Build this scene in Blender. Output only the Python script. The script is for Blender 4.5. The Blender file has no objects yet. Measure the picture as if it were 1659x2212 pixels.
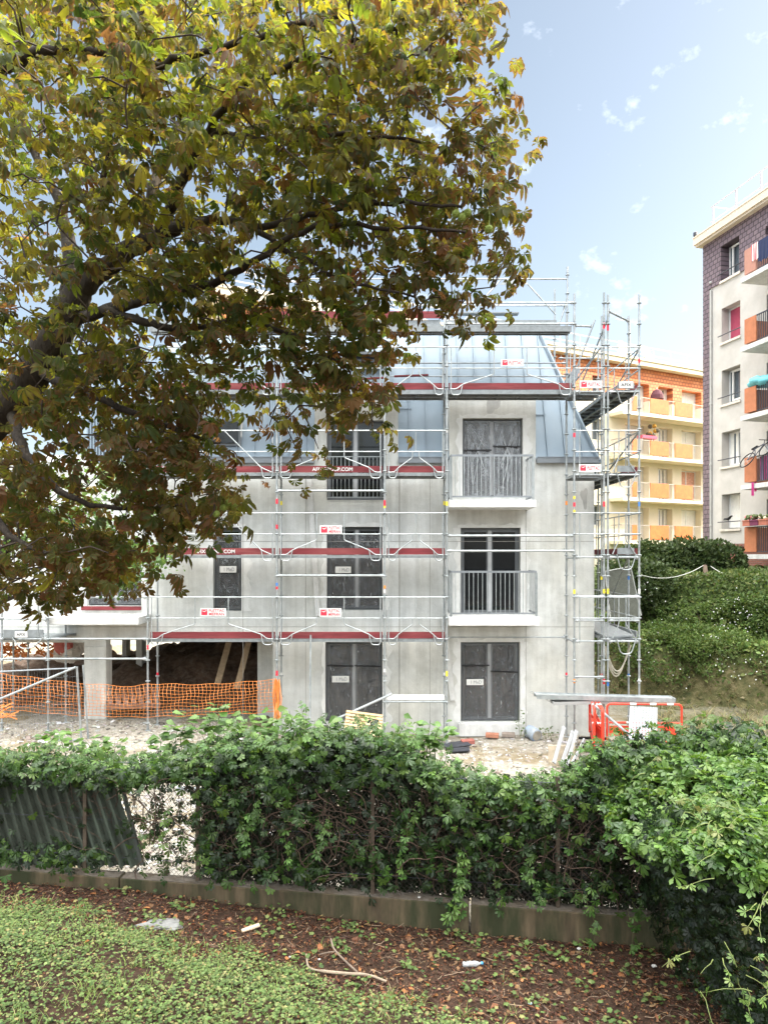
import bpy, math, random
import numpy as np
from mathutils import Vector, Matrix

random.seed(7)
RNG = np.random.default_rng(11)
SC = bpy.context.scene
COL = SC.collection
R = math.radians

# ------------------------------------------------------------------ camera, sky, sun
F, CX, HY, CZ = 1533.0, 829.5, 1200.0, 4.55
cam = bpy.data.cameras.new("camera")
camo = bpy.data.objects.new("camera", cam)
COL.objects.link(camo)
camo.location = (0, 0, CZ)
camo.rotation_euler = (R(90), 0, 0)
cam.sensor_width = 36
cam.lens = 36 * F / 2212
cam.shift_y = 94 / 2212
cam.clip_start = 0.1
cam.clip_end = 3000
SC.camera = camo

FILL_BACK, FILL_TOP = 11.0, 45.0
SUN_EL, SUN_DIR = 30.0, Vector((0.995, 0.09, 0)).normalized()
world = bpy.data.worlds.new("World")
SC.world = world
world.use_nodes = True
wn, wl = world.node_tree.nodes, world.node_tree.links
wn.clear()
w_out = wn.new("ShaderNodeOutputWorld")
w_bg = wn.new("ShaderNodeBackground")
w_sky = wn.new("ShaderNodeTexSky")
w_sky.sky_type = 'NISHITA'
w_sky.sun_disc = False
w_sky.sun_elevation = R(SUN_EL)
w_sky.sun_rotation = math.atan2(SUN_DIR.x, SUN_DIR.y)
w_sky.air_density = 1.0
w_sky.dust_density = 2.6
w_sky.ozone_density = 1.0
w_bg.inputs[1].default_value = 0.13
# thin cirrus puffs mixed over the sky by view direction
w_tc = wn.new("ShaderNodeTexCoord")
w_map = wn.new("ShaderNodeMapping")
w_map.inputs['Scale'].default_value = (1.0, 1.0, 1.5)
w_n = wn.new("ShaderNodeTexNoise")
w_n.inputs['Scale'].default_value = 15.0
w_n.inputs['Detail'].default_value = 5.0
w_n.inputs['Roughness'].default_value = 0.6
w_r = wn.new("ShaderNodeValToRGB")
w_r.color_ramp.elements[0].position = 0.60
w_r.color_ramp.elements[1].position = 0.86
w_mix = wn.new("ShaderNodeMix")
w_mix.data_type = 'RGBA'
w_mix.inputs['B'].default_value = (7.6, 8.0, 8.6, 1)
w_hsv = wn.new("ShaderNodeHueSaturation")
w_hsv.inputs['Saturation'].default_value = 0.70
w_hsv.inputs['Hue'].default_value = 0.488
w_hsv.inputs['Value'].default_value = 0.90
wl.new(w_tc.outputs['Generated'], w_map.inputs[0])
wl.new(w_map.outputs[0], w_n.inputs['Vector'])
wl.new(w_n.outputs['Fac'], w_r.inputs[0])
wl.new(w_sky.outputs[0], w_hsv.inputs['Color'])
wl.new(w_hsv.outputs[0], w_mix.inputs['A'])
w_mul = wn.new("ShaderNodeMath")
w_mul.operation = 'MULTIPLY'
w_mul.inputs[1].default_value = 0.6
wl.new(w_r.outputs[0], w_mul.inputs[0])
wl.new(w_mul.outputs[0], w_mix.inputs['Factor'])
# added sky glow overhead and behind the camera, unseen, to brighten the shaded front
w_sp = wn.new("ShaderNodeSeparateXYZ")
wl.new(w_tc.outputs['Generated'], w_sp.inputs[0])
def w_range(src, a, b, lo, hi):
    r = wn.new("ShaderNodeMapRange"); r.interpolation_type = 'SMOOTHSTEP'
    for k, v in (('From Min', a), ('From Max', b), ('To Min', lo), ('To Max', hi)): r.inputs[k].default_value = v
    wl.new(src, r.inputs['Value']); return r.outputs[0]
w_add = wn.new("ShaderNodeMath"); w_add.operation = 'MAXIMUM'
wl.new(w_range(w_sp.outputs[1], 0.25, -0.55, 0, FILL_BACK), w_add.inputs[0])
wl.new(w_range(w_sp.outputs[2], 0.62, 0.92, 0, FILL_TOP), w_add.inputs[1])
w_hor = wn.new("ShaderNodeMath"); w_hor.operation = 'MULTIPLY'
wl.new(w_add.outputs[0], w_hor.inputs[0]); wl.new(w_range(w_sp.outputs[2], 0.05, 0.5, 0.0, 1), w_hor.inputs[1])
w_fill = wn.new("ShaderNodeMix"); w_fill.data_type = 'RGBA'; w_fill.blend_type = 'ADD'; w_fill.inputs['Factor'].default_value = 1.0
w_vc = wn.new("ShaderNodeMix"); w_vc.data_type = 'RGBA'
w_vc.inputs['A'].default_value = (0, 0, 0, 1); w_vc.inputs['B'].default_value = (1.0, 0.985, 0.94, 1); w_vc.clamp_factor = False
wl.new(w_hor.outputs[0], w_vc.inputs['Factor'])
wl.new(w_mix.outputs['Result'], w_fill.inputs['A']); wl.new(w_vc.outputs['Result'], w_fill.inputs['B'])
wl.new(w_fill.outputs['Result'], w_bg.inputs[0])
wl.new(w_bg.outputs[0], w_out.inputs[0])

sun = bpy.data.lights.new("sun", 'SUN')
sun.energy = 5.0
sun.angle = R(0.6)
sun.color = (1.0, 0.89, 0.72)
suno = bpy.data.objects.new("sun", sun)
COL.objects.link(suno)
sdir = Vector((SUN_DIR.x * math.cos(R(SUN_EL)), SUN_DIR.y * math.cos(R(SUN_EL)), math.sin(R(SUN_EL))))
suno.rotation_euler = sdir.to_track_quat('Z', 'Y').to_euler()
suno.location = (30, 5, 40)

SC.view_settings.view_transform = 'Standard'
SC.view_settings.look = 'None'
SC.view_settings.exposure = 1.25
SC.view_settings.gamma = 1.0
SC.cycles.max_bounces = 6
SC.cycles.transparent_max_bounces = 12
SC.cycles.use_denoising = True
SC.cycles.caustics_reflective = False
SC.cycles.caustics_refractive = False

# ------------------------------------------------------------------ helpers
def P(dx, dy, Y):
    """world point seen at reference pixel (dx, dy) at distance Y"""
    return Vector(((dx - CX) / F * Y, Y, CZ + (HY - dy) / F * Y))

def sstep(a, b, x):
    t = np.clip((np.asarray(x, float) - a) / (b - a), 0, 1)
    return t * t * (3 - 2 * t)

def wall_y(x):
    return 8.61 - 0.1548 * np.asarray(x, float)

def grass_y(x):
    x = np.asarray(x, float)
    return 7.18 - 0.38 * x + 0.10 * np.sin(3.1 * x) + 0.06 * np.sin(7.3 * x + 1)

def gz(x, y):
    """height of the ground sheet"""
    x = np.asarray(x, float); y = np.asarray(y, float)
    near = 0.05 + 0.055 * np.clip(0.7 - x, 0, 3.6) + 0.24 * sstep(0.15, -1.4, y - grass_y(x)) \
        + 0.02 * np.sin(5 * x + 2 * y) * np.sin(4 * y - x)
    site = 0.02 + 0.36 * sstep(-1.5, -5.0, x) * sstep(12, 17, y) + 0.05 * np.sin(1.7 * x + 0.6 * y) * np.sin(1.3 * y)
    k = sstep(-0.02, 0.18, y - wall_y(x))
    g = near * (1 - k) + site * k
    foot = np.maximum(10.6 - (y - 20) * 1.5, 6.9)
    top = np.maximum(15.6 - (y - 20) * 0.9, foot + 3.6)
    u = (x - foot) / (top - foot)
    bank = 3.75 * (0.47 * sstep(-.05, 0.38, u) + 0.53 * sstep(0.58, 1.0, u))
    bank = bank * sstep(11.5, 15, y)
    bank = bank + 0.12 * np.sin(2.1 * x) * np.sin(1.8 * y) * np.clip(bank, 0, 1)
    return g + bank

ORG = {}

class MB:
    """collects shapes and links them as ONE mesh object"""
    def __init__(s):
        s.v = []; s.f = []; s.m = []
    def quad(s, a, b, c, d, m=0):
        n = len(s.v); s.v += [tuple(a), tuple(b), tuple(c), tuple(d)]
        s.f.append((n, n + 1, n + 2, n + 3)); s.m.append(m)
    def poly(s, pts, m=0):
        n = len(s.v); s.v += [tuple(p) for p in pts]
        s.f.append(tuple(range(n, n + len(pts)))); s.m.append(m)
    def box(s, x0, x1, y0, y1, z0, z1, m=0):
        s.obox(Vector(((x0 + x1) / 2, (y0 + y1) / 2, (z0 + z1) / 2)),
               Vector((abs(x1 - x0) / 2, 0, 0)), Vector((0, abs(y1 - y0) / 2, 0)), Vector((0, 0, abs(z1 - z0) / 2)), m)
    def obox(s, c, ax, ay, az, m=0):
        c, ax, ay, az = Vector(c), Vector(ax), Vector(ay), Vector(az)
        n = len(s.v)
        for k in ((-1, -1, -1), (1, -1, -1), (1, 1, -1), (-1, 1, -1), (-1, -1, 1), (1, -1, 1), (1, 1, 1), (-1, 1, 1)):
            s.v.append(tuple(c + ax * k[0] + ay * k[1] + az * k[2]))
        for f in ((0, 3, 2, 1), (4, 5, 6, 7), (0, 1, 5, 4), (1, 2, 6, 5), (2, 3, 7, 6), (3, 0, 4, 7)):
            s.f.append(tuple(n + i for i in f)); s.m.append(m)
    def beam(s, a, b, w, h, m=0, up=(0, 0, 1)):
        """bar of width w and height h from a to b"""
        a, b = Vector(a), Vector(b)
        d = (b - a); L = d.length
        if L < 1e-6: return
        d /= L
        u = Vector(up)
        if abs(d.dot(u)) > 0.98: u = Vector((0, 1, 0))
        sx = d.cross(u).normalized(); uz = sx.cross(d)
        s.obox((a + b) / 2, d * L / 2, sx * w / 2, uz * h / 2, m)
    def tube(s, pts, r, n=6, m=0, cap=True):
        pts = [Vector(p) for p in pts]
        rs = r if isinstance(r, (list, tuple)) else [r] * len(pts)
        base = len(s.v); prev = None
        for i, p in enumerate(pts):
            if i == 0: d = pts[1] - p
            elif i == len(pts) - 1: d = p - pts[i - 1]
            else: d = (pts[i + 1] - p).normalized() + (p - pts[i - 1]).normalized()
            if d.length < 1e-9: d = Vector((0, 0, 1))
            d.normalize()
            if prev is None:
                u = Vector((0, 0, 1)) if abs(d.z) < 0.9 else Vector((1, 0, 0))
                e = d.cross(u).normalized()
            else:
                e = prev - d * prev.dot(d)
                if e.length < 1e-6: e = d.orthogonal()
                e.normalize()
            prev = e; g = d.cross(e)
            for k in range(n):
                a = 2 * math.pi * k / n
                s.v.append(tuple(p + (e * math.cos(a) + g * math.sin(a)) * rs[i]))
        for i in range(len(pts) - 1):
            for k in range(n):
                k2 = (k + 1) % n
                s.f.append((base + i * n + k, base + i * n + k2, base + (i + 1) * n + k2, base + (i + 1) * n + k)); s.m.append(m)
        if cap:
            s.f.append(tuple(base + k for k in reversed(range(n)))); s.m.append(m)
            s.f.append(tuple(base + (len(pts) - 1) * n + k for k in range(n))); s.m.append(m)
    def lathe(s, c, prof, n=12, m=0, axis=(0, 0, 1)):
        """rings (radius, height along axis) round c"""
        ax = Vector(axis).normalized(); e = ax.orthogonal().normalized(); g = ax.cross(e)
        base = len(s.v); c = Vector(c)
        for (r, h) in prof:
            for k in range(n):
                a = 2 * math.pi * k / n
                s.v.append(tuple(c + ax * h + (e * math.cos(a) + g * math.sin(a)) * max(r, 1e-4)))
        for i in range(len(prof) - 1):
            for k in range(n):
                k2 = (k + 1) % n
                s.f.append((base + i * n + k, base + i * n + k2, base + (i + 1) * n + k2, base + (i + 1) * n + k)); s.m.append(m)
        s.f.append(tuple(base + k for k in reversed(range(n)))); s.m.append(m)
        s.f.append(tuple(base + (len(prof) - 1) * n + k for k in range(n))); s.m.append(m)
    def add(s, verts, faces, m=0):
        n = len(s.v); s.v += [tuple(v) for v in verts]
        for f in faces:
            s.f.append(tuple(n + i for i in f)); s.m.append(m)
    def build(s, name, mats, parent=None, smooth=False, bevel=0):
        me = bpy.data.meshes.new(name)
        v = np.array(s.v, float)
        if parent is None:
            off = Vector(((v[:, 0].min() + v[:, 0].max()) / 2, (v[:, 1].min() + v[:, 1].max()) / 2, v[:, 2].min()))
        else:
            off = ORG.get(parent.name, Vector((0, 0, 0)))
        v = v - np.array(off)
        me.from_pydata([tuple(p) for p in v], [], s.f)
        if not isinstance(mats, (list, tuple)): mats = [mats]
        for mt in mats: me.materials.append(mt)
        if len(mats) > 1: me.polygons.foreach_set('material_index', s.m)
        if smooth: me.polygons.foreach_set('use_smooth', [True] * len(s.f))
        me.update()
        o = bpy.data.objects.new(name, me)
        COL.objects.link(o)
        if parent is None: o.location = off
        else: o.parent = parent
        ORG[o.name] = Vector(off)
        if bevel:
            b = o.modifiers.new('bevel', 'BEVEL'); b.width = bevel; b.segments = 2; b.limit_method = 'ANGLE'
        return o

def tag(o, label=None, cat=None, group=None, kind=None):
    if label: o['label'] = label
    if cat: o['category'] = cat
    if group: o['group'] = group
    if kind: o['kind'] = kind
    return o

def thing(name, label, cat, loc, group=None):
    o = bpy.data.objects.new(name, None)
    o.empty_display_size = 0.2
    COL.objects.link(o)
    o.location = Vector(loc)
    ORG[o.name] = Vector(loc)
    return tag(o, label, cat, group)

def copy_tree(o, loc=None, parent=None, label=None, rot=None):
    c = o.copy(); COL.objects.link(c)
    if parent is not None: c.parent = parent
    if loc is not None: c.location = loc
    if rot is not None: c.rotation_euler = rot
    if label: c['label'] = label
    for ch in list(o.children): copy_tree(ch, None, c)
    return c

def np_mesh(name, V, Fq, mats, parent=None, tint=None, smooth=False, mat_idx=None):
    """fast mesh from numpy arrays: V (n,3), Fq (m,3 or 4); tint (n,3) stored as point colour"""
    me = bpy.data.meshes.new(name)
    k = Fq.shape[1]
    if parent is None:
        off = np.array([(V[:, 0].min() + V[:, 0].max()) / 2, (V[:, 1].min() + V[:, 1].max()) / 2, V[:, 2].min()])
    else:
        off = np.array(ORG.get(parent.name, Vector((0, 0, 0))))
    V = V - off
    me.vertices.add(len(V)); me.vertices.foreach_set('co', V.astype(np.float32).ravel())
    me.loops.add(Fq.size); me.loops.foreach_set('vertex_index', Fq.astype(np.int32).ravel())
    me.polygons.add(len(Fq))
    me.polygons.foreach_set('loop_start', np.arange(0, Fq.size, k, dtype=np.int32))
    if not isinstance(mats, (list, tuple)): mats = [mats]
    for mt in mats: me.materials.append(mt)
    if mat_idx is not None: me.polygons.foreach_set('material_index', mat_idx.astype(np.int32))
    if smooth: me.polygons.foreach_set('use_smooth', np.ones(len(Fq), bool))
    if tint is not None:
        at = me.attributes.new('tint', 'FLOAT_COLOR', 'POINT')
        c4 = np.ones((len(V), 4), np.float32); c4[:, :3] = tint
        at.data.foreach_set('color', c4.ravel())
    me.update(calc_edges=True); me.validate()
    o = bpy.data.objects.new(name, me); COL.objects.link(o)
    if parent is None: o.location = Vector(off)
    else: o.parent = parent
    ORG[o.name] = Vector(off)
    return o

# ------------------------------------------------------------------ materials
def mat(name, base=(0.5, 0.5, 0.5), rough=0.7, metal=0.0, var=0.12, scale=6.0, bump=0.0, bscale=40.0,
        stretch=(1, 1, 1), alt=None, altpos=(0.45, 0.65), altscale=2.0, spec=0.4, coat=0.0):
    """principled material whose colour is broken up by noise; alt = second colour in patches"""
    m = bpy.data.materials.new(name); m.use_nodes = True
    n, l = m.node_tree.nodes, m.node_tree.links
    b = n['Principled BSDF']
    b.inputs['Roughness'].default_value = rough
    b.inputs['Metallic'].default_value = metal
    b.inputs['Specular IOR Level'].default_value = spec
    if coat: b.inputs['Coat Weight'].default_value = coat
    tc = n.new('ShaderNodeTexCoord'); mp = n.new('ShaderNodeMapping')
    mp.inputs['Scale'].default_value = stretch
    l.new(tc.outputs['Object'], mp.inputs[0])
    nz = n.new('ShaderNodeTexNoise'); nz.inputs['Scale'].default_value = scale; nz.inputs['Detail'].default_value = 6
    nz.inputs['Roughness'].default_value = 0.62
    l.new(mp.outputs[0], nz.inputs['Vector'])
    cr = n.new('ShaderNodeValToRGB')
    cr.color_ramp.elements[0].position = 0.3; cr.color_ramp.elements[1].position = 0.7
    cr.color_ramp.elements[0].color = tuple(c * (1 - var) for c in base) + (1,)
    cr.color_ramp.elements[1].color = tuple(min(1, c * (1 + var)) for c in base) + (1,)
    l.new(nz.outputs['Fac'], cr.inputs[0])
    out = cr.outputs[0]
    if alt is not None:
        n2 = n.new('ShaderNodeTexNoise'); n2.inputs['Scale'].default_value = altscale; n2.inputs['Detail'].default_value = 7
        n2.inputs['Roughness'].default_value = 0.65
        l.new(mp.outputs[0], n2.inputs['Vector'])
        r2 = n.new('ShaderNodeValToRGB'); r2.color_ramp.elements[0].position = altpos[0]; r2.color_ramp.elements[1].position = altpos[1]
        l.new(n2.outputs['Fac'], r2.inputs[0])
        mx = n.new('ShaderNodeMix'); mx.data_type = 'RGBA'
        l.new(r2.outputs[0], mx.inputs['Factor']); l.new(out, mx.inputs['A'])
        mx.inputs['B'].default_value = tuple(alt) + (1,)
        out = mx.outputs['Result']
    l.new(out, b.inputs['Base Color'])
    if bump:
        nb = n.new('ShaderNodeTexNoise'); nb.inputs['Scale'].default_value = bscale; nb.inputs['Detail'].default_value = 5
        l.new(mp.outputs[0], nb.inputs['Vector'])
        bp = n.new('ShaderNodeBump'); bp.inputs['Strength'].default_value = bump; bp.inputs['Distance'].default_value = 0.02
        l.new(nb.outputs['Fac'], bp.inputs['Height']); l.new(bp.outputs[0], b.inputs['Normal'])
    m['out'] = 1
    return m

def leaf_mat(name, trans=0.45, rough=0.5, spec=0.25, glow=1.9, hue=0.485):
    """leaf: colour from the 'tint' attribute (set per leaf), diffuse + translucent + soft gloss"""
    m = bpy.data.materials.new(name); m.use_nodes = True
    n, l = m.node_tree.nodes, m.node_tree.links
    n.remove(n['Principled BSDF'])
    at = n.new('ShaderNodeAttribute'); at.attribute_name = 'tint'
    pr = n.new('ShaderNodeBsdfPrincipled'); pr.inputs['Roughness'].default_value = rough
    pr.inputs['Specular IOR Level'].default_value = spec
    tr = n.new('ShaderNodeBsdfTranslucent')
    hs = n.new('ShaderNodeHueSaturation'); hs.inputs['Saturation'].default_value = 1.1; hs.inputs['Value'].default_value = glow
    hs.inputs['Hue'].default_value = hue
    mx = n.new('ShaderNodeMixShader'); mx.inputs[0].default_value = trans
    l.new(at.outputs['Color'], pr.inputs['Base Color'])
    l.new(at.outputs['Color'], hs.inputs['Color']); l.new(hs.outputs[0], tr.inputs['Color'])
    l.new(pr.outputs[0], mx.inputs[1]); l.new(tr.outputs[0], mx.inputs[2])
    l.new(mx.outputs[0], n['Material Output'].inputs[0])
    return m

def concrete_mat(name, base=(0.66, 0.68, 0.675), warm=(0.63, 0.63, 0.585)):
    m = bpy.data.materials.new(name); m.use_nodes = True
    n, l = m.node_tree.nodes, m.node_tree.links
    b = n['Principled BSDF']; b.inputs['Roughness'].default_value = 0.85
    b.inputs['Specular IOR Level'].default_value = 0.25
    tc = n.new('ShaderNodeTexCoord')
    def noise(scale, st, det=6, ro=0.6):
        mp = n.new('ShaderNodeMapping'); mp.inputs['Scale'].default_value = st
        l.new(tc.outputs['Object'], mp.inputs[0])
        t = n.new('ShaderNodeTexNoise'); t.inputs['Scale'].default_value = scale; t.inputs['Detail'].default_value = det
        t.inputs['Roughness'].default_value = ro
        l.new(mp.outputs[0], t.inputs['Vector']); return t
    def ramp(src, p0, p1, c0=(0, 0, 0, 1), c1=(1, 1, 1, 1)):
        r = n.new('ShaderNodeValToRGB'); r.color_ramp.elements[0].position = p0; r.color_ramp.elements[1].position = p1
        r.color_ramp.elements[0].color = c0; r.color_ramp.elements[1].color = c1
        l.new(src, r.inputs[0]); return r.outputs[0]
    def mix(fac, a, c, mode='MIX'):
        x = n.new('ShaderNodeMix'); x.data_type = 'RGBA'; x.blend_type = mode
        if isinstance(fac, float): x.inputs['Factor'].default_value = fac
        else: l.new(fac, x.inputs['Factor'])
        if isinstance(a, tuple): x.inputs['A'].default_value = a
        else: l.new(a, x.inputs['A'])
        if isinstance(c, tuple): x.inputs['B'].default_value = c
        else: l.new(c, x.inputs['B'])
        return x.outputs['Result']
    big = ramp(noise(0.45, (1, 1, 0.8), 4).outputs['Fac'], 0.38, 0.66)
    c = mix(big, base + (1,), warm + (1,))
    cloud = ramp(noise(2.2, (1, 1, 1), 8, 0.68).outputs['Fac'], 0.3, 0.72, (0.78, 0.78, 0.775, 1), (1.10, 1.10, 1.105, 1))
    c = mix(1.0, c, cloud, 'MULTIPLY')
    streak = ramp(noise(5.0, (1, 1, 0.06), 5, 0.6).outputs['Fac'], 0.36, 0.6, (0.78, 0.78, 0.77, 1), (1.05, 1.05, 1.05, 1))
    c = mix(0.6, c, streak, 'MULTIPLY')
    stain = ramp(noise(1.1, (1, 1, 0.5), 7, 0.7).outputs['Fac'], 0.56, 0.68, (1, 1, 1, 1), (0.62, 0.62, 0.60, 1))
    c = mix(0.5, c, stain, 'MULTIPLY')
    fine = ramp(noise(55, (1, 1, 1), 3).outputs['Fac'], 0.35, 0.7, (0.93, 0.93, 0.93, 1), (1.05, 1.05, 1.05, 1))
    c = mix(1.0, c, fine, 'MULTIPLY')
    # pinholes and tie holes
    vo = n.new('ShaderNodeTexVoronoi'); vo.inputs['Scale'].default_value = 9.0
    l.new(tc.outputs['Object'], vo.inputs['Vector'])
    hole = ramp(vo.outputs['Distance'], 0.02, 0.05, (0.6, 0.6, 0.6, 1), (1, 1, 1, 1))
    c = mix(0.8, c, hole, 'MULTIPLY')
    l.new(c, b.inputs['Base Color'])
    bp = n.new('ShaderNodeBump'); bp.inputs['Strength'].default_value = 0.25; bp.inputs['Distance'].default_value = 0.02
    l.new(noise(20, (1, 1, 1), 8).outputs['Fac'], bp.inputs['Height']); l.new(bp.outputs[0], b.inputs['Normal'])
    return m

def film_mat(name, a=0.35):
    """creased clear plastic sheet"""
    m = bpy.data.materials.new(name); m.use_nodes = True
    n, l = m.node_tree.nodes, m.node_tree.links
    n.remove(n['Principled BSDF'])
    tc = n.new('ShaderNodeTexCoord'); mp = n.new('ShaderNodeMapping'); mp.inputs['Scale'].default_value = (1, 1, 0.22)
    l.new(tc.outputs['Object'], mp.inputs[0])
    nz = n.new('ShaderNodeTexNoise'); nz.inputs['Scale'].default_value = 7.5; nz.inputs['Detail'].default_value = 1.2
    nz.inputs['Distortion'].default_value = 2.2
    l.new(mp.outputs[0], nz.inputs['Vector'])
    bp = n.new('ShaderNodeBump'); bp.inputs['Strength'].default_value = 1.0; bp.inputs['Distance'].default_value = 0.10
    l.new(nz.outputs['Fac'], bp.inputs['Height'])
    gl = n.new('ShaderNodeBsdfGlossy'); gl.inputs['Roughness'].default_value = 0.16; gl.inputs['Color'].default_value = (.9, .92, .95, 1)
    df = n.new('ShaderNodeBsdfDiffuse'); df.inputs['Color'].default_value = (.55, .57, .6, 1)
    tp = n.new('ShaderNodeBsdfTransparent'); tp.inputs['Color'].default_value = (.93, .94, .95, 1)
    l.new(bp.outputs[0], gl.inputs['Normal'])
    fr = n.new('ShaderNodeFresnel'); fr.inputs['IOR'].default_value = 1.5; l.new(bp.outputs[0], fr.inputs['Normal'])
    ad = n.new('ShaderNodeMath'); ad.operation = 'MULTIPLY_ADD'; ad.inputs[1].default_value = 1.2; ad.inputs[2].default_value = 0.02
    l.new(fr.outputs[0], ad.inputs[0])
    m1 = n.new('ShaderNodeMixShader'); m1.inputs[0].default_value = a * 0.35
    l.new(tp.outputs[0], m1.inputs[1]); l.new(df.outputs[0], m1.inputs[2])
    m2 = n.new('ShaderNodeMixShader'); l.new(ad.outputs[0], m2.inputs[0])
    l.new(m1.outputs[0], m2.inputs[1]); l.new(gl.outputs[0], m2.inputs[2])
    l.new(m2.outputs[0], n['Material Output'].inputs[0])
    return m

def tile_mat(name, c1, c2, gap, sx, sz, rough=0.75):
    """overlapping scalloped shingles laid in staggered rows; object x = along the wall, z = up"""
    m = bpy.data.materials.new(name); m.use_nodes = True
    n, l = m.node_tree.nodes, m.node_tree.links
    b = n['Principled BSDF']; b.inputs['Roughness'].default_value = rough
    tc = n.new('ShaderNodeTexCoord'); mp = n.new('ShaderNodeMapping')
    mp.inputs['Rotation'].default_value = (R(90), 0, 0)
    l.new(tc.outputs['UV'], mp.inputs[0])
    mp.inputs['Rotation'].default_value = (0, 0, 0)
    br = n.new('ShaderNodeTexBrick'); br.offset = 0.5
    br.inputs['Color1'].default_value = c1 + (1,); br.inputs['Color2'].default_value = c2 + (1,)
    br.inputs['Mortar'].default_value = gap + (1,)
    br.inputs['Scale'].default_value = 1.0
    br.inputs['Brick Width'].default_value = sx; br.inputs['Row Height'].default_value = sz
    br.inputs['Mortar Size'].default_value = 0.022; br.inputs['Mortar Smooth'].default_value = 0.3
    l.new(mp.outputs[0], br.inputs['Vector'])
    l.new(br.outputs['Color'], b.inputs['Base Color'])
    bp = n.new('ShaderNodeBump'); bp.inputs['Strength'].default_value = 0.9; bp.inputs['Distance'].default_value = 0.03; bp.invert = True
    l.new(br.outputs['Fac'], bp.inputs['Height']); l.new(bp.outputs[0], b.inputs['Normal'])
    return m

M = {}
M['concrete'] = concrete_mat('raw_concrete')
M['concrete_pale'] = concrete_mat('pale_concrete', (0.68, 0.685, 0.68), (0.65, 0.65, 0.63))
M['zinc'] = mat('zinc_sheet', (0.245, 0.305, 0.36), 0.55, 0.15, 0.10, 1.6, 0.15, 3, (1, 1, .5), alt=(0.20, 0.26, 0.315), altscale=0.8)
M['zinc_dark'] = mat('zinc_trim', (0.22, 0.24, 0.26), 0.5, 0.3, 0.1)
M['alu'] = mat('window_metal', (0.13, 0.14, 0.15), 0.45, 0.3, 0.08)
M['alu_light'] = mat('window_post', (0.42, 0.43, 0.44), 0.5, 0.2, 0.1, 4)
M['glass'] = mat('dark_glass', (0.012, 0.014, 0.016), 0.06, 0.0, 0.2, 3, spec=0.6)
M['film'] = film_mat('plastic_film', 0.30)
M['film_bright'] = film_mat('plastic_film_bright', 0.7)
M['paper'] = mat('white_paper', (0.72, 0.72, 0.70), 0.8, 0, 0.05)
M['black'] = mat('black_tape', (0.01, 0.01, 0.011), 0.5, 0, 0.2)
M['galv'] = mat('galvanised_steel', (0.36, 0.385, 0.395), 0.42, 0.4, 0.18, 7, 0.1, 30, (1, 1, 1), alt=(0.25, 0.28, 0.285), altscale=4)
M['galv_dark'] = mat('weathered_steel', (0.24, 0.26, 0.28), 0.5, 0.5, 0.2, 7)
M['deck'] = mat('scaffold_deck', (0.22, 0.24, 0.25), 0.55, 0.3, 0.2, 9, 0.2, 30)
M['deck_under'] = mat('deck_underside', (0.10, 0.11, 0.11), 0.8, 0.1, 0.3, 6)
M['redboard'] = mat('red_stained_timber', (0.17, 0.026, 0.032), 0.75, 0, 0.3, 14, 0.2, 30, (0.12, 1, 1), alt=(0.22, 0.055, 0.055), altscale=5)
M['red'] = mat('red_print', (0.72, 0.03, 0.06), 0.6, 0, 0.05)
M['white'] = mat('white_paint', (0.66, 0.66, 0.65), 0.55, 0, 0.05)
M['yellow_tape'] = mat('yellow_tape', (0.80, 0.66, 0.05), 0.5, 0, 0.06)
M['blue_tape'] = mat('blue_tape', (0.06, 0.20, 0.55), 0.5, 0, 0.06)
M['orange_tape'] = mat('orange_tape', (0.85, 0.28, 0.04), 0.5, 0, 0.06)
M['net'] = mat('orange_plastic', (0.68, 0.23, 0.055), 0.6, 0, 0.12, 10)
M['barrier'] = mat('red_plastic', (0.66, 0.05, 0.025), 0.45, 0, 0.12, 6)
M['wood'] = mat('pale_timber', (0.48, 0.34, 0.19), 0.8, 0, 0.25, 9, 0.2, 40, (1, 0.25, 1))
M['wood_grey'] = mat('old_timber', (0.30, 0.22, 0.17), 0.85, 0, 0.3, 9, 0.2, 40)
M['bark'] = mat('tree_bark', (0.030, 0.023, 0.018), 0.95, 0, 0.4, 14, 0.9, 30, (1, 1, 0.35), alt=(0.055, 0.046, 0.034), altscale=5)
M['twig'] = mat('twig_bark', (0.06, 0.045, 0.035), 0.9, 0, 0.3, 20)
M['dirt'] = mat('dug_soil', (0.10, 0.062, 0.042), 0.95, 0, 0.4, 4, 0.8, 14, alt=(0.16, 0.12, 0.09), altscale=7)
M['leaf'] = leaf_mat('chestnut_leaf', 0.52, 0.55, 0.2, 3.5, 0.50)
M['leaf_vine'] = leaf_mat('creeper_leaf', 0.30, 0.42, 0.35)
M['leaf_ground'] = leaf_mat('ground_leaf', 0.25, 0.6)
M['leaf_bank'] = leaf_mat('bush_leaf', 0.25, 0.6)
M['conker'] = mat('conker_husk', (0.20, 0.27, 0.05), 0.6, 0, 0.25, 30)

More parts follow.
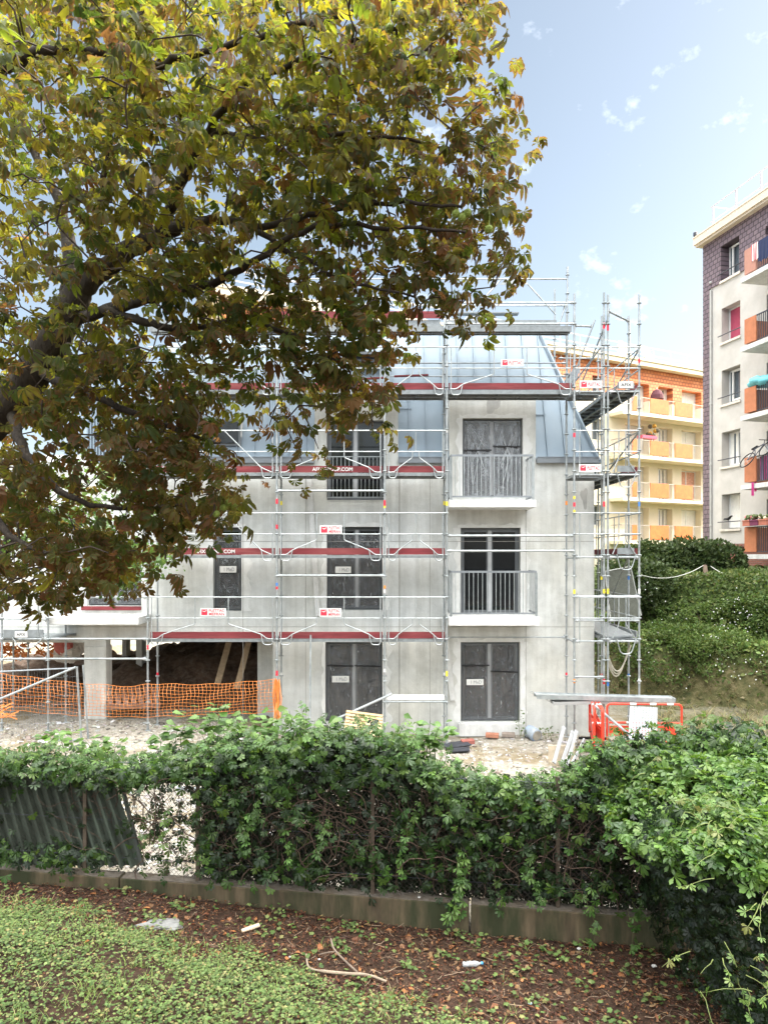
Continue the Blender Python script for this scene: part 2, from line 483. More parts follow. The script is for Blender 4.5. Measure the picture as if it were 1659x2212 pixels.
# ================================================================== GROUND
def ground_mat():
    m = bpy.data.materials.new('ground_surface'); m.use_nodes = True
    n, l = m.node_tree.nodes, m.node_tree.links
    b = n['Principled BSDF']; b.inputs['Roughness'].default_value = 0.95; b.inputs['Specular IOR Level'].default_value = 0.15
    geo = n.new('ShaderNodeNewGeometry'); sp = n.new('ShaderNodeSeparateXYZ'); l.new(geo.outputs['Position'], sp.inputs[0])
    def math_(op, a, c, d=None):
        x = n.new('ShaderNodeMath'); x.operation = op
        for i, v in enumerate((a, c, d)):
            if v is None: continue
            if isinstance(v, (int, float)): x.inputs[i].default_value = v
            else: l.new(v, x.inputs[i])
        return x.outputs[0]
    def noise(scale, det=7, ro=0.65):
        t = n.new('ShaderNodeTexNoise'); t.inputs['Scale'].default_value = scale; t.inputs['Detail'].default_value = det
        t.inputs['Roughness'].default_value = ro; l.new(geo.outputs['Position'], t.inputs['Vector']); return t.outputs['Fac']
    def ramp(src, stops):
        r = n.new('ShaderNodeValToRGB'); e = r.color_ramp.elements
        while len(e) < len(stops): e.new(0.5)
        for k, (p, c) in enumerate(stops):
            e[k].position = p; e[k].color = tuple(c) + (1,)
        l.new(src, r.inputs[0]); return r.outputs[0]
    def mix(f, a, c):
        x = n.new('ShaderNodeMix'); x.data_type = 'RGBA'; l.new(f, x.inputs['Factor']); l.new(a, x.inputs['A']); l.new(c, x.inputs['B'])
        return x.outputs['Result']
    def smooth(v, a, c):
        x = n.new('ShaderNodeMapRange'); x.interpolation_type = 'SMOOTHSTEP'
        x.inputs['From Min'].default_value = a; x.inputs['From Max'].default_value = c
        l.new(v, x.inputs['Value']); return x.outputs[0]
    gravel = ramp(noise(9, 9, 0.75), [(0.25, (0.13, 0.11, 0.085)), (0.42, (0.27, 0.24, 0.195)), (0.56, (0.36, 0.335, 0.29)), (0.72, (0.46, 0.445, 0.41))])
    sand = ramp(noise(6, 8, 0.7), [(0.3, (0.15, 0.115, 0.07)), (0.55, (0.24, 0.20, 0.135)), (0.75, (0.31, 0.275, 0.21))])
    site = mix(smooth(noise(0.55, 3), 0.47, 0.6), gravel, sand)
    soil = ramp(noise(14, 8, 0.75), [(0.3, (0.018, 0.011, 0.008)), (0.55, (0.055, 0.033, 0.022)), (0.75, (0.11, 0.068, 0.042))])
    bank = ramp(noise(3.5, 8, 0.7), [(0.3, (0.03, 0.04, 0.016)), (0.5, (0.08, 0.075, 0.033)), (0.72, (0.17, 0.14, 0.08))])
    green = ramp(noise(6, 8, 0.7), [(0.3, (0.02, 0.035, 0.01)), (0.7, (0.06, 0.085, 0.025))])
    zz = math_('ADD', sp.outputs[2], math_('MULTIPLY', noise(1.5, 4), 0.9))
    bankc = mix(smooth(zz, 1.5, 2.3), bank, green)
    foot = math_('MULTIPLY', smooth(sp.outputs[1], 15.5, 18.5), 0.75)
    mb = math_('MULTIPLY', math_('MAXIMUM', smooth(zz, 0.42, 0.62), foot), smooth(sp.outputs[0], 5.8, 7.5))
    c = mix(mb, site, bankc)
    d = math_('SUBTRACT', sp.outputs[1], math_('MULTIPLY_ADD', sp.outputs[0], -0.1548, 8.61))
    c = mix(smooth(d, 0.0, 0.12), soil, c)
    l.new(c, b.inputs['Base Color'])
    bp = n.new('ShaderNodeBump'); bp.inputs['Strength'].default_value = 0.9; bp.inputs['Distance'].default_value = 0.06
    l.new(noise(12, 10, 0.75), bp.inputs['Height']); l.new(bp.outputs[0], b.inputs['Normal'])
    return m

def spaced(*segs):
    out = []
    for a, b, st in segs: out.append(np.arange(a, b, st))
    return np.concatenate(out + [[segs[-1][1]]])
gx = spaced((-400, -60, 40), (-60, -14, 3), (-14, 9, 0.16), (9, 26, 0.3), (26, 60, 3), (60, 400, 40))
gy = spaced((-30, 4, 2), (4, 10.6, 0.08), (10.6, 34, 0.3), (34, 80, 3), (80, 900, 60))
GX, GY = np.meshgrid(gx, gy)
GZ = gz(GX, GY)
GZ = np.where(GY > 60, GZ * np.clip(1 - (GY - 60) / 200, 0, 1), GZ)
V = np.stack([GX.ravel(), GY.ravel(), GZ.ravel()], 1)
nx, ny = len(gx), len(gy)
ii = (np.arange(ny - 1)[:, None] * nx + np.arange(nx - 1)[None, :]).ravel()
g = np_mesh('ground', V, np.stack([ii, ii + 1, ii + nx + 1, ii + nx], 1), ground_mat(), smooth=True)
tag(g, kind='structure')

# ================================================================== CONCRETE BUILDING
YF = 17.95
def fx(d, Y=YF): return (d - CX) / F * Y
def fz(d, Y=YF): return CZ + (HY - d) / F * Y

bld = thing('apartment_building', 'raw grey concrete apartment building with zinc mansard roof, still wrapped in scaffolding', 'building', (-3, YF, 0))

def wall_grid(mb, x0, x1, z0, z1, y0, y1, holes, m=0):
    hs = [(max(h[0], x0), min(h[1], x1), max(h[2], z0), min(h[3], z1)) for h in holes if h[1] > x0 and h[0] < x1 and h[3] > z0 and h[2] < z1]
    xs = sorted({x0, x1} | {h[0] for h in hs} | {h[1] for h in hs})
    for xa, xb in zip(xs, xs[1:]):
        xm = (xa + xb) / 2
        cuts = sorted([(h[2], h[3]) for h in hs if h[0] < xm < h[1]])
        z = z0
        for (a, b_) in cuts:
            if a > z + 1e-6: mb.box(xa, xb, y0, y1, z, a, m)
            z = max(z, b_)
        if z < z1 - 1e-6: mb.box(xa, xb, y0, y1, z, z1, m)

OPEN = {   # dx0, dx1, dy0, dy1
    'ga': (703, 826, 1387, 1560), 'gb': (995, 1123, 1387, 1560),
    'w1': (461, 522, 1139, 1320), 'w2': (706, 826, 1138, 1318), 'd1': (995, 1124, 1140, 1328), 'w0': (188, 306, 1165, 1309),
    'dd': (706, 829, 908, 1080), 'de': (999, 1129, 903, 1074),
    'wl': (440, 520, 905, 965),
}
HOLES = [(fx(a), fx(b), fz(d), fz(c)) for k, (a, b, c, d) in OPEN.items() if k != 'wl']
PASS = [(fx(230), fx(590), -0.5, fz(1381)), (fx(-300), fx(183), -0.5, fz(1388))]
XR, XL, ZE = fx(1283), fx(-260), 6.9
mb = MB()
wall_grid(mb, XL, XR, -0.4, ZE, YF, YF + 0.3, HOLES + PASS)
mb.box(XR - 0.3, XR - 0.003, YF + 0.3, YF + 11, -0.4, ZE - 0.01)        # right gable wall
mb.box(fx(590), fx(590) + 0.25, YF + 0.3, YF + 10.7, -0.4, 2.5)          # passage side wall
mb.box(fx(205), fx(590), YF + 9.2, YF + 9.5, -0.4, 2.5)                 # passage back wall
mb.box(XL, XR - 0.3, YF + 0.3, YF + 10.9, 2.5, 2.75)                    # first floor slab
mb.box(fx(590) + 0.25, XR - 0.3, YF + 10.7, YF + 11, -0.4, 2.5)
mb.box(XL, XR - 0.3, YF + 10.9, YF + 11.1, 2.45, ZE - 0.01)
mb.box(XL, XL + 0.3, YF + 0.3, YF + 10.9, 2.75, ZE - 0.01)
mb.box(fx(543), fx(590) - .002, YF + .9, YF + 1.15, -0.4, 2.499)
wall = mb.build('facade_wall', M['concrete'], bld)
for (a, b, y0) in ((199, 214, 3.2), (60, 72, 6.5)):
    mb = MB(); mb.box(fx(a), fx(b), YF + y0, YF + y0 + .4, -0.4, 2.5); mb.build('rear_column', M['concrete'], bld)

# stained vertical pour joints, a pale leaning board strip, mortar patches around doors
mb = MB()
for dx, w in ((660, .012), (862, .02), (525, .014), (1135, .012), (928, .01)):
    mb.box(fx(dx), fx(dx) + w, YF - 0.004, YF + 0.002, 0.2, ZE - .1)
mb.box(XL, XR - .005, YF - 0.003, YF + .002, 2.74, 2.752)
mb.box(XL, XR - .005, YF - 0.003, YF + .002, 4.9, 4.912)
mb.build('pour_joint', mat('joint_line', (0.27, 0.26, 0.24), 0.9), bld)

def frame_rect(mb, x0, x1, z0, z1, w, y0, y1, m=0):
    mb.box(x0, x1, y0, y1, z1 - w, z1, m); mb.box(x0, x1, y0, y1, z0, z0 + w, m)
    mb.box(x0, x0 + w, y0, y1, z0 + w, z1 - w, m); mb.box(x1 - w, x1, y0, y1, z0 + w, z1 - w, m)

def wavy(mb, x0, x1, z0, z1, y, amp, seed, nx=14, nz=20):
    r = random.Random(seed); ph = [r.uniform(0, 6.28) for _ in range(6)]
    base = len(mb.v)
    for j in range(nz + 1):
        for i in range(nx + 1):
            u, v = i / nx, j / nz
            e = min(1, 6 * min(u, 1 - u, v, 1 - v) + 0.15)
            yy = amp * e * (math.sin(9 * u + 2 * v + ph[0]) + .7 * math.sin(17 * u - 4 * v + ph[1]) + .6 * math.sin(5 * v + 7 * u + ph[2]) + .4 * math.sin(23 * u + 9 * v + ph[3])) / 2
            mb.v.append((x0 + (x1 - x0) * u, y - abs(amp) + yy, z0 + (z1 - z0) * v))
    for j in range(nz):
        for i in range(nx):
            a = base + j * (nx + 1) + i
            mb.f.append((a, a + 1, a + nx + 2, a + nx + 1)); mb.m.append(0)

def text_geo(txt, h, bold=0.0):
    cu = bpy.data.curves.new('t', 'FONT'); cu.body = txt; cu.size = 1.0; cu.offset = bold
    cu.resolution_u = 3
    o = bpy.data.objects.new('t', cu); COL.objects.link(o)
    bpy.context.view_layer.update()
    dg = bpy.context.evaluated_depsgraph_get()
    me = o.evaluated_get(dg).to_mesh()
    vs = [(v.co.x, v.co.y) for v in me.vertices]; fs = [tuple(p.vertices) for p in me.polygons]
    o.evaluated_get(dg).to_mesh_clear()
    bpy.data.objects.remove(o); bpy.data.curves.remove(cu)
    x0 = min(v[0] for v in vs); x1 = max(v[0] for v in vs); y1 = max(v[1] for v in vs)
    y0 = min(0, min(v[1] for v in vs))
    s = h / max(y1, 1e-6)
    return [((v[0] - x0) * s, v[1] * s) for v in vs], fs, (x1 - x0) * s
def put_text(mb, txt, c, ux, h, m, width=None, bold=0.01, off=0.004):
    """lettering centred at c, running along ux, upright, standing off the surface"""
    vs, fs, w = text_geo(txt, h, bold)
    ux = Vector(ux).normalized(); up = Vector((0, 0, 1)); nrm = ux.cross(up)
    k = (width / w) if width else 1.0
    mb.add([Vector(c) + ux * ((v[0] - w / 2) * k) + up * (v[1] - h / 2) + nrm * off for v in vs], fs, m)

M['fleck'] = mat('film_tear_glint', (.42, .44, .46), .3, 0, .05)  # pale bits of torn film, and glints on its creases painted as strips
def window(key, kind, seed, note=None):
    a, b, c, d = OPEN[key]
    x0, x1, z0, z1 = fx(a) + .004, fx(b) - .004, fz(d) + .004, fz(c) - .004
    y = YF + 0.17
    two = (x1 - x0) > 1.0
    mb = MB()
    frame_rect(mb, x0, x1, z0, z1, 0.065, y, y + 0.08)
    xm = x0 + (x1 - x0) * (0.5 if key != 'w2' else 0.54)
    leaves = [(x0 + .065, xm - .045), (xm + .045, x1 - .065)] if two else [(x0 + .065, x1 - .065)]
    for (p, q) in leaves: frame_rect(mb, p, q, z0 + .065, z1 - .065, 0.035, y + .012, y + .07)
    nm = 'balcony_door' if (z1 - z0) > 2.0 or key in ('ga', 'gb', 'd1', 'dd', 'de') else 'window'
    w = mb.build(nm, M['alu'], bld)
    if two:
        mb = MB(); mb.box(xm - .045, xm + .045, y - .012, y + .075, z0 + .066, z1 - .066)
        mb.build('centre_post', M['alu_light'], w)
    for (p, q) in leaves:
        mb = MB(); mb.box(p + .035, q - .035, y + .03, y + .045, z0 + .1, z1 - .1); mb.build('pane', M['glass'], w)
    if kind != 'bare':
        for i, (p, q) in enumerate(leaves):
            mb = MB(); wavy(mb, p - .02, q + .02, z0 + .04, z1 - .05 - (0.10 if kind == 'low' else 0), y - .018, .012 if kind == 'tight' else .035, seed + i)
            r_ = random.Random(seed * 7 + i)
            for q_ in range({'tape': 15, 'bright': 6}.get(kind, 5)):
                cx, cz = r_.uniform(p + .03, q - .03), r_.uniform(z0 + .1, z1 - .15); a_ = r_.uniform(.6, 2.6); L_ = r_.uniform(.015, .075); w_ = r_.uniform(.003, .011)
                ca, sa = math.cos(a_), math.sin(a_); yy_ = y - .075
                mb.poly([(cx - ca * L_ - sa * w_ * .3, yy_, cz - sa * L_ + ca * w_ * .3), (cx - sa * w_, yy_ - .006, cz - ca * w_), (cx + ca * L_, yy_, cz + sa * L_), (cx + sa * w_, yy_ - .01, cz + ca * w_)], 1)
            if kind == 'bright':
                for q_ in range(9):      # painted glint strips along folds fanning down from the corners
                    side_ = r_.random() < .5; xt = (p + .03 if side_ else q - .03) + r_.uniform(0, .12) * (1 if side_ else -1); zt_ = z1 - .1 - r_.uniform(0, .15)
                    L_ = r_.uniform(.5, 1.5); xb_ = xt + (1 if side_ else -1) * r_.uniform(.02, .42); xb_ = min(max(xb_, p + .02), q - .02); w_ = r_.uniform(.003, .009)
                    mb.poly([(xt, y - .078, zt_), (xb_ - w_, y - .082, zt_ - L_), (xb_, y - .088, zt_ - L_ - .06), (xb_ + w_, y - .082, zt_ - L_)], 1)
            mb.build('plastic_sheet', [M['film_bright'] if kind == 'bright' else M['film'], M['fleck']], w, smooth=True)
    if kind in ('tape', 'bright'):
        for i, (p, q) in enumerate(leaves):
            zt = z0 + (z1 - z0) * (0.70 - .07 * i if key == 'gb' else (0.70 if key == 'ga' else (0.60 + .05 * i)))
            mb = MB(); mb.beam((p - .03, y - .085, zt), (q + .03, y - .085, zt + random.uniform(-.03, .03)), .01, .035)
            mb.build('tape_strip', M['black'], w)
    if note:
        nx0, nx1, ny0, ny1 = note
        mb = MB(); X0, X1, Z0, Z1 = fx(nx0), fx(nx1), fz(ny1), fz(ny0)
        mb.box(X0, X1, y - .103, y - .1, Z0, Z1, 0)
        put_text(mb, '1 MeD', ((X0 + X1) / 2 + .03, y - .103, (Z0 + Z1) / 2), (1, 0, 0), (Z1 - Z0) * .55, 1, (X1 - X0) * .62, 0.0)
        mb.build('paper_note', [M['paper'], M['galv_dark']], w)
    return w
window('ga', 'tape', 1, (717, 754, 1461, 1475))
window('gb', 'tape', 5, (1008, 1045, 1468, 1481))
window('w1', 'low', 9, (474, 510, 1223, 1237))
window('w2', 'low', 13, (724, 758, 1224, 1238))
window('d1', 'bare', 17)
window('w0', 'low', 21)
window('dd', 'bare', 25)
window('de', 'bright', 29)
# door scribbles on the film
for (dx, dy) in ((728, 1422), (747, 1426), (1092, 1404)):
    pass

# threshold blocks below the ground doors, a red timber strip under the left window
mb = MB(); mb.box(fx(990), fx(1128), YF - 0.12, YF + .25, 0.0, fz(1561) - .004); mb.build('door_threshold', M['concrete_pale'], bld, bevel=.01)
mb = MB(); mb.box(fx(188) - .12, fx(306), YF - .05, YF + .05, fz(1318), fz(1309) - .004); mb.build('sill_board', M['redboard'], bld)

# lighter bands of fresh mortar round the openings, uneven in width
M['mortar'] = mat('fresh_mortar', (.69, .70, .685), .9, 0, .10, 3, .2, 30, alt=(.61, .61, .59), altscale=2.5)
rm = random.Random(31)
for key in ('ga', 'gb', 'd1', 'w1', 'w2', 'de'):
    a, b, c, d = OPEN[key]; x0, x1, z0, z1 = fx(a), fx(b), fz(d), fz(c)
    mb = MB()
    def ragged(p, q, horizontal, w0):
        n = 14
        for i in range(n):
            u0, u1 = p + (q - p) * i / n, p + (q - p) * (i + 1) / n; wa = w0 * (1 + .35 * math.sin(i * 1.3 + w0 * 40) + rm.uniform(-.2, .2))
            yield u0, u1, wa
    def band(p, q, w0, f):
        ws = [w0 * (1 + .30 * math.sin(i * .9 + w0 * 40) + rm.uniform(-.22, .22)) for i in range(25)]
        for i in range(24):
            u0, u1 = p + (q - p) * i / 24, p + (q - p) * (i + 1) / 24; mb.quad(*[(x, YF - .0025, z) for x, z in f(u0, u1, ws[i], ws[i + 1])])
    band(z0, z1, rm.uniform(.08, .16), lambda u0, u1, wa, wb: ((x0 - wa, u0), (x0 - .002, u0), (x0 - .002, u1), (x0 - wb, u1)))
    band(z0, z1, rm.uniform(.10, .24), lambda u0, u1, wa, wb: ((x1 + .002, u0), (x1 + wa, u0), (x1 + wb, u1), (x1 + .002, u1)))
    band(x0 - .08, x1 + .1, .09, lambda u0, u1, wa, wb: ((u0, z1 + .002), (u1, z1 + .002), (u1, z1 + wb), (u0, z1 + wa)))
    mb.build('mortar_band', M['mortar'], wall)
# dark damp patches left by the pour
M['damp'] = mat('damp_concrete', (.42, .42, .405), .9, 0, .2, 3)
for (dx, dy, w_, h_) in ((1064, 862, .16, .42), (1262, 1070, .09, .30), (820, 1030, .0, .0)):
    if not w_: continue
    mb = MB(); pts = []
    for i in range(18):
        t = 2 * math.pi * i / 18; k = 1 + .25 * math.sin(3 * t + dx) + rm.uniform(-.1, .1); pts.append((fx(dx) + w_ * k * math.cos(t), YF - .0022, fz(dy) + h_ * k * math.sin(t) * (1 if math.sin(t) < 0 else .6)))
    mb.poly(list(reversed(pts))); mb.build('damp_patch', M['damp'], wall)

# dormers: concrete fronts that break through the roof
def dormer(d0, d1, dtop, hole):
    mb = MB(); x0, x1, zt = fx(d0), fx(d1), fz(dtop)
    wall_grid(mb, x0, x1, ZE, zt, YF, YF + .3, [HOLES_BY[hole]])
    mb.box(x0, x1, YF + .3, YF + 1.5, ZE + .02, zt - .003)
    mb.build('dormer', M['concrete'], bld)
HOLES_BY = {k: (fx(a), fx(b), fz(d), fz(c)) for k, (a, b, c, d) in OPEN.items()}
dormer(970, 1157, 850, 'de')
dormer(680, 860, 850, 'dd')

# zinc mansard
RB, RT = (6.95, YF - .03), (10.78, YF + 1.3)
XB, XT = XR + .10, 4.12
def roof_y(z): return RB[1] + (RT[1] - RB[1]) * (z - RB[0]) / (RT[0] - RB[0])
def roof_x(z): return XB + (XT - XB) * (z - RB[0]) / (RT[0] - RB[0])
XLB = fx(345)
mb = MB()
vb = [(XLB, RB[1], RB[0]), (XB, RB[1], RB[0]), (XB, YF + 11.2, RB[0]), (XLB, YF + 11.2, RB[0]),
      (XLB, RT[1], RT[0]), (XT, RT[1], RT[0]), (XT, YF + 9.9, RT[0]), (XLB, YF + 9.9, RT[0])]
mb.add(vb, [(1, 2, 6, 5), (2, 3, 7, 6), (3, 0, 4, 7), (4, 5, 6, 7)])
def front(xa, xb, za, zb):
    mb.quad((xa, roof_y(za), za), (xb, roof_y(za), za), (xb, roof_y(zb), zb), (xa, roof_y(zb), zb))
zd = fz(850) - .15
front(XLB, fx(680), RB[0], RT[0]); front(fx(680), fx(860), zd, RT[0]); front(fx(860), fx(970), RB[0], RT[0]); front(fx(970), fx(1157), zd, RT[0])
x_ = fx(1157); mb.poly([(x_, RB[1], RB[0]), (XB, RB[1], RB[0]), (XT, RT[1], RT[0]), (x_, RT[1], RT[0])])
roof = mb.build('mansard_roof', M['zinc'], bld)
mb = MB()
x = XLB + .2
zs_top = RT[0]
while x < XB - .1:
    zt = min(RT[0], RB[0] + (XB - .06 - x) / (XB - XT) * (RT[0] - RB[0])) if x > XT - .05 else RT[0]
    in_d = any(fx(a) - .02 < x < fx(b) + .02 for a, b in ((970, 1157), (680, 860)))
    zb = fz(850) - .05 if in_d else RB[0] + .02
    if zt > zb + .2:
        mb.beam((x, roof_y(zb) - .02, zb), (x, roof_y(zt) - .02, zt), .022, .045)
    x += .437
mb.build('standing_seam', M['zinc'], roof)
mb = MB()
mb.beam((XB + .0, RB[1] - .012, RB[0]), (XT, RT[1] - .012, RT[0]), .10, .07)
mb.beam((XB + .02, RB[1] + .02, RB[0]), (XB + .02, YF + 11.2, RB[0]), .1, .1)
mb.build('hip_flashing', M['zinc'], roof)
for (a, b) in ((1157.5, 1290), (860.5, 969.5), (345, 679.5)):
    mb = MB(); mb.box(fx(a), fx(b), YF - .14, YF - .004, fz(1001), fz(990))
    mb.beam((fx(a), YF - .15, fz(989)), (fx(b), YF - .15, fz(989)), .02, .02)
    mb.build('eaves_gutter', M['zinc_dark'], bld)
for (a, b) in ((862, 969.5), (1158, 1200)):
    mb = MB(); z = 8.35 if a < 1000 else 8.18
    mb.beam((fx(a), roof_y(z) - .02, z), (fx(a) + .33, roof_y(z) - .02, z), .02, .03); mb.build('cross_seam', M['zinc'], roof)
# small roof lights half hidden by leaves
for (a, b, c, d) in ((440, 520, 905, 962), (760, 826, 742, 775)):
    mb = MB(); z0, z1 = fz(d), fz(c)
    frame_rect(mb, fx(a), fx(b), z0, z1, .07, roof_y(z1) - .3, roof_y(z0) + .3)
    w = mb.build('roof_window', M['zinc_dark'], bld)
    mb = MB(); mb.box(fx(a) + .07, fx(b) - .07, roof_y(z0) - .16, roof_y(z0) - .14, z0 + .07, z1 - .07); mb.build('pane', M['glass'], w)
# corrugated cladding of the lower wing on the left
mb = MB()
for i in range(26):
    xx = fx(190) + i * .075
    mb.box(xx, xx + .04, YF - .05, YF + .02, 6.9, 8.0 + .5 * (i > 12))
mb.box(fx(190), fx(344), YF + .02, YF + .1, 6.9, 8.45)
mb.build('corrugated_cladding', M['zinc'], bld)
mb = MB(); mb.box(fx(-260), fx(189), YF + .4, YF + 10.5, 6.9, 7.15); mb.build('flat_roof', M['concrete_pale'], bld)

# entrance slab on the left and its column
YB = 16.98
def slab_box(mb, d0, d1, dy0, dy1, Y0=YB):
    mb.box(fx(d0, Y0), fx(d1, Y0), Y0, YF - .004, fz(dy1, Y0), fz(dy0, Y0))
mb = MB(); slab_box(mb, 100, 300, 1333, 1350); mb.build('entrance_slab', M['concrete_pale'], bld, bevel=.012)
mb = MB(); mb.box(fx(183) + .004, fx(228), YF - .02, YF + .45, -.4, fz(1388) - .1); mb.build('entrance_column', M['concrete'], bld)

def balcony(d0, d1, dy0, dy1, rt):
    mb = MB(); slab_box(mb, d0, d1, dy0, dy1)
    s = mb.build('balcony_slab', M['concrete_pale'], bld, bevel=.012)
    x0, x1 = fx(d0, YB) + .06, fx(d1, YB) - .06
    z0, z1 = fz(dy0, YB) + .004, fz(rt, YB)
    mb = MB()
    y = YB + .05
    mb.box(x0, x1, y - .006, y + .006, z1 - .05, z1)
    mb.box(x0 + .03, x1 - .03, y - .005, y + .005, z0 + .06, z0 + .1)
    for sx in (x0, x1):
        mb.box(sx - .006, sx + .006, y + .007, YF - .01, z1 - .05, z1)
        mb.box(sx - .005, sx + .005, y + .007, YF - .01, z0 + .06, z0 + .1)
    mb.build('handrail', M['galv_dark'], s)
    mb = MB(); n = 19
    for i in range(1, n):
        xx = x0 + (x1 - x0) * i / n
        mb.box(xx - .007, xx + .007, y - .004, y + .004, z0 + .1, z1 - .05)
    for sx in (x0, x1):
        for j in range(1, 9):
            yy = y + (YF - y) * j / 9
            mb.box(sx - .004, sx + .004, yy - .012, yy + .012, z0 + .1, z1 - .05)
    mb.build('railing_bar', M['galv'], s)
    for sx, dr in ((x0, 1), (x1, -1)):
        mb = MB(); mb.box(sx - .006 + .012 * (dr > 0), sx + .006 - .0 * dr, y, y + .012, z0, z1); mb.box(sx - .03, sx + .03, y + .012, y + .024, z0, z1 - .05)
        mb.build('railing_post', M['galv'], s)
balcony(969, 1158, 1080, 1096, 981)
balcony(969, 1165, 1333, 1352, 1233)
# french-balcony bars in front of the shaded dormer door
mb = MB(); x0, x1 = fx(707), fx(828); y = YF - .04
mb.box(x0, x1, y - .01, y + .01, fz(988), fz(986)); mb.box(x0, x1, y - .01, y + .01, fz(1076), fz(1074))
for i in range(14):
    xx = x0 + (x1 - x0) * (i + .5) / 14; mb.box(xx - .007, xx + .007, y - .004, y + .004, fz(1074), fz(988))
mb.build('window_guard', M['galv'], bld)
# flat downpipe covers: two pale boards leaning along the wall
mb = MB(); mb.beam((fx(668), YF - .05, fz(1030)), (fx(688), YF - .05, fz(1330)), .13, .03, up=(0, 1, 0)); mb.build('cable_duct', M['concrete_pale'], bld)
mb = MB(); mb.beam((fx(957), YF - .06, fz(1330)), (fx(977), YF - .06, fz(1512)), .13, .03, up=(0, 1, 0)); mb.build('cable_duct', M['concrete_pale'], bld)

# rubble inside the open passage
hx = np.linspace(fx(-300), fx(588), 60); hy = np.linspace(YF + .6, YF + 9.1, 44)
HX, HYY = np.meshgrid(hx, hy)
HZ = 0.15 + 1.25 * sstep(YF + .4, YF + 3.8, HYY) * (0.5 + 0.5 * sstep(-10, -6.3, HX)) + 0.16 * np.sin(3 * HX + HYY) * np.sin(2.6 * HYY) + RNG.normal(0, .06, HX.shape)
HZ = HZ + 0.5 * np.exp(-((HX + 4.6) ** 2 / 1.2 + (HYY - YF - 5) ** 2 / 3))
V = np.stack([HX.ravel(), HYY.ravel(), HZ.ravel()], 1); nx, ny = len(hx), len(hy)
ii = (np.arange(ny - 1)[:, None] * nx + np.arange(nx - 1)[None, :]).ravel()
rb = np_mesh('rubble', V, np.stack([ii, ii + 1, ii + nx + 1, ii + nx], 1), M['dirt'])
tag(rb, 'dark dug soil and rubble heaped inside the open ground floor passage', kind='stuff')

# ================================================================== SCAFFOLDING
YO, YI = 16.9, 17.63
KO = F / YO
def ox(d): return (d - CX) / KO
def oz(d): return CZ + (HY - d) / KO
LA, LB, LC, LD, LE = 2.56, 4.56, 6.52, 8.50, 10.06
TAPE = {'r': M['red'], 'y': M['yellow_tape'], 'o': M['orange_tape'], 'b': M['blue_tape'], 'w': M['white']}
TK = list(TAPE)

def standard(parent, x, y, z0, z1, tapes=(), r=.0242, lean=0.0):
    mb = MB()
    mb.tube([(x, y, z0), (x + lean, y, z1)], r, 8, 0)
    z = math.ceil(z0 / .5) * .5 + .06
    k = 0
    while z < z1 - .05:
        xx = x + lean * (z - z0) / (z1 - z0)
        mb.lathe((xx, y, z), [(r + .004, -.02), (.058, -.006), (.058, .006), (r + .004, .02)], 8, 0)
        if k % 4 == 3: mb.tube([(xx, y, z + .06), (xx, y, z + .22)], r + .006, 8, 0)
        z += .5; k += 1
    mb.lathe((x, y, z0), [(.075, 0), (.075, .008), (.03, .02), (.02, .3)], 8, 0)
    for (zt, h, c) in tapes:
        xx = x + lean * (zt - z0) / (z1 - z0)
        mb.tube([(xx, y, zt - h / 2), (xx, y, zt + h / 2)], r + .0035, 8, 1 + TK.index(c))
    return mb.build('standard', [M['galv']] + [TAPE[k] for k in TK], parent, smooth=False)

def ledger(parent, a, b, r=.024, name='ledger'):
    mb = MB(); a, b = Vector(a), Vector(b); d = (b - a).normalized()
    mb.tube([a, b], r, 8)
    for p, s in ((a, 1), (b, -1)):
        mb.tube([p + d * s * .03, p + d * s * .11], r + .010, 8)
        q = p + d * s * .06
        mb.beam(q - Vector((0, 0, .06)), q + Vector((0, 0, .07)), .012, .03)
    return mb.build(name, M['galv'], parent)

def bent(pts, k=.05):
    """rounds the corners of a polyline"""
    pts = [Vector(p) for p in pts]; out = [pts[0]]
    for a, b, c in zip(pts, pts[1:], pts[2:]):
        d1 = (a - b); d2 = (c - b); q = min(k, d1.length / 2.2, d2.length / 2.2)
        d1.normalize(); d2.normalize()
        for t in (0, .25, .5, .75, 1):
            p0, p2 = b + d1 * q, b + d2 * q
            out.append(p0 * (1 - t) ** 2 + b * 2 * t * (1 - t) + p2 * t * t)
    return out + [pts[-1]]

def guard(parent, x0, x1, z, kind='long', y=YO):
    """pre-assembled guardrail frame: top and middle rail, end posts with bottom loops, bent diagonals"""
    mb = MB(); r = .014
    xa, xb = x0 + .10, x1 - .10; L = xb - xa
    P3 = lambda x, zz, o=0: (x, y - .03 + o, zz)
    zt, zm = z + 1.0, z + .5
    mb.tube([P3(x0 + .02, zt), P3(x1 - .02, zt)], .0165, 6)
    mb.tube([P3(xa, zm), P3(xb, zm)], r, 6)
    if kind == 'long':
        f = (.36, .635)
    elif kind == 'wide':
        f = (.40, .60)
    else:
        f = (.44, .56)
    for s in (0, 1):
        xe = xa if s == 0 else xb
        sg = 1 if s == 0 else -1
        xc = xa + L * f[s]
        xl = xe + sg * min(.27, L * .17)
        zl = z + .02 + (.10 if kind != 'short' else .09)
        loop = bent([P3(xe, zt), P3(xe, z - .13), P3(xl - sg * .05, z - .13), P3(xl, zl)], .075)
        mb.tube(loop, r, 6)
        top = zt if kind == 'long' else (zm if kind == 'short' else zt)
        if kind == 'wide':
            mb.tube(bent([P3(xc, zt), P3(xl, zl), P3(xe + sg * .02, z + .01)], .05), r, 6)
        else:
            mb.tube(bent([P3(xc, top), P3(xc, z + .36), P3(xl, zl), P3(xe + sg * .13, z + .01), P3(xe - sg * .02, z + .01)], .05), r, 6)
    if kind == 'short':
        mb.tube([P3((xa + xb) / 2, zt), P3((xa + xb) / 2, zm)], r * .8, 6)
    return mb.build('guardrail', M['galv'], parent)

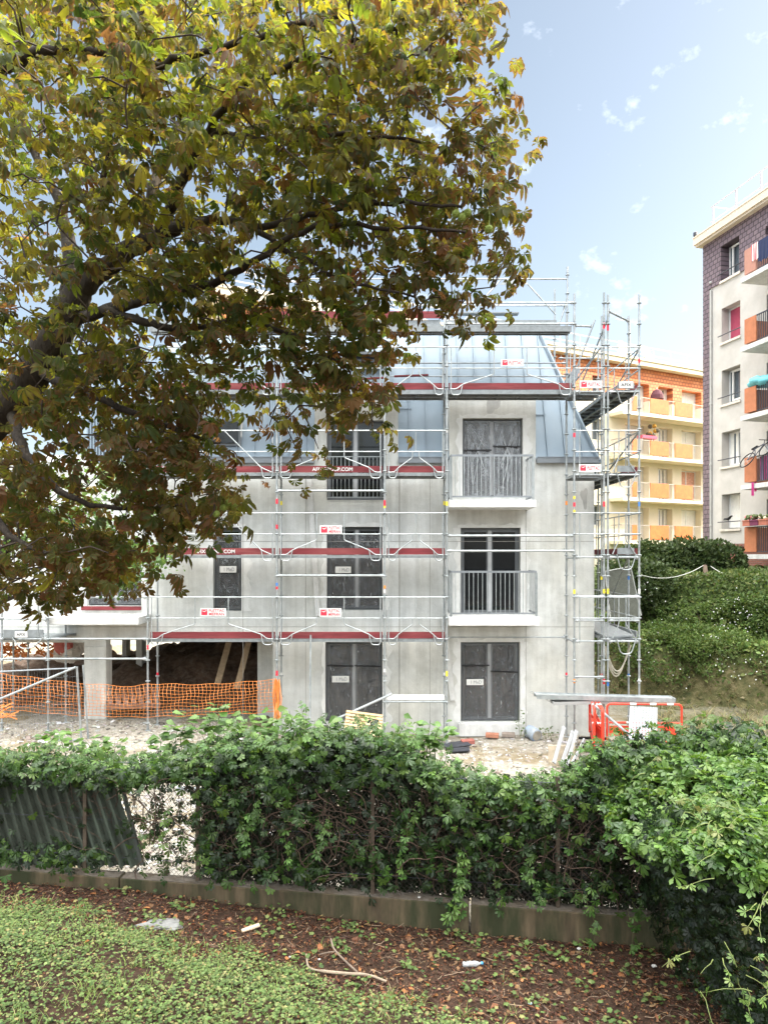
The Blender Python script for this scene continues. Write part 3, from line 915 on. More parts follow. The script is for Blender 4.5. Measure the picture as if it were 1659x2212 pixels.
def toe(parent, x0, x1, z, txt=None, tx=None, y=YO + .03, h=.155):
    mb = MB(); mb.box(x0 + .05, x1 - .05, y, y + .03, z + .012, z + h + .012, 0)
    for xx in (x0 + .09, x1 - .09): mb.box(xx - .012, xx + .012, y - .004, y + .001, z + .01, z + h, 2)
    if txt: put_text(mb, txt, (tx, y - .002, z + .012 + h / 2), (1, 0, 0), .085, 1, None, 0.015)
    return mb.build('toe_board', [M['redboard'], M['white'], M['galv']], parent)

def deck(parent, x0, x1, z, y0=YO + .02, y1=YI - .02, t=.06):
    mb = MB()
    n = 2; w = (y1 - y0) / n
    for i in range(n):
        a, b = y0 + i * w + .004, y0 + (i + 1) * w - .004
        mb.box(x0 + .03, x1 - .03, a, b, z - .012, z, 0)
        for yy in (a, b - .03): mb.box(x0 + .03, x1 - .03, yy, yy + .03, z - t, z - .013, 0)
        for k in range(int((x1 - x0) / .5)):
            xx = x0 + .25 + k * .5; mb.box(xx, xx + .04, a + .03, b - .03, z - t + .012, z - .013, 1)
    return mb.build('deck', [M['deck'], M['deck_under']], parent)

fs = thing('facade_scaffold', 'galvanised steel scaffold with dark red toe boards along the concrete front wall', 'scaffold', (0, YO, 0.2))
POST = [ox(320), ox(598.5), ox(831), ox(965), ox(1240)]
zg = lambda x: float(gz(x, YO)) + .004
standard(fs, POST[0], YO, zg(POST[0]), 9.4, [(oz(1398), .10, 'r'), (oz(1290), .06, 'w')])
standard(fs, POST[1], YO, zg(POST[1]), 9.4, [(oz(1083), .12, 'r'), (oz(1138), .1, 'r'), (oz(1262), .07, 'b'), (oz(1270), .06, 'r'), (oz(1454), .12, 'r')])
standard(fs, POST[2], YO, zg(POST[2]), 9.5, [(oz(1087), .14, 'r'), (oz(1095), .05, 'y'), (oz(1268), .07, 'o'), (oz(1277), .08, 'w'), (oz(1448), .08, 'w')])
standard(fs, POST[3], YO, zg(POST[3]), 10.55, [(oz(1088), .1, 'y'), (oz(1455), .12, 'y'), (oz(930), .1, 'w')])
standard(fs, POST[4], YO, zg(POST[4]), oz(634), [(oz(940), .10, 'r'), (oz(1075), .07, 'y'), (oz(1090), .1, 'r'), (oz(1104), .06, 'y'), (oz(1278), .1, 'y'), (oz(1471), .1, 'o')])
for i, (x, zt) in enumerate(zip(POST, (9.3, 9.3, 9.3, 10.4, oz(655)))):
    standard(fs, x, YI, float(gz(x, YI)) + .004, zt, [((oz(1082)), .1, 'y' if i % 2 else 'o'), (oz(1468), .1, 'w' if i % 2 else 'r')])

for z in (LA, LB, LC, LD):                                   # transoms between the two rows
    for x in POST: ledger(fs, (x, YO + .03, z - .07), (x, YI - .03, z - .07), .02, 'transom')
BAY = [(POST[0], POST[1]), (POST[1], POST[2]), (POST[2], POST[3]), (POST[3], POST[4])]
AF = 'AFIXGROUP.COM'
for z, txts in ((LA, {}), (LB, {0: ox(464)}), (LC, {0: ox(466), 1: ox(718)}), (LD, {})):
    for i, (a, b) in enumerate(BAY):
        if i == 3 and z != LD: continue
        deck(fs, a, b, z, t=.07 if z < 8 else .10)
        toe(fs, a, b, z, AF if i in txts else None, txts.get(i))
        kind = 'short' if i == 2 else 'long'
        if i == 0 and z in (LB, LC): kind = 'wide'
        guard(fs, a, b, z, kind)
# heavy tubes
for (i, dy) in ((1, 1060), (1, 1243)): ledger(fs, (BAY[i][0], YO, oz(dy)), (BAY[i][1], YO, oz(dy)), .026)
for dy in (1157, 1190): ledger(fs, (BAY[3][0], YO, oz(dy)), (BAY[3][1], YO, oz(dy)), .027)
ledger(fs, (BAY[3][0], YI, 2.52), (BAY[3][1], YI, 2.52), .018)
ledger(fs, (BAY[3][0], YI, oz(1190) + .01), (BAY[3][1], YI, oz(1190) + .01), .02)
ledger(fs, (BAY[2][0], YO, oz(1516)), (BAY[2][1], YO, oz(1516)), .024)
for dy in (742, 752): pass
for z in (9.5 - .17, 9.0 + .0):
    ledger(fs, (BAY[3][0], YI, z), (BAY[3][1], YI, z), .016)
    ledger(fs, (BAY[2][0], YI, z), (BAY[2][1], YI, z), .016)
for z in (LA + .5, LA + 1, LB + .5, LB + 1, LC + .5, LC + 1):      # thin inner rails
    pass
# lattice plank stored on the low tube, and the upper decks under the roof edge
mb = MB(); a, b = BAY[2]; zz = oz(1514)
mb.box(a + .06, b - .06, YO - .02, YO + .26, zz + .028, zz + .05); mb.box(a + .06, b - .06, YO - .022, YO - .0, zz + .028, zz + .15)
for k in range(9): mb.box(a + .14 + k * .14, a + .2 + k * .14, YO - .025, YO - .018, zz + .09, zz + .125)
mb.build('steel_plank', M['white'], fs)
X4 = BAY[3]
for k, (z, y0, y1, xr) in enumerate(((10.02, YO, YO + .33, 1237), (10.20, YO + .42, YO + .75, 1222), (10.42, YI + .05, YI + .6, 1222))):
    deck(fs, X4[0] - (0.02 if k else 0) - .0, ox(xr), z, y0, y1, .13)
    deck(fs, BAY[0][0], X4[0] - .06, z, y0, y1, .13)
for z in (10.07, 10.57): ledger(fs, (X4[0], YO, z), (X4[1], YO, z), .02)
mb = MB(); mb.box(BAY[1][0], X4[0] - .1, YI + .0, YI + .03, 10.45, 10.62); mb.build('toe_board', M['redboard'], fs)
mb = MB(); mb.beam((ox(960), YI + .5, 10.72), (ox(1140), YI + .5, 10.72), .22, .03); mb.build('loose_plank', M['deck'], fs)
# roof-edge guard frame high behind
yr = 19.0
rx = lambda d: (d - CX) / F * yr
rz = lambda d: CZ + (HY - d) / F * yr
mb = MB()
for dy in (603, 660): mb.tube([(rx(560), yr, rz(dy)), (rx(1223), yr, rz(dy))], .022, 6)
mb.tube([(rx(1130), yr, rz(604)), (rx(1200), yr, rz(680))], .02, 6)
mb.tube([(rx(1082), yr, rz(604)), (rx(1005), yr, rz(690))], .02, 6)
for dx in (560, 700, 830): mb.tube([(rx(dx), yr, rz(600)), (rx(dx), yr, rz(700))], .022, 6)
mb.build('roof_guardrail', M['galv'], fs)
mb = MB(); v = [(rx(1078), rz(616)), (rx(1142), rz(616)), (rx(1129), rz(603)), (rx(1091), rz(603))]
mb.poly([(p, yr - .03, q) for p, q in v]); mb.poly([(p, yr - .02, q) for p, q in reversed(v)])
mb.build('guard_plate', M['galv'], fs)
standard(fs, rx(1225), yr, 6.5, rz(584)); standard(fs, rx(1211), yr + .7, 6.5, rz(604))
mb = MB()
mb.tube([(rx(1212), yr + .1, rz(690)), (rx(1225), yr, rz(640))], .02, 6); mb.tube([(rx(1200), yr, rz(720)), (rx(1224), yr, rz(655))], .02, 6)
mb.build('corner_brace', M['galv'], fs)
mb = MB(); mb.tube([(ox(673), YO - .4, zg(ox(673))), (ox(672), YO - .06, oz(1371))], .022, 8); mb.build('raking_strut', M['galv'], fs)
# loose red board and stored parts on the upper deck
mb = MB(); mb.beam((ox(852), YI - .2, oz(801)), (ox(928), YI - .2, oz(798)), .1, .03); mb.build('loose_plank', M['redboard'], fs)
mb = MB(); mb.beam((ox(740), YI - .3, oz(812)), (ox(832), YI - .3, oz(806)), .1, .03); mb.build('loose_plank', M['redboard'], fs)
# left-hand bay over the entrance
lx = ox(-150)
for (dy, r_) in ((1423, .026), (1242, .02), (1290, .02), (1380, .024)):
    ledger(fs, (ox(40) if dy > 1300 else ox(190), YO - .005, oz(dy)), (POST[0], YO - .005, oz(dy)), r_)

# ---- corner and gable scaffold on the right
gs = thing('gable_scaffold', 'tall narrow scaffold tower wrapping the right corner of the concrete building', 'scaffold', (5.4, YO, 0.2))
GXS = [ox(1304), ox(1312.5), ox(1380)]
tp = {0: [(oz(704), .14, 'r'), (oz(1089), .12, 'r'), (oz(1277), .1, 'y'), (oz(1472), .12, 'r')],
      1: [(oz(708), .14, 'r'), (oz(1277), .12, 'y'), (oz(1477), .1, 'b')],
      2: [(oz(780), .1, 'r'), (oz(1089), .1, 'b'), (oz(1277), .12, 'w'), (oz(1471), .12, 'w')]}
for k, x in enumerate(GXS): standard(gs, x, YO, zg(x), oz((632, 637, 636)[k]), tp[k])
for k, x in enumerate((ox(1312), ox(1380))):
    for j, y in enumerate((YI, YI + 2.5, YI + 5.0)):
        xx = x if k else x + .08
        standard(gs, xx, y, float(gz(xx, y)) + .004, 10.5 - .3 * j, [(4.0, .1, 'y' if k == 0 else 'b'), (1.6, .1, 'r' if k == 0 else 'b')] if j == 0 else [])
xo, xi = GXS[2], GXS[1]
yb = YI + 5.0
for z in (LA, LB, LC, LD):
    # corner bay plate deck and gable decks running back
    if z > LB: deck(gs, POST[4], GXS[0], z - .02, YO + .02, YI - .02, .10)
    mb = MB()
    n = 2; w = (xo - xi - .04) / n
    for i in range(n):
        a = xi + .02 + i * w
        mb.box(a + .004, a + w - .004, YO + .02, yb, z - .012, z, 0)
        for xx in (a + .004, a + w - .034): mb.box(xx, xx + .03, YO + .02, yb, z - .085, z - .013, 0)
        for k in range(11): mb.box(a + .034, a + w - .034, YO + .2 + k * .5, YO + .25 + k * .5, z - .07, z - .013, 1)
    mb.build('deck', [M['deck'], M['deck_under']], gs)
    for y in (YO, YI, YI + 2.5, YI + 5.0):
        ledger(gs, (xi, y, z - .05), (xo, y, z - .05), .022, 'transom')
    ledger(gs, (POST[4], YO, z - .05), (GXS[0], YO, z - .05), .022)
    # outer guardrails along the gable and across the front
    mb = MB()
    for dz in (.5, 1.0):
        mb.tube([(xo + .03, YO, z + dz), (xo + .03, yb, z + dz)], .016, 6)
        mb.tube([(xi, YO - .03, z + dz), (xo, YO - .03, z + dz)], .016, 6)
        mb.tube([(POST[4], YO - .03, z + dz), (GXS[0], YO - .03, z + dz)], .014, 6)
    for y in (YI + .3, YI + 1.2, YI + 2.8): mb.tube([(xo + .03, y, z), (xo + .03, y, z + 1)], .013, 6)
    mb.tube(bent([(xi + .2, YO - .03, z + .02), (xi + .3, YO - .03, z - .35), (xo - .2, YO - .03, z - .35), (xo - .08, YO - .03, z + .02)], .1), .014, 6)
    mb.tube([(POST[4] + .12, YO - .03, z - .1), (POST[4] + .12, YO - .03, z + 1.0)], .013, 6)
    if z < LD:
        mb.tube(bent([(xi + .25, YO - .03, z + 1.0), (xi + .25, YO - .03, z + .35), (xi + .10, YO - .03, z + .02)], .06), .013, 6)
        mb.tube(bent([(xi + .42, YO - .03, z + 1.0), (xi + .42, YO - .03, z + .35), (xo - .1, YO - .03, z + .02)], .06), .013, 6)
    mb.build('guardrail', M['galv'], gs)
    mb = MB(); mb.box(xo + .0, xo + .03, YO + .2, yb, z + .012, z + .165); mb.build('toe_board', M['redboard'] if z != LA else M['galv'], gs)
    if z != LA:
        mb = MB(); mb.box(xi + .22, xo - .12, YO - .01, YO + .0, z + .02, z + .17); mb.build('end_plate', M['deck'], gs)
for a, b in (((xo + .02, YO, LD + 1.0), (xo + .02, YI + 2.5, LD)), ((xo + .02, YO, LC + 1.0), (xo + .02, YI + 2.5, LC + .1)), ((xo + .02, YI, LB), (xo + .02, YI + 2.5, LA)),
             ((xi + .06, YO + .1, 10.3), (xi + .06, YI + 2.5, 8.9)), ((GXS[0], YI, 10.4), (POST[4] + .1, YI + .2, 8.7)), ((GXS[0], YO + .04, 9.6), (POST[4] + .35, YI + 1.3, 8.9))):
    mb = MB(); mb.tube([a, b], .022, 6); mb.build('diagonal_brace', M['galv'], gs)
for dy in (1288, 1340): # double tubes at mid height on the tower front
    ledger(gs, (POST[4], YO - .01, oz(dy)), (GXS[0], YO - .01, oz(dy)), .024); ledger(gs, (xi, YO - .01, oz(dy)), (xo, YO - .01, oz(dy)), .024)
for dy in (1518, 1462): ledger(gs, (POST[4], YO - .01, oz(dy)), (GXS[0], YO - .01, oz(dy)), .022)
ledger(gs, (xi, YO - .01, oz(1518)), (xo, YO - .01, oz(1518)), .022)
ledger(gs, (POST[4], YO, 10.02), (GXS[0], YI + .2, 10.30), .024); ledger(gs, (xi, YO, oz(672)), (xo, YI, oz(672)), .024)
ledger(gs, (GXS[0] - .9, YI, 9.45), (GXS[0], YI, 9.45), .018)
# stair flight behind the hip
mb = MB(); A, B = Vector((4.72, 19.6, 8.35)), Vector((5.25, 19.6, 9.65))
for yy in (19.35, 19.95): mb.beam(A + Vector((0, yy - 19.6, 0)), B + Vector((0, yy - 19.6, 0)), .03, .2)
for k in range(7):
    p = A.lerp(B, (k + .5) / 7); mb.box(p.x - .1, p.x + .1, 19.37, 19.93, p.z - .012, p.z + .012)
mb.build('stair_flight', M['galv_dark'], gs)
# rope of cable hanging under the low deck
mb = MB()
for k in range(3):
    pts = [(xi + .1 + t * .62, YO + .5 + .05 * k, LA - .1 - (.85 + .08 * k) * math.sin(math.pi * (t * .9 + .05)) * (1.0 - .25 * t)) for t in np.linspace(0, 1, 14)]
    mb.tube(pts, .018, 6)
mb.build('hanging_cable', mat('cream_cable', (0.55, 0.52, 0.43), 0.7), gs)
mb = MB()   # stored boards lying on the lowest deck
mb.obox((xi + .35, YO + 1.6, LA + .10), (.33, 0, .02), (.02, 1.5, .06), (0, 0, .02)); mb.build('loose_plank', M['deck'], gs)

# ---- small scaffold at the left edge
ls = thing('low_scaffold', 'low scaffold bay with grey end plate at the left edge above the dug pit', 'scaffold', (ox(50), YO, .3))
for (dx, y) in ((5, YO), (105, YO), (30, YI + 1.4), (143, YI + .02), (62, YI + 2.5)):
    X = (dx - CX) / F * y
    standard(ls, X, y, float(gz(X, y)) + .004, CZ + (HY - (1180 if dx < 110 else 1310)) / F * y)
X0, X1 = ox(5), ox(105)
for dy in (1288, 1338, 1378, 1423): ledger(ls, (ox(-60), YO, oz(dy)), (X1, YO, oz(dy)), .018 if dy < 1400 else .026)
deck(ls, ox(-60), X1 + .25, oz(1378), YO + .05, YI + 1.3)
mb = MB(); mb.box(X0 + .05, X1 - .1, YO - .03, YO - .01, oz(1377), oz(1360)); mb.build('end_plate', M['deck'], ls)
mb = MB(); mb.tube(bent([(ox(28), YO - .03, oz(1376)), (ox(46), YO - .03, oz(1400)), (ox(74), YO - .03, oz(1400)), (ox(96), YO - .03, oz(1376))], .1), .014, 6)
mb.tube([(ox(85), YO - .03, oz(1288)), (ox(85), YO - .03, oz(1376))], .013, 6); mb.build('guardrail', M['galv'], ls)
mb = MB(); mb.box(ox(36), ox(108), YI + .6, YI + .63, oz(1378), oz(1360) + .03); put_text(mb, 'AFIX', (ox(80), YI + .598, oz(1369) + .015), (1, 0, 0), .085, 1, None, .02)
mb.build('toe_board', [M['redboard'], M['white']], ls)

# ---- maker's sign plates clipped to the rails
def sign(d0, d1, y0, y1, lines, label, logo=True, Y=YO - .055, blank=False):
    x0, x1, z0, z1 = fx(d0, Y), fx(d1, Y), fz(y1, Y), fz(y0, Y)
    mb = MB(); mb.box(x0, x1, Y, Y + .008, z0, z1, 0)
    h = z1 - z0; xl = x0 + .03
    if logo:
        s = h * .72; za = z0 + (h - s) / 2
        mb.box(xl, xl + s * 1.05, Y - .003, Y - .0005, za, za + s, 1)
        for (u, v, w_) in ((.28, .62, 1), (.72, .62, -1)):     # the white wings of the emblem
            mb.poly([(xl + s * (u - .26), Y - .0045, za + s * .82), (xl + s * .52, Y - .0045, za + s * .52), (xl + s * (u + .22), Y - .0045, za + s * .80), (xl + s * .52, Y - .0045, za + s * .66)][:4], 2) if w_ == 1 else \
            mb.poly([(xl + s * .52, Y - .0047, za + s * .52), (xl + s * 1.0, Y - .0047, za + s * .82), (xl + s * .9, Y - .0047, za + s * .86), (xl + s * .52, Y - .0047, za + s * .66)], 2)
        xl += s * 1.25
    for i, t in enumerate(lines):
        n = len(lines); th = h * (.34 if n > 1 else .48) * (1.0)
        zc = z0 + h * ((.72, .28)[i] if n > 1 else .5)
        put_text(mb, t, ((xl + x1 - .03) / 2, Y - .0005, zc), (1, 0, 0), th, 1 if logo else 3, (x1 - .05 - xl), .015, .003)
    o = mb.build('sign_plate', [M['white'], M['red'], M['white'], M['black']])
    tag(o, label, 'sign', 'maker sign plates on the scaffold')
sign(691, 739, 1135, 1153, ('PLETTAC', 'MEFRAN'), 'two-line red and white sign plate on the rail above the middle first floor window')
sign(690, 738, 1314, 1332, ('PLETTAC', 'MEFRAN'), 'two-line red and white sign plate on the rail below the middle first floor window')
sign(433, 489, 1314, 1331, ('PLETTAC', 'MEFRAN'), 'two-line red and white sign plate beside the narrow first floor window')
sign(1082, 1131, 776, 791, ('PLETTAC',), 'red and white sign plate on the rail in front of the zinc roof')
sign(1252, 1300, 822, 838, ('PLETTAC',), 'red and white sign plate at the corner level with the upper red toe board')
sign(1250, 1298, 1003, 1019, ('PLETTAC',), 'red and white sign plate at the corner just below the roof gutter')
sign(1337, 1367, 824, 838, ('AFIX',), 'white sign plate with black letters at the top of the right scaffold tower', False)
sign(33, 60, 1364, 1377, ('AFIX',), 'white sign plate with black letters on the grey plate at the left edge', False, YO - .04)

# ================================================================== NEIGHBOURING BLOCKS
def wall_tiles(name, c1, c2, gap, u, sx, sz):
    m = tile_mat(name, c1, c2, gap, sx, sz)
    n, l = m.node_tree.nodes, m.node_tree.links
    tc = [k for k in n if k.type == 'TEX_COORD'][0]; br = [k for k in n if k.type == 'TEX_BRICK'][0]
    dt = n.new('ShaderNodeVectorMath'); dt.operation = 'DOT_PRODUCT'; dt.inputs[1].default_value = (u[0], u[1], 0)
    sp = n.new('ShaderNodeSeparateXYZ'); cb = n.new('ShaderNodeCombineXYZ')
    l.new(tc.outputs['Object'], dt.inputs[0]); l.new(tc.outputs['Object'], sp.inputs[0])
    l.new(dt.outputs['Value'], cb.inputs[0]); l.new(sp.outputs[2], cb.inputs[1])
    l.new(cb.outputs[0], br.inputs['Vector'])
    return m

class Plane:
    """a facade: origin, direction along it, outward normal; t along, o outward, z up"""
    def __init__(s, A, u, n):
        s.A, s.u, s.n = Vector((A[0], A[1], 0)), Vector((u[0], u[1], 0)).normalized(), Vector((n[0], n[1], 0)).normalized()
    def t(s, dx, o=0.0):
        q = (dx - CX) / F; a = s.A + s.n * o
        return (q * a.y - a.x) / (s.u.x - q * s.u.y)
    def z(s, dx, dy, o=0.0):
        p = s.p(s.t(dx, o), o, 0); return CZ + (HY - dy) / F * p.y
    def p(s, t, o, z): return s.A + s.u * t + s.n * o + Vector((0, 0, z))
    def box(s, mb, t0, t1, o0, o1, z0, z1, m=0):
        mb.obox(s.p((t0 + t1) / 2, (o0 + o1) / 2, (z0 + z1) / 2), s.u * abs(t1 - t0) / 2, s.n * abs(o1 - o0) / 2, Vector((0, 0, abs(z1 - z0) / 2)), m)
    def grid(s, mb, t0, t1, z0, z1, o0, o1, holes, m=0):
        hs = [(max(h[0], t0), min(h[1], t1), max(h[2], z0), min(h[3], z1)) for h in holes if h[1] > t0 and h[0] < t1 and h[3] > z0 and h[2] < z1]
        ts = sorted({t0, t1} | {h[0] for h in hs} | {h[1] for h in hs})
        for ta, tb in zip(ts, ts[1:]):
            tm = (ta + tb) / 2; z = z0
            for (a, b_) in sorted([(h[2], h[3]) for h in hs if h[0] < tm < h[1]]):
                if a > z + 1e-6: s.box(mb, ta, tb, o0, o1, z, a, m)
                z = max(z, b_)
            if z < z1 - 1e-6: s.box(mb, ta, tb, o0, o1, z, z1, m)

def pane_window(pl, parent, t0, t1, z0, z1, o, frame=M['white'], glass=M['glass'], n=2, curtain=None, tilt=None):
    mb = MB(); w = .07
    pl.box(mb, t0, t1, o - .06, o, z1 - w, z1); pl.box(mb, t0, t1, o - .06, o, z0, z0 + w)
    for k in range(n + 1):
        tt = t0 + (t1 - t0 - w) * k / n
        pl.box(mb, tt, tt + w, o - .06 + .004 * (0 < k < n), o + .004 * (0 < k < n), z0 + w, z1 - w)
    f = mb.build('window', frame, parent)
    mb = MB(); pl.box(mb, t0 + w, t1 - w, o - .045, o - .03, z0 + w, z1 - w); mb.build('pane', glass, f)
    if curtain:
        mb = MB(); k = int((t1 - t0) / .12)
        for i in range(k):
            a = t0 + w + (t1 - t0 - 2 * w) * i / k
            if curtain[1] == 'part' and i % 3 == 2: continue
            pl.box(mb, a, a + (t1 - t0 - 2 * w) / k * .92, o - .029, o - .022, z0 + w, z1 - w)
        mb.build('curtain', curtain[0], f)
    return f

M['yellow_wall'] = mat('cream_render', (0.66, 0.585, 0.445), 0.9, 0, 0.06, 1.2, 0.1, 30)
M['cream_trim'] = mat('cream_trim', (0.66, 0.585, 0.44), 0.85, 0, 0.05)
M['orange_panel'] = mat('orange_panel', (0.50, 0.105, 0.012), 0.55, 0, 0.14, 4, alt=(0.54, 0.14, 0.02), altscale=3)
M['rail_dark'] = mat('dark_railing', (0.05, 0.055, 0.07), 0.5, 0.2, 0.1)
M['rail_grey'] = mat('grey_railing', (0.30, 0.28, 0.25), 0.5, 0.2, 0.1)
M['curtain'] = mat('white_curtain', (0.75, 0.73, 0.68), 0.9, 0, 0.08)
M['curtain_red'] = mat('striped_curtain', (0.55, 0.30, 0.22), 0.9, 0, 0.3, 9)
M['greyglass'] = mat('grey_glass', (0.10, 0.12, 0.14), 0.1, 0, 0.2, 2, spec=.6)
M['beige_wall'] = mat('beige_render', (0.47, 0.455, 0.43), 0.92, 0, 0.10, 1.3, 0.12, 40, alt=(0.41, 0.39, 0.36), altpos=(.5, .75), altscale=.7)
M['brick'] = None

# ---------- sunlit yellow block
YP = Plane((15.5, 45.7), (0.889, 0.459), (0.459, -0.889))
def yx(x): return 1262.5 + .22568 * x
def yy(y): return 704.6 + .22568 * y
zs1 = YP.z(yx(365), yy(805), 1.1)           # top of the highest balcony slab
SLAB = [zs1 - 2.7 * k for k in range(4)]
ZF = YP.z(yx(0), yy(312))                   # underside of the roof fascia
yb_ = thing('apartment_block', 'sunlit cream apartment block with orange tiled top storey and orange balcony panels', 'building', YP.p(0, 0, 3.3))
TL, TR = -26.0, 15.0
tA0, tA1 = YP.t(yx(385), 0), YP.t(yx(612))
tB0, tB1 = YP.t(yx(700)), YP.t(yx(838))
tC0, tC1 = YP.t(yx(925)), YP.t(yx(1112))
tD0, tD1 = YP.t(yx(70)), YP.t(yx(165))
holes = []
for s in SLAB:
    for (a, b) in ((tA0, tA1), (tB0, tB1), (tC0, tC1)): holes.append((a, b, s + .02, s + 2.2))
    for d in (0, -5.2, -9.5): holes.append((tD0 + d, tD1 + d, s + .95, s + 2.25))
    holes.append((tC1 + 1.6, tC1 + 3.1, s + .02, s + 2.2))
zt = SLAB[0] + 1.15
mb = MB(); YP.grid(mb, TL, TR, 2.6, zt, -.6, 0, holes); YP.box(mb, TL, TR, -11, -.601, 2.6, ZF)
mb.build('wall', M['yellow_wall'], yb_)
mb = MB(); YP.grid(mb, TL, TR, zt, ZF, -.6, .03, [(a, b, c, d) for (a, b, c, d) in holes])
mb.build('tiled_wall', wall_tiles('orange_shingle', (0.55, 0.17, 0.06), (0.62, 0.235, 0.095), (0.28, 0.085, 0.04), (0.889, 0.459), .30, .22), yb_)
mb = MB(); YP.box(mb, TL - .5, TR + .5, -11.4, .55, ZF, ZF + .42); YP.box(mb, TL - .5, TR + .5, .35, .62, ZF + .30, ZF + .46)
mb.build('roof', M['cream_trim'], yb_)
mb = MB()
for z in (.55, 1.05): mb.tube([YP.p(TL, -.2, ZF + .45 + z), YP.p(TR, -.2, ZF + .45 + z)], .03, 5)
for k in range(26): tt = TL + k * 1.6; mb.tube([YP.p(tt, -.2, ZF + .4), YP.p(tt, -.2, ZF + 1.5)], .03, 5)
mb.build('roof_railing', mat('pale_rail', (.40, .39, .38), .5), yb_)
lv = 0
for s in SLAB:
    for j, (a, b) in enumerate(((tA0, tA1), (tB0, tB1), (tC0, tC1))):
        w = (b - a)
        pane_window(YP, yb_, a + .02, b - .02, s + .03, s + 2.19, -.45, n=2 if j != 1 else 1,
                    curtain=((M['curtain'], 'full'), (M['curtain'], 'part'), (M['curtain_red'] if lv == 2 else M['curtain'], 'full'))[j], glass=M['greyglass'])
    for d in (0, -5.2):
        pane_window(YP, yb_, tD0 + d + .02, tD1 + d - .02, s + .96, s + 2.24, -.35, n=1, glass=M['greyglass'])
    # balcony: slab, orange panels, bars
    t0, t1 = YP.t(yx(362), 1.1), TR - 1
    mb = MB(); YP.box(mb, t0, t1, .001, 1.12, s - .20, s); sl = mb.build('balcony_slab', M['cream_trim'], yb_)
    for (p, q) in ((458, 502), (628, 805), (864, 1032), (1190, 1370)):
        mb = MB(); YP.box(mb, YP.t(yx(p), 1.1), YP.t(yx(q), 1.1), 1.06, 1.10, s + .08, s + 1.0); mb.build('balcony_panel', M['orange_panel'], sl)
    mb = MB(); YP.box(mb, t0, t1, 1.03, 1.055, s + .97, s + 1.01); YP.box(mb, t0, t1, 1.03, 1.055, s + .06, s + .09)
    YP.box(mb, t0, t0 + .03, .1, 1.03, s + .97, s + 1.01)
    k = 0
    while t0 + .02 + k * .11 < t1:
        tt = t0 + .02 + k * .11; YP.box(mb, tt, tt + .018, 1.035, 1.05, s + .09, s + .97); k += 1
    for k in range(8): YP.box(mb, t0, t0 + .018, .1 + .12 * k, .115 + .12 * k, s + .06, s + .97)
    mb.build('balcony_railing', M['rail_grey'], sl)
    lv += 1

# roof-top things of the yellow block
for (dx, dy, r_, lab) in ((yx(375), yy(232), .75, 'big cream satellite dish on the yellow block roof behind the scaffold tower'), (yx(585), yy(262), .62, 'smaller cream satellite dish on the yellow block roof right of the scaffold tower')):
    o_ = -2.0; tt = YP.t(dx, o_); zc = YP.z(dx, dy, o_)
    root = thing('satellite_dish', lab, 'satellite dish', YP.p(tt, o_, ZF + .42), 'satellite dishes on the yellow block')
    mb = MB(); ax = (YP.n + Vector((0.3, 0, .45))).normalized()
    mb.lathe(YP.p(tt, o_, zc), [(.02, -.16), (r_ * .5, -.10), (r_ * .85, -.02), (r_, .05), (r_ * .97, .06), (r_ * .8, 0), (r_ * .4, -.08), (.02, -.12)], 20, 0, ax)
    mb.build('dish', M['cream_trim'], root, smooth=True)
    mb = MB(); mb.tube([YP.p(tt, o_ - .12, ZF + .42), YP.p(tt, o_ - .12, zc - .1)], .05, 8); mb.build('mast', M['galv_dark'], root)
    mb = MB(); mb.tube([YP.p(tt, o_, zc - r_ * .8), YP.p(tt, o_, zc) + ax * r_ * .9], .02, 6); mb.build('arm', M['galv_dark'], root)
mb = MB()
tt = YP.t(yx(432), -1.0); zb, ztp = ZF + .42, YP.z(yx(432), yy(-60), -1.0)
mb.tube([YP.p(tt, -1, zb), YP.p(tt, -1, ztp)], .03, 6)
root = thing('antenna', 'thin television antenna mast with two aerials above the yellow block roof', 'antenna', YP.p(tt, -1, zb))
mb.build('mast', M['galv_dark'], root)
for z, L, dr in ((ztp - .1, 1.1, -1), (ztp - 3.0 + 1.2, 1.5, 1)):
    mb = MB(); d = YP.u * dr
    a = YP.p(tt, -1, z) - d * .5; b = a + d * L * 1.6
    mb.tube([a, b], .015, 5)
    for k in range(9):
        q = a.lerp(b, k / 8); h = .12 + .02 * k; mb.tube([q - YP.n * h, q + YP.n * h], .008, 4)
    mb.build('aerial', M['galv_dark'], root)

# clothes rack with flowers on the second balcony
def blob(mb, c, r, seed, m=0, n=9, sq=(1, 1, 1)):
    rr = random.Random(seed); base = len(mb.v)
    ph = [rr.uniform(0, 6.28) for _ in range(4)]
    for j in range(n + 1):
        th = math.pi * j / n
        for i in range(n + 3):
            a = 2 * math.pi * i / (n + 3)
            k = 1 + .22 * math.sin(3 * a + ph[0]) * math.sin(2 * th + ph[1]) + .12 * math.sin(5 * a + ph[2] + 4 * th)
            mb.v.append((c[0] + r * k * sq[0] * math.sin(th) * math.cos(a), c[1] + r * k * sq[1] * math.sin(th) * math.sin(a), c[2] + r * k * sq[2] * math.cos(th)))
    w = n + 3
    for j in range(n):
        for i in range(w):
            mb.f.append((base + j * w + i, base + j * w + (i + 1) % w, base + (j + 1) * w + (i + 1) % w, base + (j + 1) * w + i)); mb.m.append(m)
root = thing('drying_rack', 'pink and white laundry on a rack on the second cream block balcony', 'laundry rack', YP.p(YP.t(yx(580), .8), .8, SLAB[1]))
mb = MB()
ta, tb = YP.t(yx(520), .8), YP.t(yx(640), .8)
for o_ in (.6, .95): mb.tube([YP.p(ta, o_, SLAB[1]), YP.p(ta + .1, o_, SLAB[1] + 1.15), YP.p(tb - .1, o_, SLAB[1] + 1.15), YP.p(tb, o_, SLAB[1])], .02, 5)
mb.build('frame', M['white'], root)
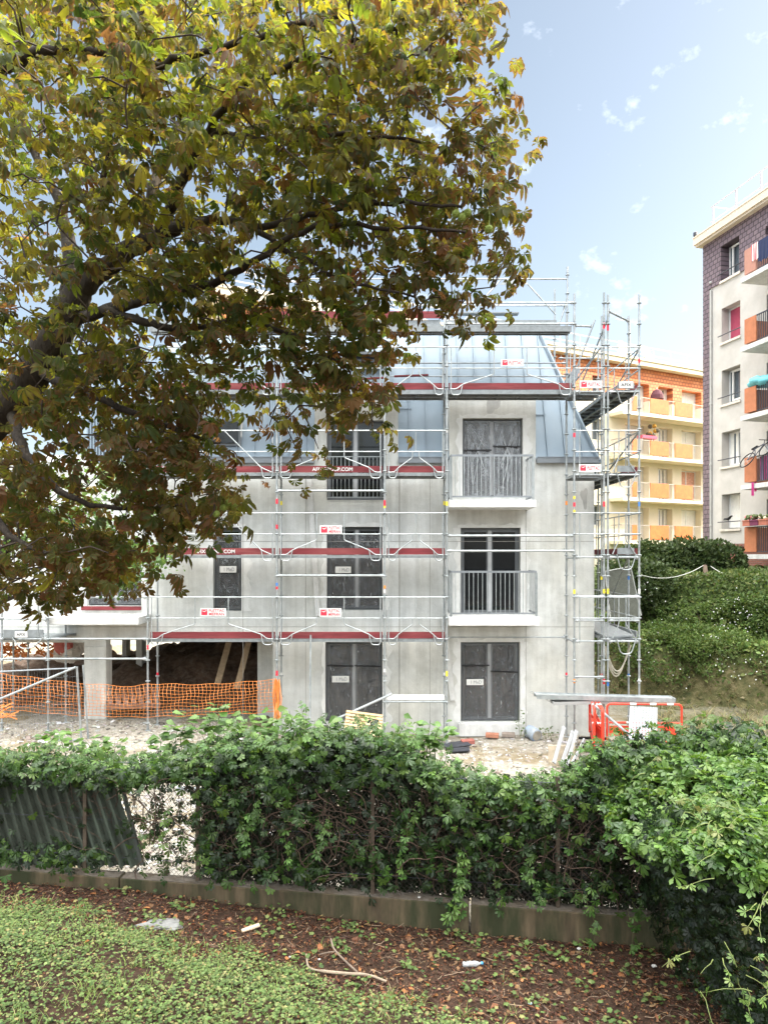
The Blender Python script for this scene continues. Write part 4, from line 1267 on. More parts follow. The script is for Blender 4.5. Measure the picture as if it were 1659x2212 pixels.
mb = MB(); YP.box(mb, ta + .1, tb + .3, .55, .99, SLAB[1] + 1.16, SLAB[1] + 1.34); mb.build('cloth', mat('pink_cloth', (.62, .10, .16), .9), root)
root = thing('balcony_plant', 'orange flowering plant rising above the second cream block balcony', 'plant', YP.p(YP.t(yx(660), .7), .7, SLAB[1]))
mb = MB(); c = YP.p(YP.t(yx(655), .7), .7, SLAB[1] + 1.6)
mb.tube([YP.p(YP.t(yx(655), .7), .7, SLAB[1]), c], .03, 5); mb.build('stem', M['twig'], root)
mb = MB()
for k in range(10): blob(mb, (c.x + random.uniform(-.35, .35), c.y + random.uniform(-.2, .2), c.z + random.uniform(-.3, .45)), .13, k, k % 2, 6)
mb.build('bloom', [mat('ochre_bloom', (.45, .25, .04), .9), mat('dark_bloom', (.10, .09, .06), .9)], root)
root = thing('parasol', 'half folded dark parasol on the top cream block balcony', 'parasol', YP.p(YP.t(yx(680), .6), .6, SLAB[0]))
mb = MB(); c = YP.p(YP.t(yx(690), .6), .6, SLAB[0]); mb.tube([c, c + Vector((0, 0, 1.9))], .025, 6); mb.build('pole', M['white'], root)
mb = MB(); mb.lathe(c, [(.42, 1.15), (.40, 1.4), (.24, 1.7), (.03, 1.8), (.02, 1.78), (.3, 1.5), (.38, 1.2)], 14); mb.build('canopy', mat('plum_cloth', (.10, .035, .045), .9), root)

# ---------- shaded beige block on the right
RP = Plane((14.46, 32.1), (0.21, -0.978), (-0.978, -0.21))
rb_ = thing('apartment_block', 'beige apartment block with dark purple shingled top storey at the right edge', 'building', RP.p(2, 0, 3.6))
ZRF = RP.z(1520, 533)
SILL = [RP.z(1560, 741) + 2.7 * (1 - k) for k in range(5)]
w0, w1 = RP.t(1558), RP.t(1598)
BW0, BW1 = RP.t(1655), RP.t(1655) + 2.2
RS = [RP.z(1607, 609, 1.2) - 2.72 * k + .18 for k in range(5)]
holes = [(w0, w1, s, s + 1.5) for s in SILL] + [(BW0, BW1, s + .05, s + 2.2) for s in RS]
for k in range(1, 5):
    holes += [(BW0 + 5.2 * k, BW1 + 5.2 * k, s + .05, s + 2.2) for s in RS]
TE = 34.0
zb1 = RP.z(1524, 1176); ztl = SILL[0] - .06
tst = RP.t(1533)
purple = wall_tiles('purple_shingle', (0.135, 0.10, 0.125), (0.175, 0.13, 0.15), (0.06, 0.045, 0.055), (0.21, -0.978), .26, .20)
mb = MB(); RP.grid(mb, tst, TE, zb1, ztl, -.5, 0, holes); RP.box(mb, 0.02, TE, -11, -.501, 3.0, ZRF)
for k in range(3): pass
mb.build('wall', M['beige_wall'], rb_)
mb = MB(); RP.grid(mb, 0, TE, ztl, ZRF, -.5, .05, holes); RP.box(mb, 0, tst, -.5, .05, zb1 - .3, ztl - .002)
for k in range(80):
    z = zb1 + k * .175
    if z < ZRF - .1: RP.box(mb, -.035, 0.0, -.3, .04, z, z + .12)
mb.build('shingle_wall', purple, rb_)
bm = wall_tiles('red_brick', (0.24, 0.075, 0.055), (0.30, 0.10, 0.07), (0.20, 0.12, 0.10), (0.21, -0.978), .22, .075)
mb = MB(); RP.box(mb, tst + .02, TE, -.5, -.12, 2.6, zb1 - .12); RP.box(mb, tst, TE, -.5, .02, zb1 - .12, zb1 - .003); mb.build('brick_base', bm, rb_)
mb = MB(); RP.box(mb, -.2, TE + .5, -11.4, .30, ZRF, ZRF + .10); RP.box(mb, -.26, TE + .5, -11.4, .38, ZRF + .10, ZRF + .42)
RP.box(mb, -.28, TE + .5, -11.4, .40, ZRF + .42, ZRF + .47)
mb.build('roof', M['cream_trim'] if False else mat('cream_fascia', (.60, .53, .43), .8, 0, .06), rb_)
mb = MB(); zr = ZRF + .47
for z in (.35, 1.0): mb.tube([RP.p(.6, .1, zr + z), RP.p(TE, .1, zr + z)], .022, 6)
for k in range(24): mb.tube([RP.p(.75 + k * 1.45, .1, zr), RP.p(.75 + k * 1.45, .1, zr + 1.0)], .036, 6)
for z in (.98,): mb.tube([RP.p(.7, .1, zr + z), RP.p(.7, -6, zr + z)], .022, 6)
mb.tube([RP.p(.7, -1.2, zr), RP.p(.7, -1.2, zr + 1)], .036, 6)
mb.build('roof_railing', mat('pale_rail', (.34, .33, .36), .5), rb_)
mb = MB(); mb.lathe(RP.p(-.2, .3, ZRF + .47), [(.05, 0), (.10, .1), (.10, .22), (.04, .28)], 8); mb.build('roof_lamp', M['rail_dark'], rb_)
mb = MB(); tp_ = tst + .12
mb.tube([RP.p(tp_, .06, zb1), RP.p(tp_, .06, ztl - .1)], .05, 8)
for k in range(5): mb.lathe(RP.p(tp_, .06, zb1 + .8 + 2.7 * k), [(.06, 0), (.065, .02), (.065, .06), (.06, .08)], 8)
mb.build('downpipe', mat('grey_pipe', (.42, .42, .40), .6), rb_)
red_c = mat('plum_blind', (.38, .06, .11), .8)
for k, s in enumerate(SILL):
    cur = {0: None, 1: (red_c, 'full'), 2: None, 3: (M['curtain'], 'part'), 4: (M['curtain'], 'full')}[k]
    f = pane_window(RP, rb_, w0 + .02, w1 - .02, s + .05, s + 1.49, -.36, n=2 if k in (3,) else 1, curtain=cur, glass=M['greyglass'])
    if k in (0, 2):       # a tilted opened sash
        mb = MB()
        a, b = w0 + (w1 - w0) * .30, w1 - .12
        for (p, q, zz0, zz1) in ((a, a + .07, s + .12, s + 1.42), (b - .07, b, s + .12, s + 1.42), (a + .07, b - .07, s + .12, s + .19), (a + .07, b - .07, s + 1.35, s + 1.42)):
            RP.box(mb, p, q, -.30, -.25, zz0, zz1)
        mb.build('open_sash', M['white'], f)
    mb = MB(); RP.box(mb, w0 - .06, w1 + .06, -.34, .07, s - .10, s - .004); mb.build('window_sill', mat('stone_sill', (.60, .56, .50), .8), rb_)
    mb = MB(); mb.tube([RP.p(w0 - .12, .10, s + .30), RP.p(w1 + .12, .10, s + .30)], .022, 6); mb.build('window_rail', M['rail_dark'], rb_)
bt0 = RP.t(1608, 1.15)
for k, s in enumerate(RS):
    mb = MB(); RP.box(mb, bt0 - .12, bt0 + 4.2, .002, 1.25, s - .18, s); sl = mb.build('balcony_slab', M['concrete_pale'], rb_)
    pe = RP.t(1632.5, 1.15)
    mb = MB(); RP.box(mb, bt0, pe, 1.13, 1.17, s + .10, s + 1.06); RP.box(mb, bt0, bt0 + .03, .08, 1.129, s + .10, s + 1.06)
    mb.build('balcony_panel', mat('salmon_panel', (.40, .20, .15), .7, 0, .08, 5) if k == 0 else mat('terracotta_panel', (.42, .155, .075), .7, 0, .12, 5), sl)
    mb = MB(); RP.box(mb, bt0, bt0 + 4.1, 1.09, 1.13, s + 1.04, s + 1.08); RP.box(mb, pe, bt0 + 4.1, 1.09, 1.13, s + .08, s + .11)
    j = 0
    while pe + .04 + j * .095 < bt0 + 4.1:
        tt = pe + .04 + j * .095; RP.box(mb, tt, tt + .025, 1.10, 1.125, s + .11, s + 1.04); j += 1
    mb.build('balcony_railing', M['rail_dark'], sl)
    pane_window(RP, rb_, BW0 + .02, BW1 - .02, s + .06, s + 2.19, -.4, n=2, glass=M['greyglass'])
    for q in range(1, 5):
        pass
# laundry, boxes, bicycle and plants on the balconies
def cloth(name, label, cat, t0, t1, z0, z1, o, mats, stripes=1, group='things on the beige block balconies'):
    mb = MB(); n = 8 * stripes
    for i in range(n):
        a, b = t0 + (t1 - t0) * i / n, t0 + (t1 - t0) * (i + 1) / n
        zo = .04 * math.sin(i * 1.7); oo = .02 * math.sin(i * 2.1)
        mb.quad(RP.p(a, o + oo, z0 + zo), RP.p(b, o + .02 * math.sin((i + 1) * 2.1), z0 + .04 * math.sin((i + 1) * 1.7)), RP.p(b, o, z1), RP.p(a, o, z1), i % len(mats))
        mb.quad(RP.p(a, o, z1), RP.p(b, o, z1), RP.p(b, o - .13, z1 + .01), RP.p(a, o - .13, z1 + .01), i % len(mats))
        mb.quad(RP.p(a, o - .13, z1 + .01), RP.p(b, o - .13, z1 + .01), RP.p(b, o - .13, z1 - .35), RP.p(a, o - .13, z1 - .35), i % len(mats))
    o_ = mb.build(name, mats); return tag(o_, label, cat, group)
white_c, red_s = M['curtain'], mat('red_towel', (.55, .06, .10), .9)
navy = mat('navy_cloth', (.02, .03, .08), .9); pink = mat('magenta_cloth', (.50, .05, .22), .9); lil = mat('lilac_cloth', (.35, .25, .42), .9); cyan = mat('turquoise_cloth', (.13, .40, .45), .85)
cloth('towel', 'red and white striped towel on the top balcony', 'towel', RP.t(1624, 1.15), RP.t(1638, 1.15), RS[0] + .45, RS[0] + 1.10, 1.19, [red_s, white_c])
cloth('trousers', 'dark navy clothes drying on the top balcony rail', 'laundry', RP.t(1639, 1.15), RP.t(1660, 1.15), RS[0] + .28, RS[0] + 1.10, 1.19, [navy])
cloth('blanket', 'purple and pink cloth hung behind the bars under the bicycle', 'laundry', RP.t(1638, 1.1), RP.t(1665, 1.1), RS[3] + .12, RS[3] + 1.03, 1.07, [pink, lil, navy, pink])
cloth('scarf', 'pink scarf end hanging below the balcony slab', 'laundry', RP.t(1626, 1.2), RP.t(1631, 1.2), RS[3] - .48, RS[3] + .05, 1.28, [pink])
mb = MB(); c = RP.p(RP.t(1642, .9), .9, RS[2] + 1.22); blob(mb, c, .42, 3, 0, 10, (.9, 1.3, .5)); blob(mb, c + Vector((.05, -.3, -.06)), .33, 5, 0, 10, (.9, 1.5, .6))
tag(mb.build('bundle', cyan, smooth=True), 'turquoise bundle of bedding airing on the middle balcony', 'laundry', 'things on the beige block balconies')
mb = MB(); RP.box(mb, RP.t(1625, .9), RP.t(1631, .9), .75, 1.0, RS[2] + 1.08, RS[2] + 1.35); RP.box(mb, RP.t(1624, .9), RP.t(1632, .9), .72, 1.03, RS[2] + 1.35, RS[2] + 1.38)
tag(mb.build('storage_box', lil), 'small lilac box beside the turquoise bundle', 'box', 'things on the beige block balconies')
bk = thing('bicycle', 'dark bicycle hung over the fourth balcony rail', 'bicycle', RP.p(RP.t(1632, 1.3), 1.3, RS[3] + .8))
def ring(mb, c, r, e1, e2, tr, n=22, m=0):
    mb.tube([c + e1 * r * math.cos(2 * math.pi * k / n) + e2 * r * math.sin(2 * math.pi * k / n) for k in range(n + 1)], tr, 6, m, False)
zb_ = RS[3] + 1.0
cW = RP.p(RP.t(1613, 1.5), 1.5, zb_ - .10); cW2 = RP.p(RP.t(1655, 1.3), 1.3, zb_ + .25)
e1 = (cW2 - cW).normalized(); e2 = (Vector((0, 0, 1)) * .75 + RP.n * -.5); e2 = (e2 - e1 * e2.dot(e1)).normalized()
for c in (cW, cW2):
    mb = MB(); ring(mb, c, .33, e1, e2, .022); w_ = mb.build('wheel', M['black'], bk)
    mb = MB()
    for k in range(10): mb.tube([c, c + (e1 * math.cos(k * .628) + e2 * math.sin(k * .628)) * .32], .004, 3)
    mb.build('spokes', M['galv'], w_)
mb = MB(); L = (cW2 - cW).length
bb, st, hd = cW + e1 * L * .42 - e2 * .02, cW + e1 * L * .34 + e2 * .42, cW + e1 * L * .82 + e2 * .40
for a, b in ((cW, bb), (cW, st), (bb, st), (st, hd), (bb, hd), (hd, cW2)): mb.tube([a, b], .018, 6)
mb.build('frame', M['rail_dark'], bk)
mb = MB(); mb.tube([hd, hd + e2 * .22], .015, 6); mb.tube([hd + e2 * .22 - RP.n * .25, hd + e2 * .22, hd + e2 * .22 + RP.n * .25], .015, 6); mb.build('handlebar', M['black'], bk)
mb = MB(); mb.beam(st + e2 * .08 - e1 * .14, st + e2 * .08 + e1 * .12, .1, .05); mb.tube([st, st + e2 * .08], .014, 6); mb.build('saddle', M['black'], bk)
pot_m = [mat('terracotta_pot', (.45, .16, .11), .8), mat('plum_pot', (.16, .03, .08), .7)]
leafy = [mat('flower_green', (.10, .13, .05), .8), mat('flower_pink', (.60, .20, .22), .8), mat('flower_cream', (.62, .55, .40), .8)]
for k, (da, db, pm, lab) in enumerate(((1609, 1624, 0, 'terracotta flower box with red flowers at the end of the lowest balcony rail'), (1625, 1642, 1, 'plum coloured flower box, middle one on the lowest balcony rail'), (1644, 1662, 0, 'terracotta flower box with cream flowers, nearest the picture edge on the lowest balcony'))):
    ta, tb = RP.t(da, 1.25), RP.t(db, 1.25); z = RS[4] + 1.02
    root = thing('flower_box', lab, 'flower box', RP.p((ta + tb) / 2, 1.27, z), 'flower boxes on the lowest balcony')
    mb = MB(); RP.box(mb, ta, tb, 1.16, 1.38, z + .08, z + .26); RP.box(mb, ta - .02, tb + .02, 1.14, 1.40, z + .26, z + .30); mb.build('planter', pot_m[pm], root)
    mb = MB()
    for j in range(14):
        q = RP.p(ta + (tb - ta) * random.random(), 1.27 + random.uniform(-.1, .1), z + .34 + random.uniform(0, .12)); blob(mb, q, .06, j, (0, 0, 1 if k == 0 else 2)[j % 3], 5)
    mb.build('flowers', leafy, root)
bd = thing('bird', 'small dark bird perched on the lowest window rail of the beige block', 'bird', RP.p(RP.t(1571, .1), .1, SILL[4] + .32))
mb = MB(); c = RP.p(RP.t(1572, .1), .1, SILL[4] + .42)
d = RP.u
pts = [c - d * .30 + Vector((0, 0, -.03)), c - d * .14, c, c + d * .10 + Vector((0, 0, .04)), c + d * .17 + Vector((0, 0, .10)), c + d * .23 + Vector((0, 0, .11)), c + d * .29 + Vector((0, 0, .10))]
mb.tube(pts, [.02, .045, .065, .055, .04, .03, .005], 8); mb.tube([c + Vector((0, 0, -.05)), c + Vector((0, 0, -.10))], .008, 5)
mb.build('body', M['black'], bd, smooth=True)
for q in (-1,):
    mb = MB(); mb.beam(c - d * .2 + RP.n * .05, c + d * .06 + RP.n * .055 + Vector((0, 0, .02)), .02, .06); mb.build('wing', M['rail_dark'], bd)

# ================================================================== THINGS ON THE SITE
def on(x, y): return float(gz(x, y))
# ---- orange safety net
def lerp_tab(tab, x):
    xs, ys = zip(*tab); return float(np.interp(x, xs, ys))
netr = thing('safety_net', 'orange plastic safety net strung in front of the open passage', 'safety net', (ox(300), 16.55, .3))
TOP = [(-60, 1448), (0, 1455), (60, 1462), (160, 1475), (290, 1484), (320, 1477), (440, 1479), (520, 1474), (598, 1467)]
BOT = [(-60, 1526), (0, 1532), (160, 1545), (290, 1549), (400, 1546), (598, 1538)]
mb = MB(); NC, NR = 78, 10
def netp(i, j):
    dx = -60 + 658 * i / NC; v = j / NR
    y = 16.6 - .10 * math.sin(math.pi * v) + .05 * math.sin(i * .35) + .03 * math.sin(i * .9 + j)
    dy = lerp_tab(TOP, dx) * (1 - v) + lerp_tab(BOT, dx) * v + 1.2 * math.sin(i * .7 + j * .8)
    return P(dx + 1.2 * math.sin(j * 1.3 + i * .4), dy, y)
G = [[netp(i, j) for j in range(NR + 1)] for i in range(NC + 1)]
def strip(mb, pts, w, up):
    """flat plastic band with a little thickness"""
    for a, b in zip(pts, pts[1:]):
        d = (b - a); L = d.length; d.normalize(); s_ = up - d * up.dot(d); s_.normalize()
        mb.obox((a + b) / 2, d * L / 2, s_ * w / 2, d.cross(s_) * .002)
for j in range(NR + 1): strip(mb, [G[i][j] for i in range(NC + 1)], .011 if j in (0, NR) else .008, Vector((0, 0, 1)))
for i in range(NC + 1): strip(mb, G[i], .0075, Vector((1, 0, 0)))
mb.build('mesh', M['net'], netr)
mb = MB(); rr = random.Random(4)
for k in range(26):   # bunched end wrapped round the post
    a = P(596 + rr.uniform(-3, 8), rr.uniform(1466, 1480), 16.6 + rr.uniform(-.1, .15)); b = P(596 + rr.uniform(-4, 10), rr.uniform(1530, 1560), 16.6 + rr.uniform(-.1, .15))
    m_ = (a + b) / 2 + Vector((rr.uniform(-.05, .06), rr.uniform(-.06, .06), 0)); strip(mb, [a, m_, b], .02, Vector((1, 0, 0)))
mb.build('gathered_end', M['net'], netr)
mb = MB()
for k in range(40):
    a = P(rr.uniform(-30, 22), rr.uniform(1525, 1552), 16.2 + rr.uniform(-.2, .2)); strip(mb, [a, a + Vector((rr.uniform(-.25, .25), rr.uniform(-.1, .1), rr.uniform(-.12, .12)))], .03, Vector((0, .5, 1)))
tag(mb.build('net_pile', M['net']), 'crumpled end of orange netting on the ground at the left edge', 'netting')
mb = MB()
for k in range(150):
    a = P(rr.choice([rr.uniform(-10, 60), rr.uniform(85, 160)]), rr.uniform(1390, 1418), 21.5 + rr.uniform(-.5, .5)); strip(mb, [a, a + Vector((rr.uniform(-.25, .25), rr.uniform(-.1, .1), rr.uniform(-.2, .2)))], .05, Vector((0, .4, 1)))
tag(mb.build('netting', M['net']), 'heap of orange netting seen through the passage under the low scaffold', kind='stuff')
# ---- bag of rubble
root = thing('rubble_bag', 'crumpled white and red rubble bag lying left of the entrance column', 'bag', P(155, 1420, 19.5))
mb = MB(); c = P(150, 1404, 19.5); blob(mb, c, .42, 8, 0, 14, (.95, .6, .75)); blob(mb, c + Vector((.25, .05, .1)), .25, 12, 0, 10, (1, .7, .8)); mb.build('sack', mat('white_sack', (.5, .46, .42), .8, 0, .2, 5), root)
mb = MB(); blob(mb, c + Vector((-.1, -.18, .14)), .26, 21, 0, 10, (1, .5, .8)); mb.build('red_flap', mat('faded_red_sheet', (.42, .12, .10), .8, 0, .25, 5), root)
# ---- temporary fence panel at the left
fp = thing('site_fence_panel', 'galvanised mesh fence panel with a raking tube at the left edge', 'fence', P(172, 1602, 16.1))
yA = 16.1
a0, a1 = P(167, 1440, yA), P(177, 1603, yA)
mb = MB(); mb.tube([a0, a1], .026, 8); mb.tube([a0 + Vector((.035, .25, .0)), a1 + Vector((.05, .25, 0))], .022, 8); mb.build('post', M['galv'], fp)
mb = MB(); mb.tube([P(-70, 1454, yA), a0 - Vector((0, 0, .03))], .018, 6); mb.build('rail', M['galv_dark'], fp)
mb = MB(); mb.tube([P(-70, 1608, yA), P(176, 1598, yA)], .018, 6); mb.build('rail', M['galv_dark'], fp)
mb = MB(); mb.tube([P(-40, 1527, yA - .05), P(165, 1441, yA - .05)], .027, 8); mb.build('raking_tube', M['galv'], fp)
mb = MB()
for k in range(42):
    dx = -70 + k * 5.8; u = (dx + 70) / 240
    mb.tube([P(dx, 1454 - 12 * u, yA), P(dx + 9, 1607 - 8 * u, yA)], .0022, 3, cap=False)
for k in range(9):
    v = k / 8; mb.tube([P(-70, 1454 + 154 * v, yA), P(167 + 10 * v, 1442 + 156 * v, yA)], .0022, 3, cap=False)
mb.build('wire_mesh', M['galv_dark'], fp)
# ---- planks leaning inside the passage
for (a, b, w, lab) in ((P(470, 1478, 18.75), P(496, 1384, 19.2), .16, 'left one of two long boards leaning inside the dark passage'), (P(512, 1488, 18.5), P(538, 1384, 18.8), .15, 'right one of two long boards leaning inside the dark passage')):
    mb = MB(); mb.beam(a, b, w, .03, up=(0, 1, 0)); tag(mb.build('board', mat('dusty_timber', (.26, .19, .12), .85, 0, .25, 9)), lab, 'board', 'boards leaning in the passage')
# ---- pallets
def pallet(label, c, rot, m, W=1.2, D=.8, tilt=(0, 0)):
    root = thing('pallet', label, 'pallet', c, 'wooden pallets on the site')
    Rm = Matrix.Rotation(rot, 3, 'Z') @ Matrix.Rotation(tilt[0], 3, 'X') @ Matrix.Rotation(tilt[1], 3, 'Y')
    X, Y_, Z = Rm @ Vector((1, 0, 0)), Rm @ Vector((0, 1, 0)), Rm @ Vector((0, 0, 1))
    c = Vector(c)
    for k in range(7):
        mb = MB(); mb.obox(c + X * (-W / 2 + (k + .5) * W / 7) + Z * .13, X * W / 7 * .33, Y_ * D / 2, Z * .011); mb.build('slat', m, root)
    for k in (-1, 0, 1):
        mb = MB(); mb.obox(c + Y_ * k * (D / 2 - .05) + Z * .06, X * W / 2, Y_ * .045, Z * .058); mb.build('bearer', m, root)
    return root
pallet('reddish weathered pallet lying in the passage behind the orange net', P(285, 1512, 18.5), R(25), mat('reddish_pallet', (.30, .19, .15), .9, 0, .25, 8), 1.3, 1.1, (R(14), R(4)))
pallet('pale new timber pallet propped up beside the left ground floor door', P(784, 1572, 16.2), R(92), M['wood'], .75, .85, (R(8), R(-30)))
# ---- tubes and boards
def rod(name, label, cat, a, b, r, m, group=None):
    mb = MB(); mb.tube([a, b], r, 8); mb.tube([a, Vector(a).lerp(Vector(b), .03)], r + .006, 8)
    return tag(mb.build(name, m), label, cat, group)
rod('scaffold_tube', 'loose scaffold tube propped diagonally across the left ground floor door', 'tube', P(712, 1560, 16.4), P(846, 1499, 16.75), .03, M['galv'])
rod('scaffold_tube', 'loose scaffold tube leaning against the stack of red barriers', 'tube', P(1284, 1524, 15.75), P(1376, 1602, 15.5), .03, M['galv'])
yp = 13.6
rod('drain_pipe', 'long grey pipe lying on the gravel behind the hedge', 'pipe', (P(384, 1637, yp).x, yp, on(-3.8, yp) + .05), (P(660, 1652, yp - .3).x, yp - .4, on(-1.5, yp) + .05), .05, M['galv'])
def gp(dx, dy, z=0.05):
    """ground point seen at reference pixel"""
    Y = F * (CZ - z) / (dy - HY); return P(dx, dy, Y)
for (q, w, d, a, lab) in ((gp(985, 1611), .62, .42, .25, 'larger black board lying on the gravel in front of the right door'), (gp(994, 1622), .42, .3, -.1, 'smaller black board nearer the hedge on the gravel')):
    mb = MB(); mb.obox(q + Vector((0, 0, .03)), (w / 2 * math.cos(a), w / 2 * math.sin(a), .02), (-d / 2 * math.sin(a), d / 2 * math.cos(a), 0), (0, 0, .012)); tag(mb.build('panel', mat('black_board', (.03, .032, .04), .6, 0, .4, 8), bevel=.003), lab, 'board', 'black boards on the gravel')
q = gp(1148, 1597)
root = thing('plastic_drum', 'dented grey blue plastic drum lying on its side by the concrete wall', 'drum', q)
mb = MB(); ax = Vector((.35, -.85, -.12)); mb.lathe(q + Vector((-.03, .2, .16)), [(.10, -.02), (.15, 0), (.16, .06), (.15, .08), (.155, .2), (.16, .3), (.15, .34), (.13, .35)], 16, 0, ax); mb.build('drum_body', mat('grey_blue_plastic', (.34, .38, .42), .6, 0, .3, 6, alt=(.16, .25, .42), altscale=3), root, smooth=True)
mb = MB(); mb.lathe(q + Vector((-.03, .2, .16)) + ax.normalized() * .351, [(.12, 0), (.12, .006), (.02, .008)], 16, 0, ax); mb.build('drum_end', mat('drum_dirt', (.30, .28, .24), .9, 0, .3, 8), root)
for (dx, dy, c_, lab) in ((1063, 1592, (.38, .17, .11), 'red brick lying on the gravel below the right door'), (1098, 1591, (.24, .20, .17), 'flat stone beside the red brick'), (975, 1576, (.30, .12, .09), 'broken red tile near the door sill'), (1010, 1606, (.28, .10, .08), 'thin red slat behind the black boards')):
    q = gp(dx, dy); mb = MB(); a = random.uniform(-.5, .5); mb.obox(q + Vector((0, 0, .045)), (.16 * math.cos(a), .16 * math.sin(a), 0), (-.07 * math.sin(a), .07 * math.cos(a), .01), (0, 0, .045)); tag(mb.build('brick', mat('fired_clay', c_, .9, 0, .2, 12), bevel=.008), lab, 'brick', 'bricks and stones by the door')
# ---- long steel planks on the tower foot
for (a, b, w, h, lab) in ((P(1156, 1500, 16.35), P(1452, 1508, 16.35), .30, .10, 'upper long steel plank lying across the foot of the scaffold tower'), (P(1192, 1516, 16.30), P(1420, 1509, 16.45), .28, .07, 'lower pale steel plank under the long steel plank')):
    mb = MB(); a = a; d = (b - a).normalized(); s_ = Vector((0, 1, 0))
    mb.beam(a, b, w, .012); up = Vector((0, 0, h / 2))
    for o_ in (-w / 2, w / 2): mb.beam(a + s_ * o_ + up * .1 - Vector((0, 0, h * .3)), b + s_ * o_ + up * .1 - Vector((0, 0, h * .3)), .02, h)
    for o_ in (.0, 1.0):
        q = a.lerp(b, o_); mb.beam(q - s_ * w / 2, q + s_ * w / 2, .03, .05)
    mb.tube([a - d * .05 + s_ * .05, a - d * .12 + Vector((0, 0, .04)) + s_ * .05, a - d * .05 + Vector((0, 0, .06)) + s_ * .05], .01, 5)
    tag(mb.build('steel_plank', M['galv'] if h > .08 else mat('pale_steel', (.36, .37, .37), .5, .3)), lab, 'plank', 'steel planks on the tower foot')
# ---- red pedestrian barriers
def barrier(label, c, ang, W=1.65, H=1.0):
    root = thing('site_barrier', label, 'barrier', c, 'red plastic barriers by the tower')
    c = Vector(c); X = Vector((math.cos(ang), math.sin(ang), 0)); Z = Vector((0, 0, 1)); N = Vector((-X.y, X.x, 0))
    q = lambda u, z: c + X * u + Z * z
    mb = MB(); mb.tube(bent([q(-W / 2, .12), q(-W / 2, H), q(W / 2, H), q(W / 2, .12)], .1), .024, 8); mb.tube([q(-W / 2 + .02, .16), q(W / 2 - .02, .16)], .02, 8)
    mb.build('frame', M['barrier'], root)
    mb = MB()
    mb.tube([q(-W / 2 + .05, .58), q(W / 2 - .05, .58)], .022, 8); mb.obox(q(0, .40), X * (W / 2 - .05), N * .012, Z * .11); mb.build('rail_board', M['barrier'], root)
    for u in (-.32, .12, .5):
        mb = MB(); mb.tube([q(u, H), q(u + .14, H)], .027, 8); mb.build('reflective_band', M['white'], root)
    mb = MB(); mb.tube([q(-.4, .58), q(-.26, .58)], .025, 8); mb.build('reflective_band', M['white'], root)
    for s_ in (-1, 1):
        mb = MB(); mb.beam(q(s_ * W * .36, .03) - N * .28, q(s_ * W * .36, .03) + N * .28, .06, .05); mb.tube([q(s_ * W * .36, .05), q(s_ * W * .36, .2)], .02, 6); mb.build('foot', M['black'], root)
    return root
c = P(1391, 1521, 15.9); barrier('long red barrier standing across the foot of the scaffold tower', (c.x, 15.9, c.z - 1.0), R(-2))
for k, (dx, a) in enumerate(((1302, 80), (1296, 84), (1290, 77))):
    c = P(dx, 1524 + k, 15.9 - .05 * k); barrier(('red barrier nearest the long one in the upright stack', 'middle red barrier of the upright stack', 'outer red barrier of the upright stack beside the concrete wall')[k], (c.x, 16.2, c.z - .98), R(a), 1.5, .98)
# ---- perforated white panel
root = thing('perforated_panel', 'white perforated steel panel leaning on the long red barrier', 'panel', P(1390, 1592, 15.4))
mb = MB(); A0, A1, B0, B1 = P(1358, 1597, 15.35), P(1418, 1600, 15.35), P(1362, 1526, 15.75), P(1419, 1529, 15.75)
nu, nv = 9, 13
pt = lambda u, v: (A0.lerp(A1, u)).lerp(B0.lerp(B1, u), v)
for j in range(nv):
    for (u0, u1) in [(k / nu + .02, (k + .45) / nu) for k in range(nu)]:
        mb.quad(pt(u0, (j + .08) / nv), pt(u1, (j + .08) / nv), pt(u1, (j + .62) / nv), pt(u0, (j + .62) / nv))
for k in range(nu + 1):
    u = min(1, max(0, k / nu - .03)); mb.beam(pt(u, 0), pt(u, 1), .035, .014, up=(0, 1, 0))
for j in range(nv + 1): mb.beam(pt(0, j / nv), pt(1, j / nv), .012, .02)
mb.build('sheet', mat('white_steel', (.36, .38, .40), .5, .1), root)
# ---- stack of narrow white boards leaning on a block
for k, (b0, b1) in enumerate((((1196, 1648), (1218, 1570)), ((1212, 1652), (1237, 1580)), ((1222, 1658), (1245, 1578)), ((1236, 1648), (1262, 1598)))):
    mb = MB(); A, B = P(b0[0], b0[1], 14.85 + .05 * k), P(b1[0], b1[1], 15.45 + .05 * k); mb.beam(A, B, .075, .03, up=(0, 1, .3)); 
    for t in (.0, .93): mb.beam(A.lerp(B, t), A.lerp(B, t + .07), .082, .036, up=(0, 1, .3))
    tag(mb.build('white_slat', mat('white_slat', (.30, .31, .32), .6)), ('leftmost white slat leaning over the timber block', 'second white slat from the left leaning over the timber block', 'longest white slat leaning over the timber block', 'short white slat half hidden by the hedge')[k], 'slat', 'white slats leaning in a row')
mb = MB(); c = P(1212, 1622, 15.3); mb.box(c.x - .25, c.x + .35, 15.3, 15.7, .03, .10); mb.box(c.x - .27, c.x + .1, 15.32, 15.36, .1, .45); mb.box(c.x + .14, c.x + .3, 15.32, 15.36, .1, .5)
tag(mb.build('timber_crate', mat('pale_ply', (.50, .42, .32), .85, 0, .2, 7)), 'pale timber crate end behind the leaning white slats', 'crate')
